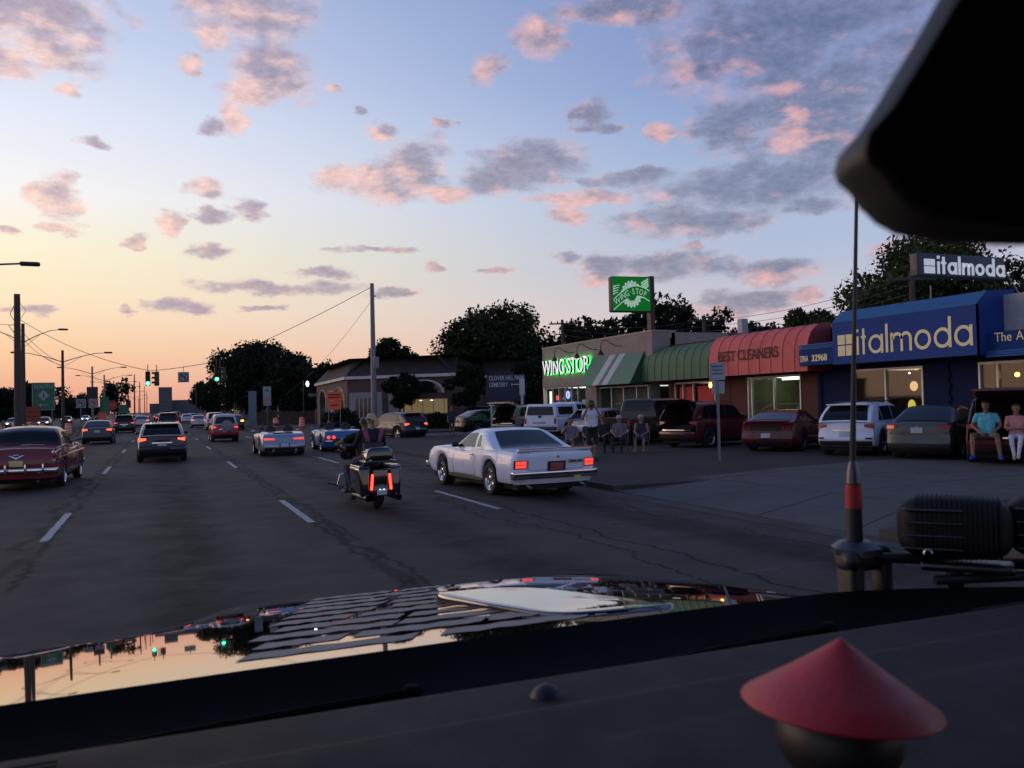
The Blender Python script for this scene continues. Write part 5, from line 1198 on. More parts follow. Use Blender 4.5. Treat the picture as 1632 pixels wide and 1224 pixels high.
# pickups
def pickup(label, pos, head, m, cap=None, lit='dim', z=LZ, H=1.85):
    L, Wd = 5.5, 1.95; rear = -L/2; bz = 1.12
    deck = [(rear, bz), (-.45, bz), (-.40, bz), (.9, bz-.02), (1.2, bz), (2.2, bz-.05), (L/2, bz-.16)]
    roof = [(-.50, bz), (-.42, H-.12), (-.30, H-.03), (0, H), (.5, H-.02), (.75, H-.10), (1.3, bz)]
    c = Car('pickup_truck', label, 'pickup', pos, head, L, Wd, H, 3.3, 1.15, .39, deck, roof, m, z, PK, sill=.42, tumble=.15, bow=.05, rprof=[(0, .02), (.3, 0), (1, .0)], fprof=[(0, .05), (.5, 0), (1, .14)], rearw=.97, archgap=.08, crown=.0)
    c.roofglass('rear_window', -.47, -.41, c.glass, inset=.2, n=3); c.roofglass('windscreen', 1.26, .78, c.glass, dirn=1, inset=.08)
    c.sideglass('side_window', [(-.28, bz+.06), (.2, bz+.06), (.2, H-.14), (-.28, H-.14)]); c.sideglass('side_window', [(.27, bz+.06), (1.05, bz+.06), (.72, H-.16), (.27, H-.14)])
    c.doorside(-.32, 1.1, .5); c.mirror(.95, bz+.12, M_['black'], 1.2)
    if cap:
        MB().rbox((0, rear+1.10, bz+.31), (Wd*.93, 2.12, .66), .08, warp=lambda x, y, zz: (x*(1-.12*(zz+.33)/.66), y+(.10*(zz+.33) if y < 0 else 0), zz)).build('bed_cap', m, c.root)
        MB().grid(lambda u, v: ((u-.5)*Wd*(.78-.08*v), rear+.02+.10*(.14+.42*v)-.012, bz+.10+.42*v), 4, 2).build('cap_rear_window', c.glass, c.root)
        for sd_ in (-1, 1): MB().grid(lambda u, v: (sd_*(Wd*.93/2*(1-.12*(.12+.40*v)/.66)+.008), rear+.35+1.55*u, bz+.12+.38*v), 4, 2).build('cap_side_window', c.glass, c.root)
        MB().rbox((0, rear-.0, bz+.02), (.18, .04, .12), .02).build('tailgate_latch', M_['black'], c.root)
    else:
        MB().box(-Wd*.42, Wd*.42, rear+.1, -.5, bz-.0, bz+.012).build('bed_cover', M_['black'], c.root, smooth=0)
    for sd_ in (-1, 1): c.rpatch('tail_lamp', sd_*Wd*.465, sd_*Wd*.40, .80, 1.06, M_['lred'] if lit == 'dim' else M_['lredon'], off=.012); c.rpatch('headlamp', sd_*.85, sd_*.5, .75, .95, M_['lclear'], front=True)
    MB().rbox((0, rear-.06, .58), (Wd*.95, .16, .17), .04).build('bumper', M_['chrome'] if not cap else M_['dalloy'], c.root)
    c.plate(.60); c.rpatch('tailgate_gap', -Wd*.39, Wd*.39, .70, .708, M_['under'], off=.003, th=.003)
    return c
c = pickup('white pickup with windowed white bed cap parked left of the black pickup', front_of((17.35, 38.6), 54, 5.5), 54, M_['white'], cap=True, H=1.85)
text('tailgate_lettering', 'FRONTIER', Matrix.Translation((-.42, -2.758, .80)) @ Matrix.Rotation(R_(90), 4, 'X'), M_['dalloy'], c.root, size=.12, ext=.004, sx=1.35)
pickup('black pickup with covered bed parked behind the seated spectators', front_of((17.2, 31.2), 60, 5.5), 60, M_['blackp'], H=1.92)
suv('beige suv with tailgate raised parked left of the white pickup', front_of((18.55, 46.6), 62, 4.8), 62, M_['beige'], z=LZ, L=4.8, Wd=1.92, H=1.72, open_=True, group=PK, belt=1.06)
sedan('black saloon side on with its boot open, left of the beige suv', front_of((17.6, 52.3), 78, 4.9), 78, M_['blackp'], z=LZ, L=4.9, Wd=1.85, H=1.46, group=PK, name='saloon_car')
suv('dark suv parked in shade against the plaza building', (24.0, 66.5), -60, M_['dgrey'], z=.1, lit='dim', name='suv', rails=False)
suv('silver hatch glimpsed between the white pickup and the black pickup', front_of((17.8, 34.9), 58, 4.3), 58, M_['silver'], z=LZ, L=4.3, Wd=1.78, H=1.5, group=PK, name='crossover', belt=.98, rails=False)

# --- oncoming traffic ----------------------------------------------------
ONC = [(-16.5, 100, 0), (-20.0, 118, 1), (-16.6, 128, 2), (-20.2, 96, 3), (-17.0, 156, 4), (-23.2, 125, 5), (-20.5, 150, 0), (-16.8, 190, 1), (-20.1, 185, 2), (-16.7, 235, 3), (-20.2, 225, 4), (-17, 290, 5)]
cl_ = [M_['silver'], M_['blackp'], M_['dred'], M_['white'], M_['grey'], M_['dgrey']]; cn = ['silver', 'black', 'dark red', 'white', 'grey', 'dark grey']
whr = ['left of the two tall poles', 'just right of the two tall poles', 'below the green SOUTH sign', 'at the far left edge', 'right of the wooden pole', 'furthest left lane beside the trees', 'halfway back in the middle lane', 'far back in the near lane', 'far back in the middle lane', 'at the far end of the near lane', 'at the far end of the middle lane', 'smallest of all the oncoming cars']
for k, (x, y, ci) in enumerate(ONC):
    sedan('%s oncoming car with headlamps on, %s' % (cn[ci], whr[k]), (x, y), 180, cl_[ci], name='oncoming_car', front_lit=k % 3 != 2, parts=False, group='oncoming cars across the median')

# ================================================================ PEOPLE
def person(label, pos, head, J, cloth, z=0, hairc=(.03, .02, .015), group=None, hairlen=.0, hat=None, vox=.011, female=False, scale=1.0, skin=None, glasses=False):
    """J: joints (x right, y ahead, z up) in metres for the figure; cloth: materials for torso, upper arm, forearm, thigh, shin, foot"""
    root = empty('person', (pos[0], pos[1], z), -R_(head), label, 'person', group); root.scale = (scale,)*3
    V_ = {k: Vector(v) for k, v in J.items() if k != 'curl'}
    SK = skin or M_['skin']
    mats = [SK]; reg = []
    def mi(m):
        if m not in mats: mats.append(m)
        return mats.index(m)
    b = MB()
    def cap(a, c, ra, rc, m, n=12):
        a, c = Vector(a), Vector(c); reg.append((a, c, ra, rc, mi(m)))
        b.ball(a, ra, n); b.ball(c, rc, n); b.tube([a, c], [ra, rc], n)
    T, UA, FA, TH, SH, FT = cloth
    hipc = V_['pelvis']; ch = V_['chest']; nk = V_['neck']; hd = V_['head']
    rgt = (V_['rs']-V_['ls']).normalized(); hr = (V_['rh']-V_['lh']).normalized()
    wv = .9 if female else 1.0
    cap(hipc-hr*.075, hipc+hr*.075, .125, .125, TH)
    cap(hipc+Vector((0, 0, .04))-hr*.06, ch-rgt*.075, .125*wv, .135*wv, T); cap(hipc+Vector((0, 0, .04))+hr*.06, ch+rgt*.075, .125*wv, .135*wv, T)
    cap(ch-rgt*.08, ch+rgt*.08, .135*wv, .135*wv, T); cap(ch+(nk-ch)*.55-rgt*.10, ch+(nk-ch)*.55+rgt*.10, .085, .085, T)
    cap(V_['ls'], ch-rgt*.04+(nk-ch)*.4, .062*wv, .09, T); cap(V_['rs'], ch+rgt*.04+(nk-ch)*.4, .062*wv, .09, T)
    cap(ch+(nk-ch)*.7, hd-(hd-nk)*.35, .062, .052, SK)
    up = (hd-nk).normalized(); f = Vector(J.get('face', (0, 1, 0))).normalized(); sd = f.cross(up).normalized()
    cap(hd-up*.015-f*.012, hd+up*.03-f*.01, .083, .088, SK); cap(hd-up*.02+f*.02, hd-up*.075+f*.045, .07, .045, SK)
    b.ball(hd+f*.103-up*.012, (.016, .016, .02), 8); reg.append((hd+f*.10-up*.01, hd+f*.10-up*.02, .016, .018, 0))
    for s_ in (-1, 1): cap(hd+sd*.086*s_-up*.005, hd+sd*.088*s_+up*.02, .016, .014, SK, 8)
    for s_ in ('l', 'r'):
        cap(V_[s_+'s'], V_[s_+'s'].lerp(V_[s_+'e'], .55), .064*wv, .056*wv, UA); cap(V_[s_+'s'].lerp(V_[s_+'e'], .5), V_[s_+'e'], .052*wv, .042*wv, FA if UA == T and FA == SK else UA)
        cap(V_[s_+'e'], V_[s_+'w'], .043*wv, .029*wv, FA)
        cap(V_[s_+'h'], V_[s_+'k'], .098, .064, TH); cap(V_[s_+'k'], V_[s_+'a'], .060, .040, SH); k_ = V_[s_+'k'].lerp(V_[s_+'a'], .3); cap(k_, k_.lerp(V_[s_+'a'], .25), .062, .052, SH)
        ft = Vector(J.get(s_+'f', (0, 1, 0))).normalized(); a_ = V_[s_+'a']
        cap(a_+Vector((0, 0, -.045))-ft*.04, a_+Vector((0, 0, -.055))+ft*.13, .042, .034, FT); cap(a_, a_+Vector((0, 0, -.035))+ft*.02, .04, .042, FT)
        # hand: palm, four fingers curled a little, thumb off the side
        w = V_[s_+'w']; d = (w-V_[s_+'e']).normalized(); pn = Vector(J.get(s_+'p', (0, 0, 1))); pn = (pn-d*pn.dot(d)).normalized(); sdv = d.cross(pn).normalized()
        sgn = 1 if s_ == 'l' else -1
        for q in (-.024, 0, .024): cap(w, w+d*.085+sdv*q, .023, .019, SK, 8)
        curl = J.get('curl', .35)
        for q, ln in ((-.034, .052), (-.012, .062), (.012, .058), (.033, .044)):
            p0 = w+d*.085+sdv*q; p1 = p0+(d*math.cos(curl)-pn*math.sin(curl))*ln*.6; p2 = p1+(d*math.cos(curl*2.2)-pn*math.sin(curl*2.2))*ln*.5
            cap(p0, p1, .0115, .0105, SK, 6); cap(p1, p2, .0105, .009, SK, 6)
        t0 = w+d*.03+sdv*.03*sgn; t1 = t0+(d*.6+sdv*.7*sgn).normalized()*.035; cap(t0, t1, .014, .012, SK, 6); cap(t1, t1+d*.028-pn*.008, .012, .010, SK, 6)
    # skirts of shirt hang over the hips
    me = bpy.data.meshes.new('body'); me.from_pydata([tuple(v) for v in b.v], [], b.f)
    bm = bmesh.new(); bm.from_mesh(me); bmesh.ops.recalc_face_normals(bm, faces=bm.faces); bm.to_mesh(me); bm.free()
    o = bpy.data.objects.new('tmp', me); COL.objects.link(o)
    rm = o.modifiers.new('r', 'REMESH'); rm.mode = 'VOXEL'; rm.voxel_size = vox
    sm = o.modifiers.new('s', 'SMOOTH'); sm.factor = .5; sm.iterations = 3
    dg = bpy.context.evaluated_depsgraph_get(); m2 = bpy.data.meshes.new_from_object(o.evaluated_get(dg)); bpy.data.objects.remove(o)
    m2.name = 'body'; m2.materials.clear()
    for m in mats: m2.materials.append(m)
    n = len(m2.polygons); C = np.empty(n*3); m2.polygons.foreach_get('center', C); C = C.reshape(-1, 3); best = np.full(n, 1e9); idx = np.zeros(n, int)
    for a, c, ra, rc, k in reg:
        a_, c_ = np.array(a), np.array(c); ab = c_-a_; L2 = max(ab@ab, 1e-9); t = np.clip(((C-a_)@ab)/L2, 0, 1)
        dist = np.linalg.norm(C-(a_+t[:, None]*ab), axis=1)-(ra+(rc-ra)*t); g = dist < best; best[g] = dist[g]; idx[g] = k
    m2.polygons.foreach_set('material_index', idx.astype('i')); m2.polygons.foreach_set('use_smooth', [True]*n)
    body = mesh_obj('body', m2, root)
    HM = mat('hair_%d' % int(hairc[0]*1000), hairc, .6, var=.4, vs=40)
    if not hat:
        h = MB()
        def hf(u, v):
            a = 2*math.pi*u; bb = math.pi/2*(1-v*1.25); q = sd*math.cos(a)*math.cos(bb)+f*math.sin(a)*math.cos(bb)+up*math.sin(bb)
            fr = max(0, q.dot(f)); lift = .02*fr if v > .5 else 0
            r = .103+.006*math.sin(a*9)*math.cos(bb)
            if fr > .35 and v > .62: r = .07
            return hd+up*.022+q*r-f*.012+up*lift
        h.grid(hf, 20, 9)
        if hairlen: h.rbox(hd-f*.06-up*(.03+hairlen*.5), (.17, .10, .12+hairlen), .045)
        h.build('hair', HM, root, smooth=60)
    else:
        h = MB(); Mh = Matrix((sd, f, up)).transposed().to_4x4(); Mh.translation = hd+up*.035
        h.lathe([(.098, -.01), (.10, .03), (.085, .075), (.045, .10), (.002, .105)], 18, Mh); h.rbox((0, .115, .0), (.13, .10, .012), .005, Mh)
        h.build('cap', hat, root)
    for s_ in (-1, 1): MB().ball(hd+f*.086+sd*.033*s_+up*.008, (.011, .008, .007), 8).build('eye', M_['black'], root)
    mt = MB().rbox(hd+f*.083-up*.052, (.042, .012, .008), .004).build('mouth', mat('lips', (.16, .05, .045), .6), root)
    if glasses:
        for s_ in (-1, 1): MB().ball(hd+f*.093+sd*.034*s_+up*.008, (.026, .008, .02), 10).build('sunglass_lens', M_['gloss'], root)
    return root
STAND = dict(pelvis=(0, 0, .96), chest=(0, .0, 1.30), neck=(0, .0, 1.50), head=(0, .02, 1.66), ls=(-.19, 0, 1.43), rs=(.19, 0, 1.43), le=(-.24, -.02, 1.14), re=(.24, -.02, 1.14), lw=(-.23, .08, .90), rw=(.23, .08, .90),
             lh=(-.09, 0, .92), rh=(.09, 0, .92), lk=(-.10, .02, .50), rk=(.10, .02, .50), la=(-.11, -.01, .09), ra=(.11, -.01, .09))
SIT = dict(pelvis=(0, 0, .56), chest=(0, -.04, .90), neck=(0, -.02, 1.09), head=(0, .02, 1.25), ls=(-.19, -.02, 1.02), rs=(.19, -.02, 1.02), le=(-.25, .02, .76), re=(.25, .02, .76), lw=(-.12, .24, .68), rw=(.12, .24, .68),
           lh=(-.10, 0, .52), rh=(.10, 0, .52), lk=(-.15, .42, .54), rk=(.15, .42, .54), la=(-.15, .44, .09), ra=(.15, .44, .09), lp=(0, 0, 1), rp=(0, 0, 1))
def cm(name, c): return mat(name, c, .85, var=.18, vs=8, bump=.2, bs=30)
WT, BLK, TEAL, PNK, TANS, WPT, NAVY, LAV, BSHOE, DEN = cm('shirt_white', (.62, .66, .74)), cm('cloth_black', (.012, .012, .014)), cm('shirt_cyan', (.10, .42, .52)), cm('shirt_pink', (.50, .22, .25)), cm('shorts_tan', (.12, .09, .06)), cm('trousers_white', (.52, .55, .66)), cm('cloth_navy', (.02, .025, .05)), cm('shirt_lavender', (.16, .13, .19)), cm('shoe_blue', (.02, .05, .35)), cm('denim', (.045, .08, .15))
SK_, SKD = M_['skin'], M_['skin_d']
# photographer in a white T-shirt
J = dict(STAND); J.update(le=(-.30, .20, 1.26), re=(.27, .22, 1.24), lw=(-.12, .22, 1.53), rw=(.11, .23, 1.53), lp=(0, -1, 0), rp=(0, -1, 0), curl=.8, head=(0, .05, 1.65), lk=(-.12, .0, .50), rk=(.10, .05, .50))
ph = person('man in white T-shirt and black shorts raising a camera beside the parked cars', (12.35, 23.6), 205, J, (WT, WT, SKD, BLK, SKD, BLK), z=LZ, hairc=(.012, .01, .009), skin=SKD, scale=1.06)
cmr = empty('camera', (12.35-.27*math.sin(R_(25))*1.0, 23.6-.27*math.cos(R_(25)), LZ+1.73), -R_(205), 'small black camera held up to the photographer face', 'camera')
MB().rbox((0, 0, 0), (.15, .06, .10), .015).build('camera_body', M_['black'], cmr); MB().lathe([(.035, 0), (.04, .07), (.03, .075)], 14, Matrix.Rotation(R_(-90), 4, 'X')).build('lens', M_['gloss'], cmr); MB().rbox((0, 0, .06), (.05, .05, .03), .01).build('viewfinder', M_['black'], cmr)
def chair(label, pos, head, m, z=LZ, wheel=False):
    t = empty('folding_chair', (pos[0], pos[1], z), -R_(head), label, 'chair', 'folding chairs of the spectators')
    MB().rbox((0, .02, .43), (.48, .44, .03), .012).build('seat', m, t); MB().rbox((0, -.22, .70), (.48, .03, .44), .012, Matrix.Rotation(R_(-6), 4, 'X')).build('backrest', m, t)
    for sx in (-.25, .25):
        MB().tube([(sx, -.24, 0), (sx, .22, .44), (sx, .24, .62)], .012, 6).build('leg', M_['steel'], t); MB().tube([(sx, .24, 0), (sx, -.22, .5), (sx, -.28, .92)], .012, 6).build('leg', M_['steel'], t)
        MB().rbox((sx, .02, .63), (.05, .44, .02), .008).build('armrest', M_['black'], t)
    return t
def seated(label, pos, head, cloth, over={}, **k):
    J = dict(SIT); J.update(over); return person(label, pos, head, J, cloth, z=k.pop('z', LZ-.04), **k)
chair('black folding chair under the woman in the lavender top', (12.75, 25.9), 215, M_['black']); seated('seated woman in lavender top and shorts left of the photographer, arm raised', (12.75, 25.9), 215, (LAV, LAV, SK_, TANS, SK_, BLK), dict(rw=(.04, .16, 1.12), re=(.26, .14, .86)), hairc=(.06, .035, .02), female=True, z=LZ-.06)
chair('dark folding chair just behind the photographer', (13.3, 25.5), 210, cm('chair_navy', (.02, .02, .04))); seated('seated person in dark blue top half hidden behind the photographer', (13.3, 25.5), 210, (NAVY, NAVY, SK_, DEN, SK_, BLK), z=LZ-.06)
chair('folding chair holding the person in dark camouflage trousers', (15.2, 26.9), 222, M_['black']); seated('seated person in grey and white top and dark trousers before the black pickup', (15.2, 26.9), 222, (cm('shirt_grey', (.12, .12, .13)), MATS['shirt_grey'], SK_, BLK, BLK, BLK), hat=cm('cap_white', (.4, .4, .42)), z=LZ-.06)
chair('folding chair holding the man in black, nearest the black pickup', (14.8, 27.4), 222, M_['black']); seated('seated man in black with baseball cap before the black pickup', (14.8, 27.4), 222, (BLK, BLK, SKD, BLK, BLK, BLK), hat=cm('cap_red', (.12, .02, .02)), z=LZ-.06)
chair('small folding chair under the woman in the sun hat', (16.1, 26.9), 222, M_['black']); seated('seated woman in navy top and denim shorts wearing a pale cap, beside the red suv', (16.1, 26.9), 222, (NAVY, SK_, SK_, DEN, SK_, SK_), hat=cm('cap_pale', (.40, .32, .26)), female=True, z=LZ-.06)
person('standing person in dark clothes by the open boot of the black saloon', (16.3, 49.2), 200, STAND, (NAVY, NAVY, SKD, NAVY, SKD, BLK), z=LZ, vox=.016)
# couple sitting in the open tailgate at the right
J = dict(SIT); J.update(le=(-.30, .02, .78), re=(.30, .02, .78), lw=(-.16, .26, .62), rw=(.10, .30, .62), lk=(-.24, .40, .56), rk=(.26, .40, .56), la=(-.30, .44, .09), ra=(.26, .46, .09), lf=(-.35, 1, 0), rf=(.3, 1, 0))
hx, hy = math.sin(R_(56)), math.cos(R_(56)); rx, ry = hy, -hx    # heading and right of the suv
bx, by = 19.55, 15.15
def tail(off, back): return (bx+rx*off-hx*back, by+ry*off-hy*back)
person('heavy man in cyan T-shirt, tan shorts and blue shoes sitting in the open tailgate', tail(-.42, -.05), 236, J, (TEAL, TEAL, SKD, TANS, SKD, BSHOE), z=LZ+.16, skin=SKD, scale=1.07, hairc=(.02, .015, .012))
J2 = dict(SIT); J2.update(le=(-.24, .10, .78), re=(.24, .10, .78), lw=(.08, .24, .76), rw=(-.08, .24, .78), lk=(-.09, .42, .55), rk=(.12, .42, .55), la=(-.03, .50, .12), ra=(.06, .44, .09))
person('woman in pink top and white trousers with folded arms sitting in the open tailgate', tail(.24, -.05), 234, J2, (PNK, PNK, SK_, WPT, WPT, cm('shoe_pale', (.4, .35, .3))), z=LZ+.16, female=True, hairc=(.12, .075, .04))
person('third spectator in pale teal top at the right edge of the open tailgate', tail(.80, -.05), 236, SIT, (cm('shirt_pale_teal', (.25, .36, .36)), MATS['shirt_pale_teal'], SK_, TANS, SK_, BLK), z=LZ+.16, hairc=(.05, .04, .03))

# ================================================================ MOTORCYCLE AND RIDERS
def motorcycle():
    t = empty('touring_motorcycle', (3.78, 17.15, 0), R_(2), 'black touring motorcycle with hard bags, top box and two upright red lamps', 'motorcycle')
    G = M_['gloss']; sx = .62
    for y, r, w, nm in ((-.95, .33, .20, 'rear_wheel'), (.86, .34, .14, 'front_wheel')):
        M = Matrix.Translation((0, y, r)) @ Matrix.Rotation(R_(90), 4, 'Y'); h = w/2
        o = MB().lathe([(r*.62, -h*.8), (r*.8, -h), (r*.95, -h*.75), (r, -h*.25), (r, h*.25), (r*.95, h*.75), (r*.8, h), (r*.62, h*.8)], 28, M, cap=False).build(nm, M_['tyre'], t)
        MB().lathe([(r*.62, -h*.7), (r*.60, 0), (r*.62, h*.7)], 24, M, cap=False).lathe([(.001, -.03), (.09, -.02), (.09, .02), (.001, .03)], 14, M).build('rim', M_['dalloy'], o)
    fend = lambda y, r, w, a0, a1: (lambda u, v: ((u-.5)*w*(1-.0*v), y-math.cos(R_(a0+(a1-a0)*v))*r, .33+math.sin(R_(a0+(a1-a0)*v))*r+.02*(1-(2*u-1)**2)))
    MB().grid(fend(-.95, .40, .27, -8, 140), 6, 14).build('rear_fender', G, t); MB().grid(fend(.86, .41, .18, 10, 165), 6, 14).build('front_fender', G, t)
    for s_ in (-1, 1):
        MB().rbox((s_*.295, -.93, .55), (.21, .80, .52), .07, warp=lambda x, y, z: (x*(1+.18*(z/.26))-s_*.0, y*(1-.06*z)+(.05*z), z-(.05 if z < -.1 else 0)*(1 if y < 0 else -1))).build('saddlebag', G, t)
        MB().rbox((s_*.30, -.93, .80), (.20, .74, .06), .028).build('saddlebag_lid', mat('highlight_silver', (.20, .20, .22), .15, .5, coat=1) if s_ > 0 else G, t)  # silver on the right lid paints in a sheen; the bags are black
        MB().rbox((s_*.175, -1.345, .52), (.045, .03, .30), .012, Matrix.Translation((s_*.175, -1.345, .52)) @ Matrix.Rotation(R_(-5*s_), 4, 'Y') @ Matrix.Translation((-s_*.175, 1.345, -.52))).build('tail_lamp', emis('moto_red', (1, .045, .03), 4.5, (.3, .01, .01)), t)
        MB().lathe([(.055, 0), (.06, -.1), (.055, .9), (.001, .9)], 14, Matrix.Translation((s_*.29, -1.40, .235)) @ Matrix.Rotation(R_(-90), 4, 'X'), cap=False).build('exhaust_pipe', M_['dalloy'], t)
        MB().lathe([(.001, .0), (.048, .0)], 12, Matrix.Translation((s_*.29, -1.385, .235)) @ Matrix.Rotation(R_(-90), 4, 'X'), cap=False).build('exhaust_bore', M_['under'], t)
        MB().tube([(s_*.14, .70, .98), (s_*.30, .56, 1.06), (s_*.42, .40, 1.05)], .014, 8).build('handlebar', M_['chrome'], t)
        MB().tube([(s_*.42, .40, 1.05), (s_*.46, .34, 1.04)], .019, 8).build('grip', M_['black'], t)
        MB().tube([(s_*.36, .52, 1.08), (s_*.40, .54, 1.20)], .008, 6).rbox((s_*.42, .54, 1.22), (.13, .03, .07), .014).build('side_mirror', M_['black'], t)
        MB().tube([(s_*.10, .42, .62), (s_*.36, .46, .55), (s_*.42, .42, .36), (s_*.30, .40, .20), (s_*.10, .38, .20)], .018, 8).build('crash_bar', M_['chrome'], t)
        MB().tube([(s_*.10, .62, 1.0), (s_*.09, .86, .34)], .024, 8).build('fork', M_['chrome'], t)
        MB().rbox((s_*.32, .10, .25), (.16, .30, .03), .01).build('footboard', M_['black'], t)
        MB().rbox((s_*.30, -.5, .30), (.12, .16, .025), .01).build('passenger_peg', M_['black'], t)
    MB().tube([(-.30, .42, .30), (-.60, .40, .40)], .012, 6).ball((-.61, .40, .40), .022, 8).build('highway_peg', M_['black'], t)
    MB().lathe([(.10, -.05), (.12, 0), (.10, .05)], 16, Matrix.Translation((-.24, .12, .40)) @ Matrix.Rotation(R_(90), 4, 'Y')).rbox((0, .05, .42), (.34, .50, .40), .08).build('engine', M_['dalloy'], t)
    MB().rbox((0, .20, .82), (.30, .56, .24), .10).build('fuel_tank', G, t); MB().rbox((0, -.35, .78), (.36, .75, .14), .06).build('seat', M_['black'], t)
    MB().rbox((0, .72, 1.02), (.58, .22, .36), .10).build('fairing', G, t); MB().grid(lambda u, v: ((u-.5)*(.46-.14*v), .80-.16*v, 1.16+.20*v), 6, 4).build('wind_deflector', M_['glass'], t)
    MB().rbox((0, -1.12, 1.02), (.56, .46, .30), .09, warp=lambda x, y, z: (x*(1-.28*max(0, z)/.15), y*(1-.1*z), z)).build('top_box', G, t)
    MB().rbox((0, -1.12, .90), (.60, .50, .035), .014).build('top_box_rim', G, t)
    MB().rbox((0, -.84, 1.12), (.40, .10, .24), .045).build('passenger_backrest', M_['black'], t)
    for s_ in (-1, 1): MB().rbox((s_*.20, -1.345, .93), (.06, .02, .02), .008).build('box_latch', M_['chrome'], t)
    for s_ in (-1, 1): MB().rbox((s_*.21, -1.10, 1.105), (.13, .30, .03), .012, Matrix.Translation((s_*.21, -1.10, 1.105)) @ Matrix.Rotation(R_(38*s_), 4, 'Y') @ Matrix.Translation((-s_*.21, 1.10, -1.105))).build('box_painted_highlight', mat('highlight_silver', (.20, .20, .22), .15, .5, coat=1), t)  # silver panels paint highlights onto the black top box
    MB().rbox((0, -1.30, .55), (.30, .06, .42), .03).build('rear_panel', G, t)
    MB().rbox((.0, -1.395, .335), (.19, .012, .11), .004).build('licence_plate', M_['plate'], t)
    for s_ in (-.035, .035): MB().rbox((s_, -1.405, .385), (.025, .01, .012), .004).build('plate_lamp', emis('plate_light', (.7, .9, 1), 4), t)
    return t
motorcycle()
MX, MY = 3.78, 17.15
J = dict(pelvis=(0, .02, .90), chest=(0, .10, 1.20), neck=(.02, .17, 1.37), head=(.03, .22, 1.53), ls=(-.20, .12, 1.31), rs=(.20, .12, 1.31), le=(-.52, .22, 1.14), re=(.40, .24, 1.14), lw=(-.40, .44, 1.06), rw=(.40, .40, 1.06),
         lh=(-.11, .02, .86), rh=(.11, .02, .86), lk=(-.32, .34, .68), rk=(.32, .34, .68), la=(-.34, .16, .34), ra=(.34, .16, .34), lp=(0, 0, 1), rp=(0, 0, 1), curl=1.1)
DKJ = cm('jacket_black', (.010, .010, .013))
person('motorcycle rider in black leaning slightly left with bare forearms, ahead of the passenger', (MX+.06, MY-.10), -2, J, (DKJ, DKJ, SKD, NAVY, NAVY, BLK), hairc=(.02, .015, .012), skin=SKD, scale=1.04)
J = dict(pelvis=(0, -.52, .93), chest=(.02, -.56, 1.26), neck=(.02, -.54, 1.45), head=(.03, -.50, 1.61), ls=(-.18, -.54, 1.38), rs=(.22, -.54, 1.38), le=(-.27, -.42, 1.14), re=(.30, -.42, 1.14), lw=(-.17, -.20, 1.06), rw=(.20, -.20, 1.06),
         lh=(-.11, -.50, .88), rh=(.11, -.50, .88), lk=(-.36, -.10, .72), rk=(.36, -.10, .72), la=(-.35, -.42, .36), ra=(.35, -.42, .36), face=(-.55, .85, 0))
pr = person('motorcycle passenger with tied blonde hair and black jacket with pink shoulder panels', (MX+.02, MY), -2, J, (DKJ, DKJ, DKJ, NAVY, NAVY, BLK), hairc=(.42, .31, .17), female=True, scale=1.04)
PKP = cm('panel_pink', (.30, .05, .14))
for s_ in (-1, 1):
    b = MB()
    b.grid(lambda u, v: (.02+s_*(.215-.085*v-.10*u*(1-.3*v)), -.668-.045*math.sin(1.2+v*1.4)+.06*abs(v-.55)+.03*(1-u), 1.43-.27*v), 5, 8)
    b.build('shoulder_panel', PKP, pr)
MB().rbox((.03, -.50, 1.635), (.196, .21, .028), .012, Matrix.Translation((.03, -.50, 1.635)) @ Matrix.Rotation(R_(12), 4, 'X') @ Matrix.Translation((-.03, .50, -1.635))).build('headband', M_['black'], pr)
MB().rbox((.10, -.62, 1.56), (.09, .10, .16), .04).build('ponytail', MATS['hair_420'], pr)

# ================================================================ STREET FURNITURE
def wires(name, label, cat, a, b_, sag, r=.02, group=None, n=14):
    a, b_ = Vector(a), Vector(b_)
    pts = [a.lerp(b_, k/n)-Vector((0, 0, 4*sag*(k/n)*(1-k/n))) for k in range(n+1)]
    return tag(MB().tube(pts, r, 5).build(name, M_['wire']), label, cat, group)
def pole(name, label, p, h, r0, r1, m, cat='pole', group=None):
    t = empty(name, (p[0], p[1], 0), 0, label, cat, group)
    MB().tube([(0, 0, 0), (0, 0, h*.5), (0, 0, h)], [r0, (r0+r1)/2, r1], 10).build('pole', m, t); return t
def cobra(t, h, ax, rise=1.0, ln=3.0, m=None, two=True, sp=.9):
    m = m or M_['steel']
    for s_ in ((-1, 1) if two else (ax,)):
        pts = [(0, 0, h-.5), (s_*ln*.35, 0, h-.5+rise*.5), (s_*ln*.75, 0, h-.5+rise*.92), (s_*ln, 0, h-.5+rise)]
        a = MB().tube(pts, [.05, .04, .035, .03], 6).tube([(0, 0, h-1.0), (s_*ln*.45, 0, h-.5+rise*.58)], .02, 5).build('arm', m, t)
        MB().rbox((s_*(ln+.32), 0, h-.48+rise), (.80, .26, .17), .07, warp=lambda x, y, z: (x, y*(1+.3*s_*x), z)).build('lamp_head', M_['black'], t)
U1 = pole('utility_pole', 'thick weathered utility pole on the median left of the lamp pole', (-10.3, 77.6), 11.5, .28, .22, M_['wood'], 'utility pole')
MB().tube([(-.2, 0, 10.6), (-.5, 0, 9.9), (-.1, 0, 9.2), (-.6, 0, 9.0), (-.2, 0, 8.4)], .03, 5).tube([(.2, 0, 10.8), (.6, 0, 10.2), (.2, 0, 9.5)], .02, 5).build('cable_loop', M_['wire'], U1)
t = pole('street_lamp', 'double arm street lamp right beside the thick utility pole', (-11.2, 87.7), 10.1, .22, .14, M_['wood'], 'street lamp', 'double arm lamps down the median'); cobra(t, 8.9, 1, 1.2, 2.9)
for o in [k for k in ALLOBJ if k.parent == t and k.name.startswith('arm')]: pass
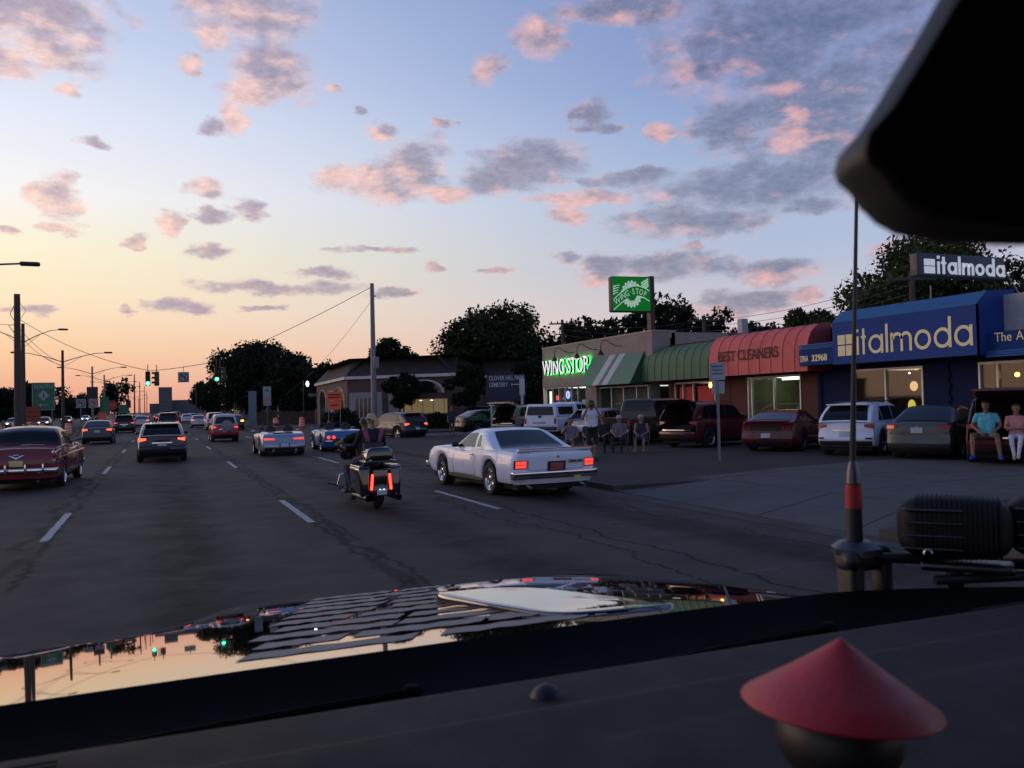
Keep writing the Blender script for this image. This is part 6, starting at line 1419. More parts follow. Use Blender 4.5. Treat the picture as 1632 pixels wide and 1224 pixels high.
t = empty('street_lamp', (-14.6, 51.5, 0), 0, 'street lamp whose single arm reaches in over the top of the left edge', 'street lamp'); MB().tube([(0, 0, 0), (0, 0, 9.9)], .13, 8).build('pole', M_['steel'], t); MB().tube([(0, 0, 9.3), (4, -.2, 9.45), (7.2, -.5, 9.75), (8.0, -.6, 9.8)], .05, 6).build('arm', M_['steel'], t); MB().rbox((8.45, -.6, 9.80), (.95, .34, .22), .09).build('lamp_head', M_['black'], t)
ys_ = [98, 140, 170, 205, 245, 300, 370, 450]
desc = ['first lamp beyond the two tall poles', 'second lamp down the median carrying a dark banner', 'third lamp down the median', 'fourth lamp down the median', 'fifth lamp down the median', 'sixth lamp down the median', 'seventh lamp down the median', 'smallest and farthest median lamp']
for k, y in enumerate(ys_):
    t = pole('street_lamp', desc[k]+' with arms over both roads', (-9.0, y), 8.4 if k == 0 else 8.8, .17, .12, M_['wood'] if k == 0 else M_['steel'], 'street lamp', 'double arm lamps down the median')
    cobra(t, 7.7 if k == 0 else 8.2, 1, .95, 3.9)
    if k in (1, 3, 5): MB().rbox((0, -.2, 4.6), (1.5, .12, 2.4), .04).build('banner_sign', M_['black'], t)
desc2 = 'thin roadside pole far down the street'
for k, (x, y, h_) in enumerate(((-5.0, 210, 13), (-4.9, 262, 13), (-4.8, 340, 14), (-5, 420, 14), (9.8, 260, 12))):
    pole('utility_pole', ['nearest of the thin far poles left of the road', 'second of the thin far poles left of the road', 'third thin far pole left of the road', 'farthest thin pole left of the road', 'thin far pole on the right of the road before the towers'][k], (x, y), h_*.8, .16, .1, M_['wood'], 'utility pole', 'thin far poles')
t = pole('steel_pole', 'tall slim grey pole in front of the plaza corner holding the signal wire', (14.8, 62.9), 11.15, .24, .15, M_['steel'], 'utility pole')
MB().rbox((.14, -.24, 5.2), (.4, .3, .9), .03).build('control_box', M_['steel'], t); MB().tube([(0, 0, 10.2), (.26, 0, 10.2)], .05, 6).build('clamp', M_['black'], t)
SPN = 'span wires of the traffic signal'
A = (14.8, 62.9, 10.9); Bp = (-10.3, 77.6, 9.6)
wires('span_wire', 'long span wire from the slim grey pole top down toward the signals', 'wire', A, (4.3, 66.2, 5.6), .15, .022, SPN)
wires('guy_wire', 'slack wire falling from the slim grey pole toward the big tree', 'wire', (14.7, 63, 9.8), (10.4, 78, 3.2), .6, .012)
wires('span_wire', 'signal wire crossing the road between the left and right signals', 'wire', (4.3, 66.2, 5.6), (-.5, 68.5, 4.95), .08, .022, SPN)
wires('span_wire', 'signal wire from the left signals to the thick utility pole', 'wire', (-.5, 68.5, 4.95), Bp, .6, .022, SPN)
wires('power_line', 'cable sagging from the thick pole to the first median lamp', 'wire', (-10.3, 77.6, 9.0), (-9, 98, 7.2), .5, .02); wires('power_line', 'lower cable from the thick pole to the first median lamp', 'wire', (-10.3, 77.6, 8.4), (-9, 98, 6.9), .5, .02); wires('power_line', 'cable entering the frame from the left onto the thick pole', 'wire', (-22, 60, 11.5), (-10.3, 77.6, 9.0), .8, .02)
SGB = mat('signal_housing', (.045, .03, .01), .5)
def signal(label, p, az, lit=True, n=3, grp='traffic signals over the junction', hang=.5):
    t = empty('traffic_signal', p, -R_(az), label, 'traffic light', grp)
    MB().tube([(0, 0, 1.05), (0, 0, 1.05+hang)], .03, 6).build('hanger', M_['black'], t)
    MB().rbox((0, 0, .52), (.34, .24, 1.05), .04).build('housing', SGB, t)
    for k in range(3):
        z = .87-.35*k; Mz = Matrix.Translation((0, -.12, z)) @ Matrix.Rotation(R_(90), 4, 'X')
        on = lit and k == 2
        MB().lathe([(.001, .02), (.10, .015), (.125, 0)], 16, Mz, cap=False).build('lens', emis('signal_green', (.05, 1, .55), 9, (.0, .3, .2)) if on else mat('lens_off', (.02, .008, .006), .3), t)
        v = MB().grid(lambda u, v: (.145*math.cos(math.pi*u), -.12-.22*v*(1), z+.145*math.sin(math.pi*u)), 10, 2).build('visor', M_['black'], t)
    return t
signal('left hanging signal showing green', (-.72, 68.2, 3.85), 0); signal('dark back to back signal just right of the left green one', (-.12, 68.6, 3.85), 60, False)
signal('right hanging signal showing green in front of the big tree', (3.95, 66.3, 4.05), 0, hang=.7); signal('dark signal twin behind the right green signal', (4.45, 66.6, 4.05), 75, False, hang=.7)
tag(MB().tube([(4.2, 66.25, 4.75), (4.2, 66.25, 5.7)], .04, 6).build('signal_hanger', M_['black']), 'upright hanger above the right hand signals', 'bracket')
WS_ = mat('sign_white', (.30, .30, .31), .6); BKs = mat('sign_black', (.015, .015, .015), .5); RDs = mat('sign_red', (.45, .02, .02), .5); GRs = mat('sign_green_paint', (.012, .13, .06), .5); ORs = mat('sign_orange', (.60, .08, .025), .55, emit=(1, .12, .02), es=.05)
def ring_pts(r, n=24, cx=0, cy=0): return [(cx+r*math.cos(2*math.pi*k/n), cy+r*math.sin(2*math.pi*k/n)) for k in range(n)]
def noturn(par, M, s=1.0, uturn=False):
    """white plate, black turn arrow, red ring and slash"""
    q = lambda b, nm, m, dz: setattr(b.build(nm, m, par, smooth=0), 'matrix_basis', M @ Matrix.Translation((0, 0, dz)))
    q(MB().rbox((0, 0, 0), (.9*s, .9*s, .03), .01), 'plate', WS_, 0)
    b = MB(); band(b, ring_pts(.39*s, 28)+[(.39*s, 0)], ring_pts(.32*s, 28)+[(.32*s, 0)], 0, .006); q(b, 'ring', RDs if uturn else BKs, .018)
    b = MB(); b.box(-.03*s, .03*s, -.34*s, .34*s, 0, .006, Matrix.Rotation(R_(45), 4, 'Z')); q(b, 'slash', RDs if uturn else BKs, .024)
    b = MB(); b.box(.06*s, .14*s, -.22*s, .06*s, 0, .006).box(-.08*s, .139*s, .061*s, .14*s, 0, .006); b.prism([(-.09*s, -.02*s), (-.09*s, .22*s), (-.22*s, .10*s)], 0, .006); q(b, 'arrow', BKs, .018)
t = empty('no_turn_sign', (1.7, 67.3, 4.42), 0, 'square white no turn sign hanging on the wire over the road', 'sign'); noturn(t, frame_dir((0, 0, 0), R_(2)), .85)
MB().tube([(0, 0, .4), (0, 0, .75), (.06, 0, .82)], .02, 5).build('hook', M_['black'], t)
# SOUTH 1 guide sign
t = empty('guide_sign', (-11.4, 104, 0), 0, 'green SOUTH guide sign with white diamond and left arrow on the median', 'sign'); SF = frame_dir((0, 0, 0), R_(-6))
def put(par, b, nm, m, M): o = b.build(nm, m, par, smooth=0); o.matrix_basis = M; return o
put(t, MB().rbox((0, 3.85, 0), (2.15, 2.95, .06), .02), 'sign_border', WS_, SF); put(t, MB().box(-1.02, 1.02, 2.44, 5.26, .03, .036), 'sign_plate', GRs, SF)
put(t, MB().prism([(-.55, 3.95), (0, 3.38), (.55, 3.95), (0, 4.52)], .036, .042), 'diamond', WS_, SF); put(t, MB().box(-.05, .05, 3.65, 4.25, .042, .048), 'numeral_one', BKs, SF)
put(t, MB().box(-.25, .45, 2.88, 2.98, .036, .042).prism([(-.22, 3.12), (-.48, 2.93), (-.22, 2.74)], .036, .042), 'arrow', WS_, SF)
text('sign_word', 'SOUTH', SF @ Matrix.Translation((0, 4.72, .036)), WS_, t, size=.56, ext=.004, bold=.01, align='CENTER')
for s_ in (-.8, .8): put(t, MB().box(s_-.05, s_+.05, 0, 2.4, -.05, .0), 'post', M_['steel'], SF)
# work signs
def worksign(label, p, az, w, h, z, lines=True, legs=True, m=ORs):
    t = empty('road_work_sign', (p[0], p[1], 0), 0, label, 'road sign', 'orange road work signs'); F = frame_dir((0, 0, 0), R_(az))
    put(t, MB().rbox((0, z, 0), (w, h, .04), .01), 'plate', m, F)
    if lines:
        for k in range(2): put(t, MB().box(-w*.36, w*.36, z+h*(.16-.32*k)-.05, z+h*(.16-.32*k)+.05, .02, .026), 'lettering_line', BKs, F)
    if legs:
        for s_ in (-1, 1): put(t, MB().box(s_*w*.35-.03, s_*w*.35+.03, 0, z-h/2, -.03, .01), 'post', M_['steel'], F)
    return t
t = worksign('orange road work sign of two stacked plates before the plaza arches', (11.35, 60.2), 8, 1.15, .58, 2.75); F = frame_dir((0, 0, 0), R_(8)); put(t, MB().rbox((.03, 2.12, 0), (.86, .62, .04), .01), 'plate', ORs, F); put(t, MB().box(-.25, .3, 2.06, 2.16, .02, .026), 'lettering_line', BKs, F)
worksign('faded orange board below the green SOUTH sign', (-11.6, 97), -6, 1.35, 1.5, 1.95, m=mat('sign_orange_dull', (.26, .045, .015), .7)); worksign('small orange sign far down the median', (-6.6, 120), 0, .9, .9, 1.6, lines=False)
def barrel(label, x, y):
    t = empty('traffic_barrel', (x, y, .1 if x > 9 or x < -5 else 0), 0, label, 'traffic barrel', 'orange road work barrels')
    MB().lathe([(.29, 0), (.28, .28), (.27, .3), (.26, .55), (.25, .57), (.24, .80), (.23, .82), (.21, 1.0), (.001, 1.02)], 16).build('drum', M_['orange'], t)
    for z in (.32, .62): MB().lathe([(.282-z*.03, z), (.276-z*.03, z+.13)], 16, cap=False).build('reflective_band', M_['retro'], t)
    MB().lathe([(.36, 0), (.34, .06), (.28, .07)], 16).build('base', M_['black'], t)
for k, (x, y) in enumerate(((-12.6, 84), (-9.4, 84.5), (-7.4, 84.8), (-10.9, 84.4), (-13.0, 96), (-12.2, 91), (10.2, 83.5), (12.7, 84), (12.2, 66.3), (-6.4, 140), (-6.6, 160))):
    barrel('orange road work barrel '+['at the far left of the median row', 'right of the tall poles', 'at the right end of the near median row', 'between the tall poles and the guide sign', 'at the left frame edge', 'behind the far left barrel', 'near the blue parked car across the side street', 'on the verge left of the lamp post', 'in front of the plaza arches', 'far down the median', 'farthest down the median'][k], x, y)
def post_sign(label, p, az, w, h, z, m, m2=None, nm='post_sign', post=True):
    t = empty(nm, (p[0], p[1], 0), 0, label, 'sign'); F = frame_dir((0, 0, 0), R_(az))
    put(t, MB().rbox((0, z, 0), (w, h, .03), .01), 'plate', m, F)
    if m2: put(t, MB().box(-w*.42, w*.42, z-h*.46, z-h*.04, .015, .02), 'lower_panel', m2, F)
    if post: put(t, MB().box(-.04, .04, 0, z-h/2, -.03, .02), 'post', M_['steel'], F)
    return t, F
PKW = mat('sign_pale_dirty', (.30, .32, .34), .6, dirt=((.16, .18, .2), 14, .6))
t, F = post_sign('tall white sign with pink lower half on the far verge', (10.4, 92), 2, .8, 2.0, 3.3, WS_, mat('sign_pink', (.4, .22, .24), .6)); put(t, MB().prism(ring_pts(.18, 16, 0, 3.9), .015, .02), 'roundel', mat('teal_mark', (.05, .22, .2), .6), F)
post_sign('slim grey utility cabinet on the far verge', (8.9+1.2, 104), 0, .9, 4.0, 2.1, mat('cabinet_grey', (.17, .19, .22), .7), post=False, nm='utility_cabinet')
t, F = post_sign('grey parking sign of two plates on a slim post before the red posters', (15.15, 20.95), 34, .46, .52, 2.75, PKW); put(t, MB().rbox((.02, 2.27, 0), (.36, .36, .03), .01), 'plate', PKW, F)
for k in range(3): put(t, MB().box(-.15, .15, 2.88-.11*k, 2.91-.11*k, .016, .02), 'lettering_line', mat('ink', (.05, .05, .06), .7), F)
t = empty('lane_sign', (-7.8, 112, 0), 0, 'two square lane control signs left of the wooden pole base', 'sign')
for k, x in enumerate((-.62, .72)): noturn(t, frame_dir((x, 0, 3.1), R_(-4)), 1.15, k == 1)
MB().box(.6, .7, 0, .1, 0, 2.6).box(-.7, -.6, 0, .1, 0, 2.6).build('post', M_['steel'], t, smooth=0)
post_sign('green street sign plate right of the lane control signs', (-6.0, 113), 0, 1.0, 1.9, 2.9, GRs); post_sign('small green sign far down the median', (-6.1, 175), 0, 1.6, 1.6, 2.6, GRs)
t = empty('stop_sign', (-6.9, 150, 0), 0, 'red octagonal stop sign far down the median', 'sign'); F = frame_dir((0, 0, 0), 0); put(t, MB().prism([(.85*math.cos(R_(22.5+45*k)), 3.1+.85*math.sin(R_(22.5+45*k))) for k in range(8)], 0, .04), 'plate', RDs, F); put(t, MB().box(-.04, .04, 0, 2.3, -.03, 0), 'post', M_['steel'], F); text('sign_word', 'STOP', F @ Matrix.Translation((0, 2.95, .045)), WS_, t, size=.5, ext=.004, align='CENTER')
# cemetery sign
k0 = len(ALLOBJ)
cs = empty('cemetery_sign', (20.4, 51.0, 0), 0, 'dark blue CLOVER HILL PARK CEMETERY sign with white arrow and white post', 'sign'); F = frame_dir((19.55, 51.4, 2.45), R_(22))
NVY = mat('sign_navy', (.012, .016, .045), .6)
o = MB().rbox((1.12, .50, -.04), (2.45, 1.75, .10), .02).build('plate', NVY, cs); o.matrix_basis = F
CWL = mat('lettering_white', (.45, .46, .50), .6)
text('sign_word', 'CLOVER HILL PARK', F @ Matrix.Translation((.04, 1.02, .015)), CWL, cs, size=.40, ext=.006, bold=.006, sx=.66); text('sign_word', 'CEMETERY', F @ Matrix.Translation((.04, .60, .015)), CWL, cs, size=.38, ext=.006, bold=.006, sx=.66)
put(cs, MB().box(1.45, 2.2, .70, .76, .01, .03).prism([(1.46, .62), (1.46, .84), (1.62, .73)], .01, .03), 'arrow', CWL, F); put(cs, MB().box(1.98, 2.32, .02, 1.1, .03, .06), 'white_panel', CWL, F)
put(cs, MB().box(2.06, 2.22, -2.4, .02, -.06, .04), 'post', CWL, F); put(cs, MB().box(.1, .22, -2.4, -.35, -.1, -.02), 'post', CWL, F)
finish(cs, k0)
# lamp standard with a bright head by the verge
t = pole('lamp_standard', 'slim dark lamp standard with one bright globe before the big left tree', (12.9, 84), 4.6, .06, .05, M_['black'], 'street lamp'); MB().ball((.35, -.2, 4.3), (.14, .14, .26), 10).build('globe', emis('globe_lit', (1, .98, .9), 7), t); MB().rbox((.9, 0, 3.2), (.9, .06, .35), .02).build('name_board', mat('board', (.1, .11, .12), .6), t)
t = empty('pennant_barrier', (11.0, 88, .1), 0, 'black and white striped marker post beside the orange barrel', 'marker post')
for k in range(7): MB().rbox((0, 0, .25+.3*k), (.12, .12, .29), .01).build('stripe', WS_ if k % 2 else BKs, t)
# rear utility poles and wires behind the shops
for label, x, y, h_ in (('wooden cross arm pole behind the tan shop', 32.7, 67.5, 9.2), ('wooden cross arm pole behind the red awning', 36.5, 51.9, 8.0), ('wooden pole beside the tree behind the blue shop', 32.6, 29.8, 7.7)):
    t = pole('utility_pole', label, (x, y), h_, .16, .12, M_['wood'], 'utility pole', 'wooden poles behind the shops')
    MB().rbox((0, 0, h_-.35), (2.3, .12, .13), .02, Matrix.Rotation(R_(-25), 4, 'Z')).build('cross_arm', M_['wood'], t)
    for s_ in (-.95, -.4, .4, .95): MB().lathe([(.05, 0), (.06, .08), (.03, .18)], 8, Matrix.Rotation(R_(-25), 4, 'Z') @ Matrix.Translation((s_, 0, h_-.28))).build('insulator', M_['black'], t)
    MB().lathe([(.18, -.4), (.2, 0), (.18, .35)], 10, Matrix.Translation((.25, 0, h_-1.6))).build('transformer', M_['steel'], t) if x == 36.5 else None
for k in range(3):
    wires('power_line', ['upper', 'middle', 'lower'][k]+' cable between the pole behind the tan shop and the one behind the red awning', 'wire', (32.7, 67.5, 8.9-.5*k), (36.5, 51.9, 7.7-.45*k), .5, .014, 'power lines behind the shops')
    wires('power_line', ['upper', 'middle', 'lower'][k]+' cable from the red awning pole to the pole by the right hand tree', 'wire', (36.5, 51.9, 7.7-.4*k), (32.6, 29.8, 7.5-.4*k), .45, .014, 'power lines behind the shops')

# ================================================================ TREES
def tree(name, label, base, height, crown, nclump, leaves, leafm, size=.32, seed=1, trunk=.3, group=None, cat='tree', th=None, lobes=None, extra=(0, 0)):
    """crown = (cx, cy, z0, z1, rx, ry) about the base"""
    rnd = np.random.RandomState(seed)
    t = empty(name, base, 0, label, cat, group); rx, ry, z0, z1 = crown
    cz, rz = (z0+z1)/2, (z1-z0)/2
    b = MB(); b.tube([(0, 0, -.1), (.03*height*.1, 0, height*.25), (0, .05, z0+rz*.5), (.1, 0, cz+rz*.3)], [trunk, trunk*.8, trunk*.6, trunk*.25], 8).build('trunk', BARK, t)
    C = []
    while len(C) < nclump:
        p = rnd.uniform(-1, 1, 3); r = np.linalg.norm(p)
        if r > 1 or r < .35: continue
        w = 1-.25*max(0, -p[2]); C.append((p[0]*rx*w, p[1]*ry*w, cz+p[2]*rz))
    C = np.array(C); C[:, 2] += rnd.uniform(-.06, .06, len(C))*rz
    for i in range(min(9, nclump)):
        q = C[rnd.randint(len(C))]; st = Vector((0, 0, z0+rz*rnd.uniform(.0, .5)))
        MB().tube([st, Vector(q*np.array([.5, .5, 1]))*1.0-Vector((0, 0, (q[2]-st.z)*.35)), Vector(q)], [trunk*.35, trunk*.2, trunk*.07], 5).build('limb', BARK, t)
    cr = rnd.uniform(.10, .24, len(C))*(rx+rz)
    n = leaves; ci = rnd.choice(len(C), n, p=cr**2/np.sum(cr**2)); d = rnd.normal(size=(n, 3)); d /= np.linalg.norm(d, axis=1)[:, None]
    rad = rnd.uniform(.2, 1, n)**.5; P = C[ci]+d*(rad*cr[ci])[:, None]*np.array([1, 1, .8])
    A = rnd.normal(size=(n, 3)); A /= np.linalg.norm(A, axis=1)[:, None]; Bv = np.cross(A, rnd.normal(size=(n, 3))); Bv /= np.linalg.norm(Bv, axis=1)[:, None]
    s = size*rnd.uniform(.5, 1.2, n)[:, None]; inner = (rad < .62)&(rnd.rand(n) < .5); s[inner] *= 2.1; V = np.stack([P-A*s, P+Bv*s*.55, P+A*s, P-Bv*s*.55], 1).reshape(-1, 3)
    me = bpy.data.meshes.new('crown'); me.vertices.add(4*n); me.vertices.foreach_set('co', V.ravel()); me.loops.add(4*n); me.loops.foreach_set('vertex_index', np.arange(4*n, dtype='i')); me.polygons.add(n); me.polygons.foreach_set('loop_start', np.arange(0, 4*n, 4, dtype='i')); me.polygons.foreach_set('loop_total', np.full(n, 4, 'i')); me.update()
    me.materials.append(leafm); mesh_obj('crown', me, t); return t
tree('shade_tree', 'large shade tree behind the plaza roof, gaps showing sky', (35.0, 89, 0), 12, (6.2, 5.0, 3.6, 12.4), 120, 28000, LEAF, .23, 3, .4)
tree('shade_tree', 'big dark tree behind the blue italmoda shop', (39.9, 35.0, 0), 11, (4.7, 4.5, 2.5, 10.6), 140, 34000, LEAF2, .15, 5, .35)
tree('shade_tree', 'small tree lobe at the left foot of the big tree behind the blue shop', (33.6, 37.6, 0), 6.5, (1.7, 1.7, 3.2, 7.2), 30, 5000, LEAF2, .15, 6, .15)
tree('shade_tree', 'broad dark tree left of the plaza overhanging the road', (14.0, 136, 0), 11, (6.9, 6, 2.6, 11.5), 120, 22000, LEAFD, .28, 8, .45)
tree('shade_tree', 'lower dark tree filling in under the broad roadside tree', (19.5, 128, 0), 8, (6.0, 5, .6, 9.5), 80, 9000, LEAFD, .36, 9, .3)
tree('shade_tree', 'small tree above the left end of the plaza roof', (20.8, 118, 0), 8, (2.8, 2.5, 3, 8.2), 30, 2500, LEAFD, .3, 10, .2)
tree('shade_tree', 'round tree just above the plaza roof right of the slim pole', (27.2, 108, 0), 10, (3.4, 3, 5, 10.2), 35, 3500, LEAFD, .3, 11, .25)
k = 0
for x, y, h_, rx in ((41.5, 81, 10.3, 3.6), (45, 79, 11.2, 3.6), (49, 77, 12.3, 4.2), (53, 74.5, 10.6, 3.8), (56, 72, 9.6, 3.4)):
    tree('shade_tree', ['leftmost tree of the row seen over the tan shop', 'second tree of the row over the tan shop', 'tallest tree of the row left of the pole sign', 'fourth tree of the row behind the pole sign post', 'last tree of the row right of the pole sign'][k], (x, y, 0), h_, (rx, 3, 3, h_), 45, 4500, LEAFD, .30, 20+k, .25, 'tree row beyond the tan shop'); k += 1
tree('shade_tree', 'low tree tips over the red awning', (47.5, 56, 0), 7.5, (3.8, 2.6, 3, 7.9), 30, 1500, LEAFD, .24, 31, .2); 
tree('street_tree', 'small dark street tree in front of the plaza arch', (18.6, 68.6, 0), 4.5, (1.5, 1.2, 2.0, 4.6), 26, 3000, LEAFD, .16, 33, .09); tree('street_tree', 'small dark street tree right of the plaza arch window', (22.6, 64.2, 0), 5.2, (1.5, 1.3, 1.8, 5.2), 28, 3400, LEAFD, .16, 34, .1); tree('street_tree', 'dark street tree right of the cemetery sign', (25.4, 58, 0), 5, (1.7, 1.5, 1.6, 5.0), 28, 3400, LEAFD, .16, 35, .1)
tree('bush', 'low dark bush at the foot of the slim grey pole', (13.8, 66.5, 0), 1.5, (2.4, 1.2, 0, 1.7), 24, 3000, LEAFD, .13, 36, .03, cat='bush'); tree('bush', 'low bush before the lit plaza window', (19.5, 66.6, 0), 1.3, (3.0, .9, 0, 1.2), 24, 2800, LEAFD, .13, 37, .03, cat='bush'); tree('flower_bed', 'low pale flowering bed beyond the beige suv', (25, 60, 0), 1.6, (2.6, 1.2, .6, 1.9), 20, 1500, mat('pale_blossom', (.25, .25, .2), .8), .07, 38, .03, cat='flowers')
tree('shade_tree', 'distant round tree left of the big roadside tree', (19, 330, 0), 14, (8.5, 7, 2, 13), 50, 5000, LEAFD, .6, 40, .4)
tree('conifer', 'thin dark conifer among the median lamps', (-7.5, 185, 0), 9, (2.6, 2.6, 1.5, 9.0), 26, 1800, LEAFD, .3, 41, .2)
k = 0
for x, y, h_, rx in ((-30, 160, 9, 6), (-38, 150, 10, 6), (-46, 165, 8, 7), (-28, 200, 7, 4), (-32, 240, 9, 8), (-30, 300, 9, 9), (-26, 360, 9, 8), (-19, 215, 5, 2.5), (-17.5, 140, 6.5, 1.6)):
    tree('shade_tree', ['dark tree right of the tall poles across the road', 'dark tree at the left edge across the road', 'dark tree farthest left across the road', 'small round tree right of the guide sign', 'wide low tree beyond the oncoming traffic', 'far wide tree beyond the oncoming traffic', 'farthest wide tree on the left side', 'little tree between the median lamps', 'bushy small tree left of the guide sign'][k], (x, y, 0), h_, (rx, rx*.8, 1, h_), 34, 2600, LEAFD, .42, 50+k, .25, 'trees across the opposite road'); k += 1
# far wood along the horizon
b = MB(); rnd = np.random.RandomState(4); n = 9000
V = []; F_ = []
for i in range(n):
    side = rnd.rand() < .62
    if side: y = rnd.uniform(200, 1200); x = -30-rnd.uniform(0, 110)-y*.02
    else: y = rnd.uniform(150, 1200); x = 24+rnd.uniform(0, 160)+y*.03
    z = rnd.uniform(0, 6.0)+2*math.sin(y*.05+x*.07); s_ = rnd.uniform(.8, 2.2); a = rnd.normal(size=3); a /= np.linalg.norm(a); c_ = np.cross(a, rnd.normal(size=3)); c_ /= np.linalg.norm(c_); p = np.array([x, y, z]); k = len(V)
    V += [tuple(p-a*s_), tuple(p+c_*s_), tuple(p+a*s_), tuple(p-c_*s_)]; F_.append((k, k+1, k+2, k+3))
b.add(V, F_); tag(b.build('far_wood', LEAFD, smooth=0), 'dark low band of far trees along the horizon', 'trees', kind='stuff')
b = MB(); n = 5000; V = []; F_ = []
for i in range(n):
    x = rnd.uniform(-13.4, -5.8); y = rnd.uniform(20, 130)
    h_ = rnd.uniform(.04, .12); a = rnd.uniform(0, 6.28); k = len(V); w_ = .03
    V += [(x-w_*math.cos(a), y-w_*math.sin(a), .10), (x+w_*math.cos(a), y+w_*math.sin(a), .10), (x+rnd.uniform(-.04, .04), y, .10+h_)]; F_.append((k, k+1, k+2))
b.add(V, F_); tag(b.build('median_grass', mat('grass_blade', (.035, .045, .02), .9), smooth=0), 'short rough grass on the median', 'grass', kind='stuff')

# far buildings
def block(label, x0, x1, y0, y1, h_, m, wm=None, nx=6, nz=6, cat='building', nm='tower_block'):
    t = empty(nm, ((x0+x1)/2, (y0+y1)/2, 0), 0, label, cat); hx_, hy_ = (x1-x0)/2, (y1-y0)/2
    MB().box(-hx_, hx_, -hy_, hy_, 0, h_).build('wall', m, t, smooth=0); MB().box(-hx_-.2, hx_+.2, -hy_-.2, hy_+.2, h_, h_+.6).build('roof', m, t, smooth=0)
    if wm:
        for i in range(nx):
            for j in range(nz):
                xw = -hx_+2*hx_*(i+.5)/nx; zw = h_*(j+.6)/nz; MB().box(xw-hx_/nx*.5, xw+hx_/nx*.5, -hy_-.12, -hy_+.01, zw-h_/nz*.25, zw+h_/nz*.25).build('window', wm, t, smooth=0)
    return t
CB = mat('far_concrete', (.10, .10, .115), .9, var=.1, vs=.1); CW = mat('far_window', (.05, .05, .06), .4)
block('tall grey office tower on the horizon above the traffic', 0, 13, 968, 990, 27, CB, CW, 5, 8); block('lower grey wing beside the tall office tower', 13, 46, 985, 1010, 13.5, CB, CW, 8, 4)
block('low grey wing left of the tall office tower', -9, 0, 975, 995, 10, CB); 
block('low shop building beyond the opposite road with blue panels', -46, -31, 128, 140, 4.2, mat('far_shop', (.10, .10, .10), .8), mat('far_blue', (.03, .06, .10), .5), 5, 1, nm='shop_building'); block('low pale shop far across the opposite road', -60, -44, 110, 124, 4.4, mat('far_shop_pale', (.16, .14, .12), .8), CW, 6, 1, nm='shop_building')
block('distant low pale roofed building across the opposite road', -36, -30, 182, 200, 6, mat('far_shop', (.10, .10, .10), .8), CW, 4, 1, nm='shop_building')
# gabled house and fenced yard beyond the side street on the right
k0 = len(ALLOBJ); hs = empty('gabled_house', (20, 165, 0), 0, 'pale gabled house half hidden by the broad roadside tree', 'house'); HB = mat('house_pale', (.14, .11, .10), .8)
MB().box(13.2, 24, 160, 172, 0, 4.2).build('wall', HB, hs, smooth=0); MB().add([(12.8, 159.6, 4.2), (24.4, 159.6, 4.2), (18.6, 159.6, 8.6), (12.8, 172, 4.2), (24.4, 172, 4.2), (18.6, 172, 8.6)], [(0, 1, 2), (3, 5, 4), (0, 2, 5, 3), (1, 4, 5, 2)]).build('roof', PROOF, hs, smooth=0)
for x in (14.4, 16.4, 18.4): MB().box(x, x+.9, 159.9, 160.02, 1.2, 2.6).build('window', CW, hs, smooth=0)
finish(hs, k0)
k0 = len(ALLOBJ); fc = empty('yard_fence', (14, 100, 0), 0, 'long low brown board fence beyond the far verge', 'fence'); FB = mat('fence_board', (.075, .045, .032), .9, var=.3)
for k in range(40): MB().box(10.6+k*.30, 10.6+k*.30+.27, 104+k*.02, 104.04+k*.02, 0, 1.6+.05*(k % 3)).build('board', FB, fc, smooth=0)
finish(fc, k0)
tag(MB().rbox((17.8, 99, 1.0), (2.6, .5, 1.7), .05).build('brick_pier', mat('brown_brick', (.10, .055, .04), .9)), 'brown brick pier beside the yard gate left of the arches', 'pier')

# ================================================================ OUR OWN VEHICLE (seen from the driver's seat)
ov = empty('offroad_vehicle', (.42, .6, 0), 0, 'black off-road vehicle we sit in: dashboard, mirror, glossy hood, whip antenna and auxiliary lamps', 'off-road vehicle')
k0 = len(ALLOBJ)
HOODP = mat('hood_black_gloss', (.0035, .0035, .004), .035, coat=1, var=.02, spec=.8)
for n_ in HOODP.node_tree.nodes:
    if n_.type == 'BSDF_PRINCIPLED': n_.inputs['Coat Roughness'].default_value = .012; n_.inputs['IOR'].default_value = 1.5; n_.inputs['Coat IOR'].default_value = 1.75; n_.inputs['Coat Roughness'].default_value = .022
XC = .42
def sstep(a, b, x):
    t = max(0, min(1, (x-a)/(b-a))); return t*t*(3-2*t)
def hoodz(x, y):
    u = (y-1.30); d = x-XC
    z = 1.540-.090*u-.024*u*u
    z -= .012*(abs(d)/.75)**4                      # soft cross crown
    yr = 1.84+.38*sstep(-.04, .20, x)              # the raised middle of the hood reaches further forward
    if y > yr: z -= .75*(y-yr)**2
    return z
def hw(y): return .80-.07*(y-1.3)/1.2
b = MB(); b.grid(lambda u, v: (XC+(2*u-1)*hw(1.30+1.28*v), 1.30+1.28*v, hoodz(XC+(2*u-1)*hw(1.30+1.28*v), 1.30+1.28*v)), 72, 60)
hood = b.build('hood', HOODP, ov, smooth=80)
b = MB()
for s_ in (-1, 1): b.grid(lambda u, v: (XC+s_*(hw(1.30+1.28*v)+.001+.02*u), 1.30+1.28*v, hoodz(XC+s_*hw(1.30+1.28*v), 1.30+1.28*v)-.004-.16*u), 3, 40)
b.grid(lambda u, v: (XC+(2*u-1)*hw(2.58), 2.58+.02*v, hoodz(XC+(2*u-1)*hw(2.58), 2.58)-.35*v), 30, 4).build('hood_side', HOODP, ov, smooth=60)
for s_ in (-1, 1): MB().rbox((XC+s_*.98, 2.0, 1.22), (.34, 1.5, .16), .06).build('fender_flare', M_['black'], ov)
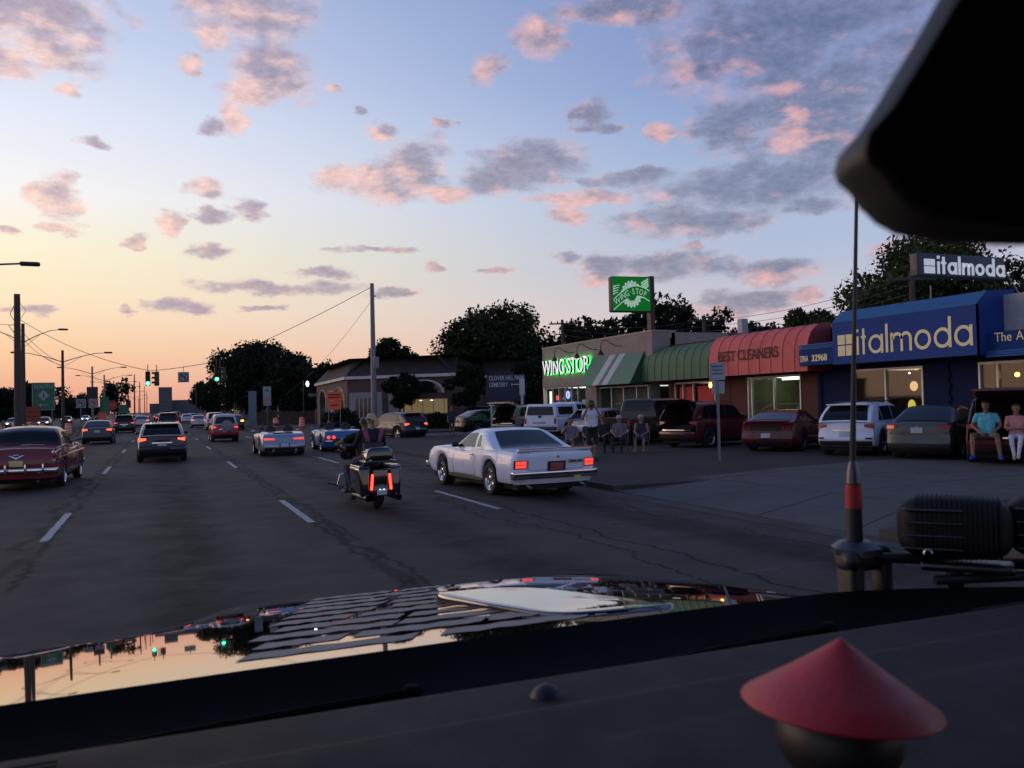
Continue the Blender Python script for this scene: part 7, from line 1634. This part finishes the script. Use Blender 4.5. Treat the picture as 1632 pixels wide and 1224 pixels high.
# raised scoop, flat topped
SC_OUT = [(0.548, 1.785), (0.646, 1.798), (0.754, 1.732), (0.834, 1.591), (0.91, 1.437), (0.867, 1.402), (0.699, 1.436), (0.617, 1.574), (0.575, 1.676)]
def scoop(cx, cy, mir=1):
    b = MB(); n = 40; pts = []
    P = [Vector((x, y, 0)) for x, y in SC_OUT]; m_ = len(P)
    for k in range(n):
        t = k/n*m_; i = int(t); f_ = t-i; p0, p1, p2, p3 = P[(i-1) % m_], P[i % m_], P[(i+1) % m_], P[(i+2) % m_]
        pts.append(.5*((2*p1)+(p2-p0)*f_+(2*p0-5*p1+4*p2-p3)*f_*f_+(3*p1-p0-3*p2+p3)*f_**3))
    c = sum(pts, Vector())/n
    rings = [(1.0, 0), (.995, .75), (.985, .96), (.965, 1.0), (.8, 1.0), (.4, 1.0), (.02, 1.0)]
    vs = []
    for s_, hh in rings:
        for p in pts:
            q = c+(p-c)*s_; zb_ = hoodz(q.x, q.y)-.004
            ztop = max(1.528-.030*(q.y-1.5)-.05*(q.x-.72)**2, zb_+.010)
            vs.append((q.x, q.y, zb_ if hh == 0 else zb_+(ztop-zb_)*min(1, hh)+(hh-1)*.06*(hh > 1)))
    fs = [(r*n+k, r*n+(k+1) % n, (r+1)*n+(k+1) % n, (r+1)*n+k) for r in range(len(rings)-1) for k in range(n)]+[tuple(len(vs)-n+k for k in range(n))]
    b.add(vs, fs); return b.build('hood_scoop', HOODP, ov, smooth=60)
scoop(0, 0)
# matte flag decal: stripes with torn ends
DEC = mat('decal_matte', (.24, .215, .185), .75, var=.12, vs=9)
rd = random.Random(5)
for k in range(10):
    y = 1.40+.085*k; x = .20+.012*k-.045*(9-k)*0-.0; x0 = .10+.020*(9-k)*.0+.025*k; x1 = .86-.03*abs(k-3)
    seg = x0+rd.uniform(0, .03)
    while seg < x1:
        ln = rd.uniform(.12, .34); e = min(x1, seg+ln); b = MB(); sk = rd.uniform(-.02, .02)
        b.grid(lambda u, v: (seg+(e-seg)*u+(v-.5)*.03, y+.052*v+.004*math.sin(u*20+k), hoodz(seg+(e-seg)*u+(v-.5)*.03, y+.052*v)+.0012), 8, 2)
        b.build('flag_stripe', DEC, hood, smooth=60); seg = e+rd.uniform(.012, .05)
# cowl, wipers
COWL = mat('cowl_black', (.0022, .0022, .0026), .8, spec=.10)
b = MB(); b.grid(lambda u, v: (-.42+2.15*u, .94+(.36-.20*max(0, (-.42+2.15*u-1.15)/.58)**1.5)*v, 1.548-.05*math.sin(math.pi*v)**.7-.01*(2*u-1)**2), 44, 10); b.build('cowl', COWL, ov, smooth=60); MB().rbox((1.55, 1.02, 1.44), (.42, .36, .17), .06).build('fender_top', COWL, ov)
for x0, x1 in ((-.30, .36), (.52, 1.12)):
    w = MB().tube([(x1-.04, 1.20, 1.512), ((x0+x1)/2, 1.15, 1.522), (x0, 1.12, 1.516)], .006, 6).build('wiper_arm', COWL, ov)
    MB().tube([(x0-.05, 1.10, 1.512), (x1-.16, 1.12, 1.514)], .005, 5).build('wiper_blade', COWL, w)
    MB().lathe([(.014, 0), (.015, .015), (.010, .022)], 10, Matrix.Translation((x1-.03, 1.20, 1.500))).build('wiper_pivot', COWL, w)
# dashboard
DASH = mat('dash_vinyl', (.016, .0148, .018), .7, var=.12, vs=12, bump=.5, bs=420, spec=.28, dirt=((.032, .030, .031), 26, .30))
def dz_(x, y):
    v = (.90-y)
    z = 1.575 if v < .05 else 1.575+.030*min(1, (v-.05)/.05)
    z = np.interp(y, [.28, .40, .52, .64, .72, .79, .81, .86, .93, .95], [1.48, 1.560, 1.594, 1.608, 1.613, 1.618, 1.598, 1.597, 1.598, 1.580])
    z += .012*math.exp(-((x-.02)/.22)**2)*math.exp(-((y-.46)/.13)**2)
    # raised brow over the instruments
    r = ((x-(-.02))/.34)**2+((y-.26)/.24)**2
    if r < 1: z += .045*(1-r)**.5*.9
    z -= .006*max(0, x-.9)
    # shallow recess on the right half
    return z+.006/(1+math.exp(-(x-.30-(y-.55)*.6)/.012))*(y > .45)*(y < .70)
b = MB(); b.grid(lambda u, v: (-.62+2.1*u, .28+.67*v, dz_(-.62+2.1*u, .28+.67*v)), 150, 60); dash = b.build('dashboard', DASH, ov, smooth=70)
MB().box(-.62, 1.48, .27, .28, 1.1, 1.48).build('dashboard_front', DASH, ov, smooth=0)
MB().lathe([(.030, -.004), (.028, .004), (.020, .014), (.009, .019), (.001, .020)], 24, Matrix.Translation((.392, .872, 1.594)) @ Matrix.Diagonal((.66, .6, .8, 1))).build('light_sensor', M_['black'], dash)
for x in (-.25,):
    for k in range(7): MB().box(x-.16, x+.16, .83+.011*k, .836+.011*k, 1.5995, 1.6025).build('defrost_slot', M_['under'], dash, smooth=0)
# cabin shell keeps the interior dark
CAB = mat('headliner', (.05, .05, .05), .9)
MB().box(-.50, 1.34, -1.6, .42, 2.26, 2.30).build('roof', CAB, ov, smooth=0); MB().box(-.50, 1.34, -1.62, -1.6, .6, 2.26).build('rear_panel', CAB, ov, smooth=0); MB().box(-.50, 1.34, -1.6, .9, .75, .80).build('floor', CAB, ov, smooth=0)
for s_, x in ((-1, -.50), (1, 1.34)):
    MB().box(x-.02, x+.02, -1.6, .85, .8, 1.52).build('door_panel', CAB, ov, smooth=0); MB().box(x-.03, x+.03, -.62, -.42, 1.52, 2.26).build('pillar', CAB, ov, smooth=0)
    MB().tube([(x, .92, 1.55), (x, .42, 2.28)], .045, 8).build('screen_pillar', CAB, ov)
for x in (0.02, .84): MB().rbox((x, -.42, 1.45), (.5, .16, .7), .06).rbox((x, -.20, 1.12), (.5, .5, .16), .06).rbox((x, -.44, 1.92), (.26, .10, .18), .05).build('front_seat', CAB, ov)
# rear-view mirror: outline at real size, 35 cm from the eye
def trace(pts, D): return [Vector(out_at(x, y, D)) for x, y in pts]
mo = [(1900, -320), (1640, -210), (1530, -10), (1464, 100), (1419, 172), (1382, 212), (1374, 240), (1380, 262), (1402, 280), (1420, 306), (1450, 336), (1486, 356), (1552, 369), (1640, 375), (2000, 380), (2150, 150), (2100, -200)]
b = MB(); A_ = trace(mo, .30); c_ = sum(A_, Vector())/len(A_); fw = Vector(FWD)
rings = [(.985, .0), (1.0, .006), (1.0, .020), (.96, .032), (.80, .042)]; vs = []; n = len(A_)
for s_, dd in rings: vs += [c_+(p-c_)*s_+fw*dd for p in A_]
b.add(vs, [(r*n+k, r*n+(k+1) % n, (r+1)*n+(k+1) % n, (r+1)*n+k) for r in range(len(rings)-1) for k in range(n)]+[tuple(range(n))[::-1], tuple(len(vs)-n+k for k in range(n))])
mir = b.build('rear_view_mirror', mat('mirror_housing', (.010, .010, .010), .6), ov, smooth=50)
gl_ = [c_+(p-c_)*.93-fw*.0008 for p in A_]; MB().add(gl_, [tuple(range(n))]).build('mirror_glass', mat('mirror_glass', (.35, .33, .30), .12, 1, var=.02), mir, smooth=0)
ms = Vector(out_at(1980, -150, .33)); MB().tube([ms, ms+Vector((.0, .06, .03)), ms+Vector((.01, .09, .09))], .012, 8).build('mirror_stem', M_['black'], mir)
# antenna on the right cowl
AB = Vector((1.262, 1.315, 1.50))
M0 = Vector(out_at(1378, 930, 1.70)); M1 = Vector(out_at(1362, 868, 1.70)); M2 = Vector(out_at(1360, 770, 1.70)); M3 = Vector(out_at(1359, 735, 1.70)); M4 = Vector(out_at(1361, 560, 1.70)); M5 = Vector(out_at(1366, 262, 1.70))
an = MB().tube([M1, M1.lerp(M2, .99)], [.0165, .0150], 14).build('antenna_base', M_['black'], ov)
MB().tube([M1.lerp(M2, .60), M1.lerp(M2, .985)], [.0168, .0158], 14).build('antenna_red_band', mat('band_red', (.30, .010, .008), .5), an)
MB().tube([M2, M2.lerp(M3, .55), M3], [.0150, .0125, .0070], 14).build('antenna_ferrule', M_['dalloy'], an)
MB().tube([M3, M4, M5], [.0062, .0042, .0032], 8).build('antenna_whip', M_['black'], an)
MB().lathe([(.050, -.012), (.050, 0), (.034, .012), (.03, .014)], 6, Matrix.Translation(M1+Vector((.004, 0, -.006)))).build('antenna_nut', mat('nut_metal', (.09, .09, .10), .4, .8), an)
br = MB().rbox(M0+Vector((.0, 0, .052)), (.12, .055, .05), .02).rbox(M0+Vector((-.035, 0, .01)), (.034, .05, .10), .010).rbox(M0+Vector((.036, -.01, .01)), (.026, .04, .10), .009).build('antenna_bracket', M_['black'], ov)
MB().ball(M0+Vector((-.05, -.02, .052)), .019, 12).build('clamp_bolt', M_['black'], br)
# auxiliary lamps
AXM = mat('aux_cast_black', (.006, .006, .006), .65, spec=.3)
def auxlamp(px, D, w):
    c = Vector(out_at(px, 838, D)); Mx = Matrix.Translation(c) @ Matrix.Rotation(-R_(22.4+28), 4, 'Z')
    lb_ = MB().rbox((0, 0, 0), (w, .13, .115), .035, Mx, warp=lambda x, y, z: (x, y, z*(1-.10*(2*x/w)**2))).build('auxiliary_lamp', AXM, ov)
    for k in range(18):
        xk = -w/2+.035+(w-.055)*k/17
        sc_ = 1-.10*(2*xk/w)**2; rr_ = .036; ol = []
        for cx_, cy_, a0_ in ((.0665-rr_, .059*sc_-rr_, 0), (-.0665+rr_, .059*sc_-rr_, 90), (-.0665+rr_, -.059*sc_+rr_, 180), (.0665-rr_, -.059*sc_+rr_, 270)):
            ol += [(cx_+rr_*math.cos(R_(a0_+q)), cy_+rr_*math.sin(R_(a0_+q))) for q in (0, 22, 45, 67, 90)]
        MB().prism(ol, -.0016, .0016, Mx @ Matrix.Translation((xk, 0, 0)) @ Matrix(((0, 0, 1, 0), (1, 0, 0, 0), (0, 1, 0, 0), (0, 0, 0, 1)))).build('cooling_fin', AXM, lb_)
    for k in range(4): MB().rbox((-.035*w/.2, -.064, .036-.024*k), (w*.52, .012, .004), .002, Mx).build('rib', M_['dalloy'], lb_)
    MB().lathe([(.007, 0), (.0085, .004), (.006, .006)], 10, Mx @ Matrix.Translation((-w*.22, -.068, -.043)) @ Matrix.Rotation(R_(90), 4, 'X'), cap=False).build('screw', M_['alloy'], lb_)
    MB().rbox((0.02, .0, -.075), (.16, .07, .018), .008, Mx).rbox((0.0, .01, -.095), (.03, .03, .05), .008, Mx).build('lamp_foot', M_['dalloy'], lb_)
    return lb_
auxlamp(1520, 1.64, .195); auxlamp(1700, 1.60, .195)
a_, b_ = Vector(out_at(1400, 888, 1.68)), Vector(out_at(1760, 905, 1.62)); MB().tube([a_, a_.lerp(b_, .5), b_], .010, 8).build('lamp_bar', M_['black'], ov)
a_, b_ = Vector(out_at(1490, 925, 1.62)), Vector(out_at(1760, 912, 1.60)); MB().tube([a_, b_], .009, 8).build('hinge_rod', M_['black'], ov)
finish(ov, k0)
# ornament on the dashboard
k0 = len(ALLOBJ)
CB_ = Vector(out_at(1338, 1122, .60)); CS_ = .94; D0 = empty('dashboard_ornament', (CB_.x, CB_.y, 1.60), 0, 'red conical hat ornament on a round black head standing on the dashboard', 'ornament')
ax = R_(-3)
Mc = Matrix.Translation(CB_) @ Matrix.Rotation(R_(4), 4, 'Y') @ Matrix.Scale(CS_, 4)
MB().lathe([(.0700, -.0015), (.0712, .0), (.0705, .0015), (.052, .0135), (.036, .0240), (.020, .0350), (.006, .0450), (.0015, .0485), (.0002, .049)], 64, Mc, cap=False).build('cone_hat', mat('hat_red', (.38, .018, .028), .5, var=.10, vs=30, bump=.15, bs=300, dirt=((.30, .06, .06), 45, .35)), D0, smooth=60)
MB().lathe([(.0002, -.0015), (.0700, -.0015)], 48, Mc, cap=False).build('hat_underside', mat('hat_red_inner', (.12, .01, .012), .7), D0)
MB().ball((0, 0, -.024), (.045, .045, .036), 28, Mc).build('head', M_['black'], D0)
MB().lathe([(.018, -.085), (.020, -.06), (.017, -.045)], 20, Mc).build('neck', M_['black'], D0)
MB().lathe([(.055, -.115), (.056, -.098), (.040, -.085), (.02, -.082)], 32, Mc).build('base', M_['black'], D0)
finish(D0, k0)
for o in bpy.data.objects:
    if o.name.startswith('sun') or o.name == 'camera': pass
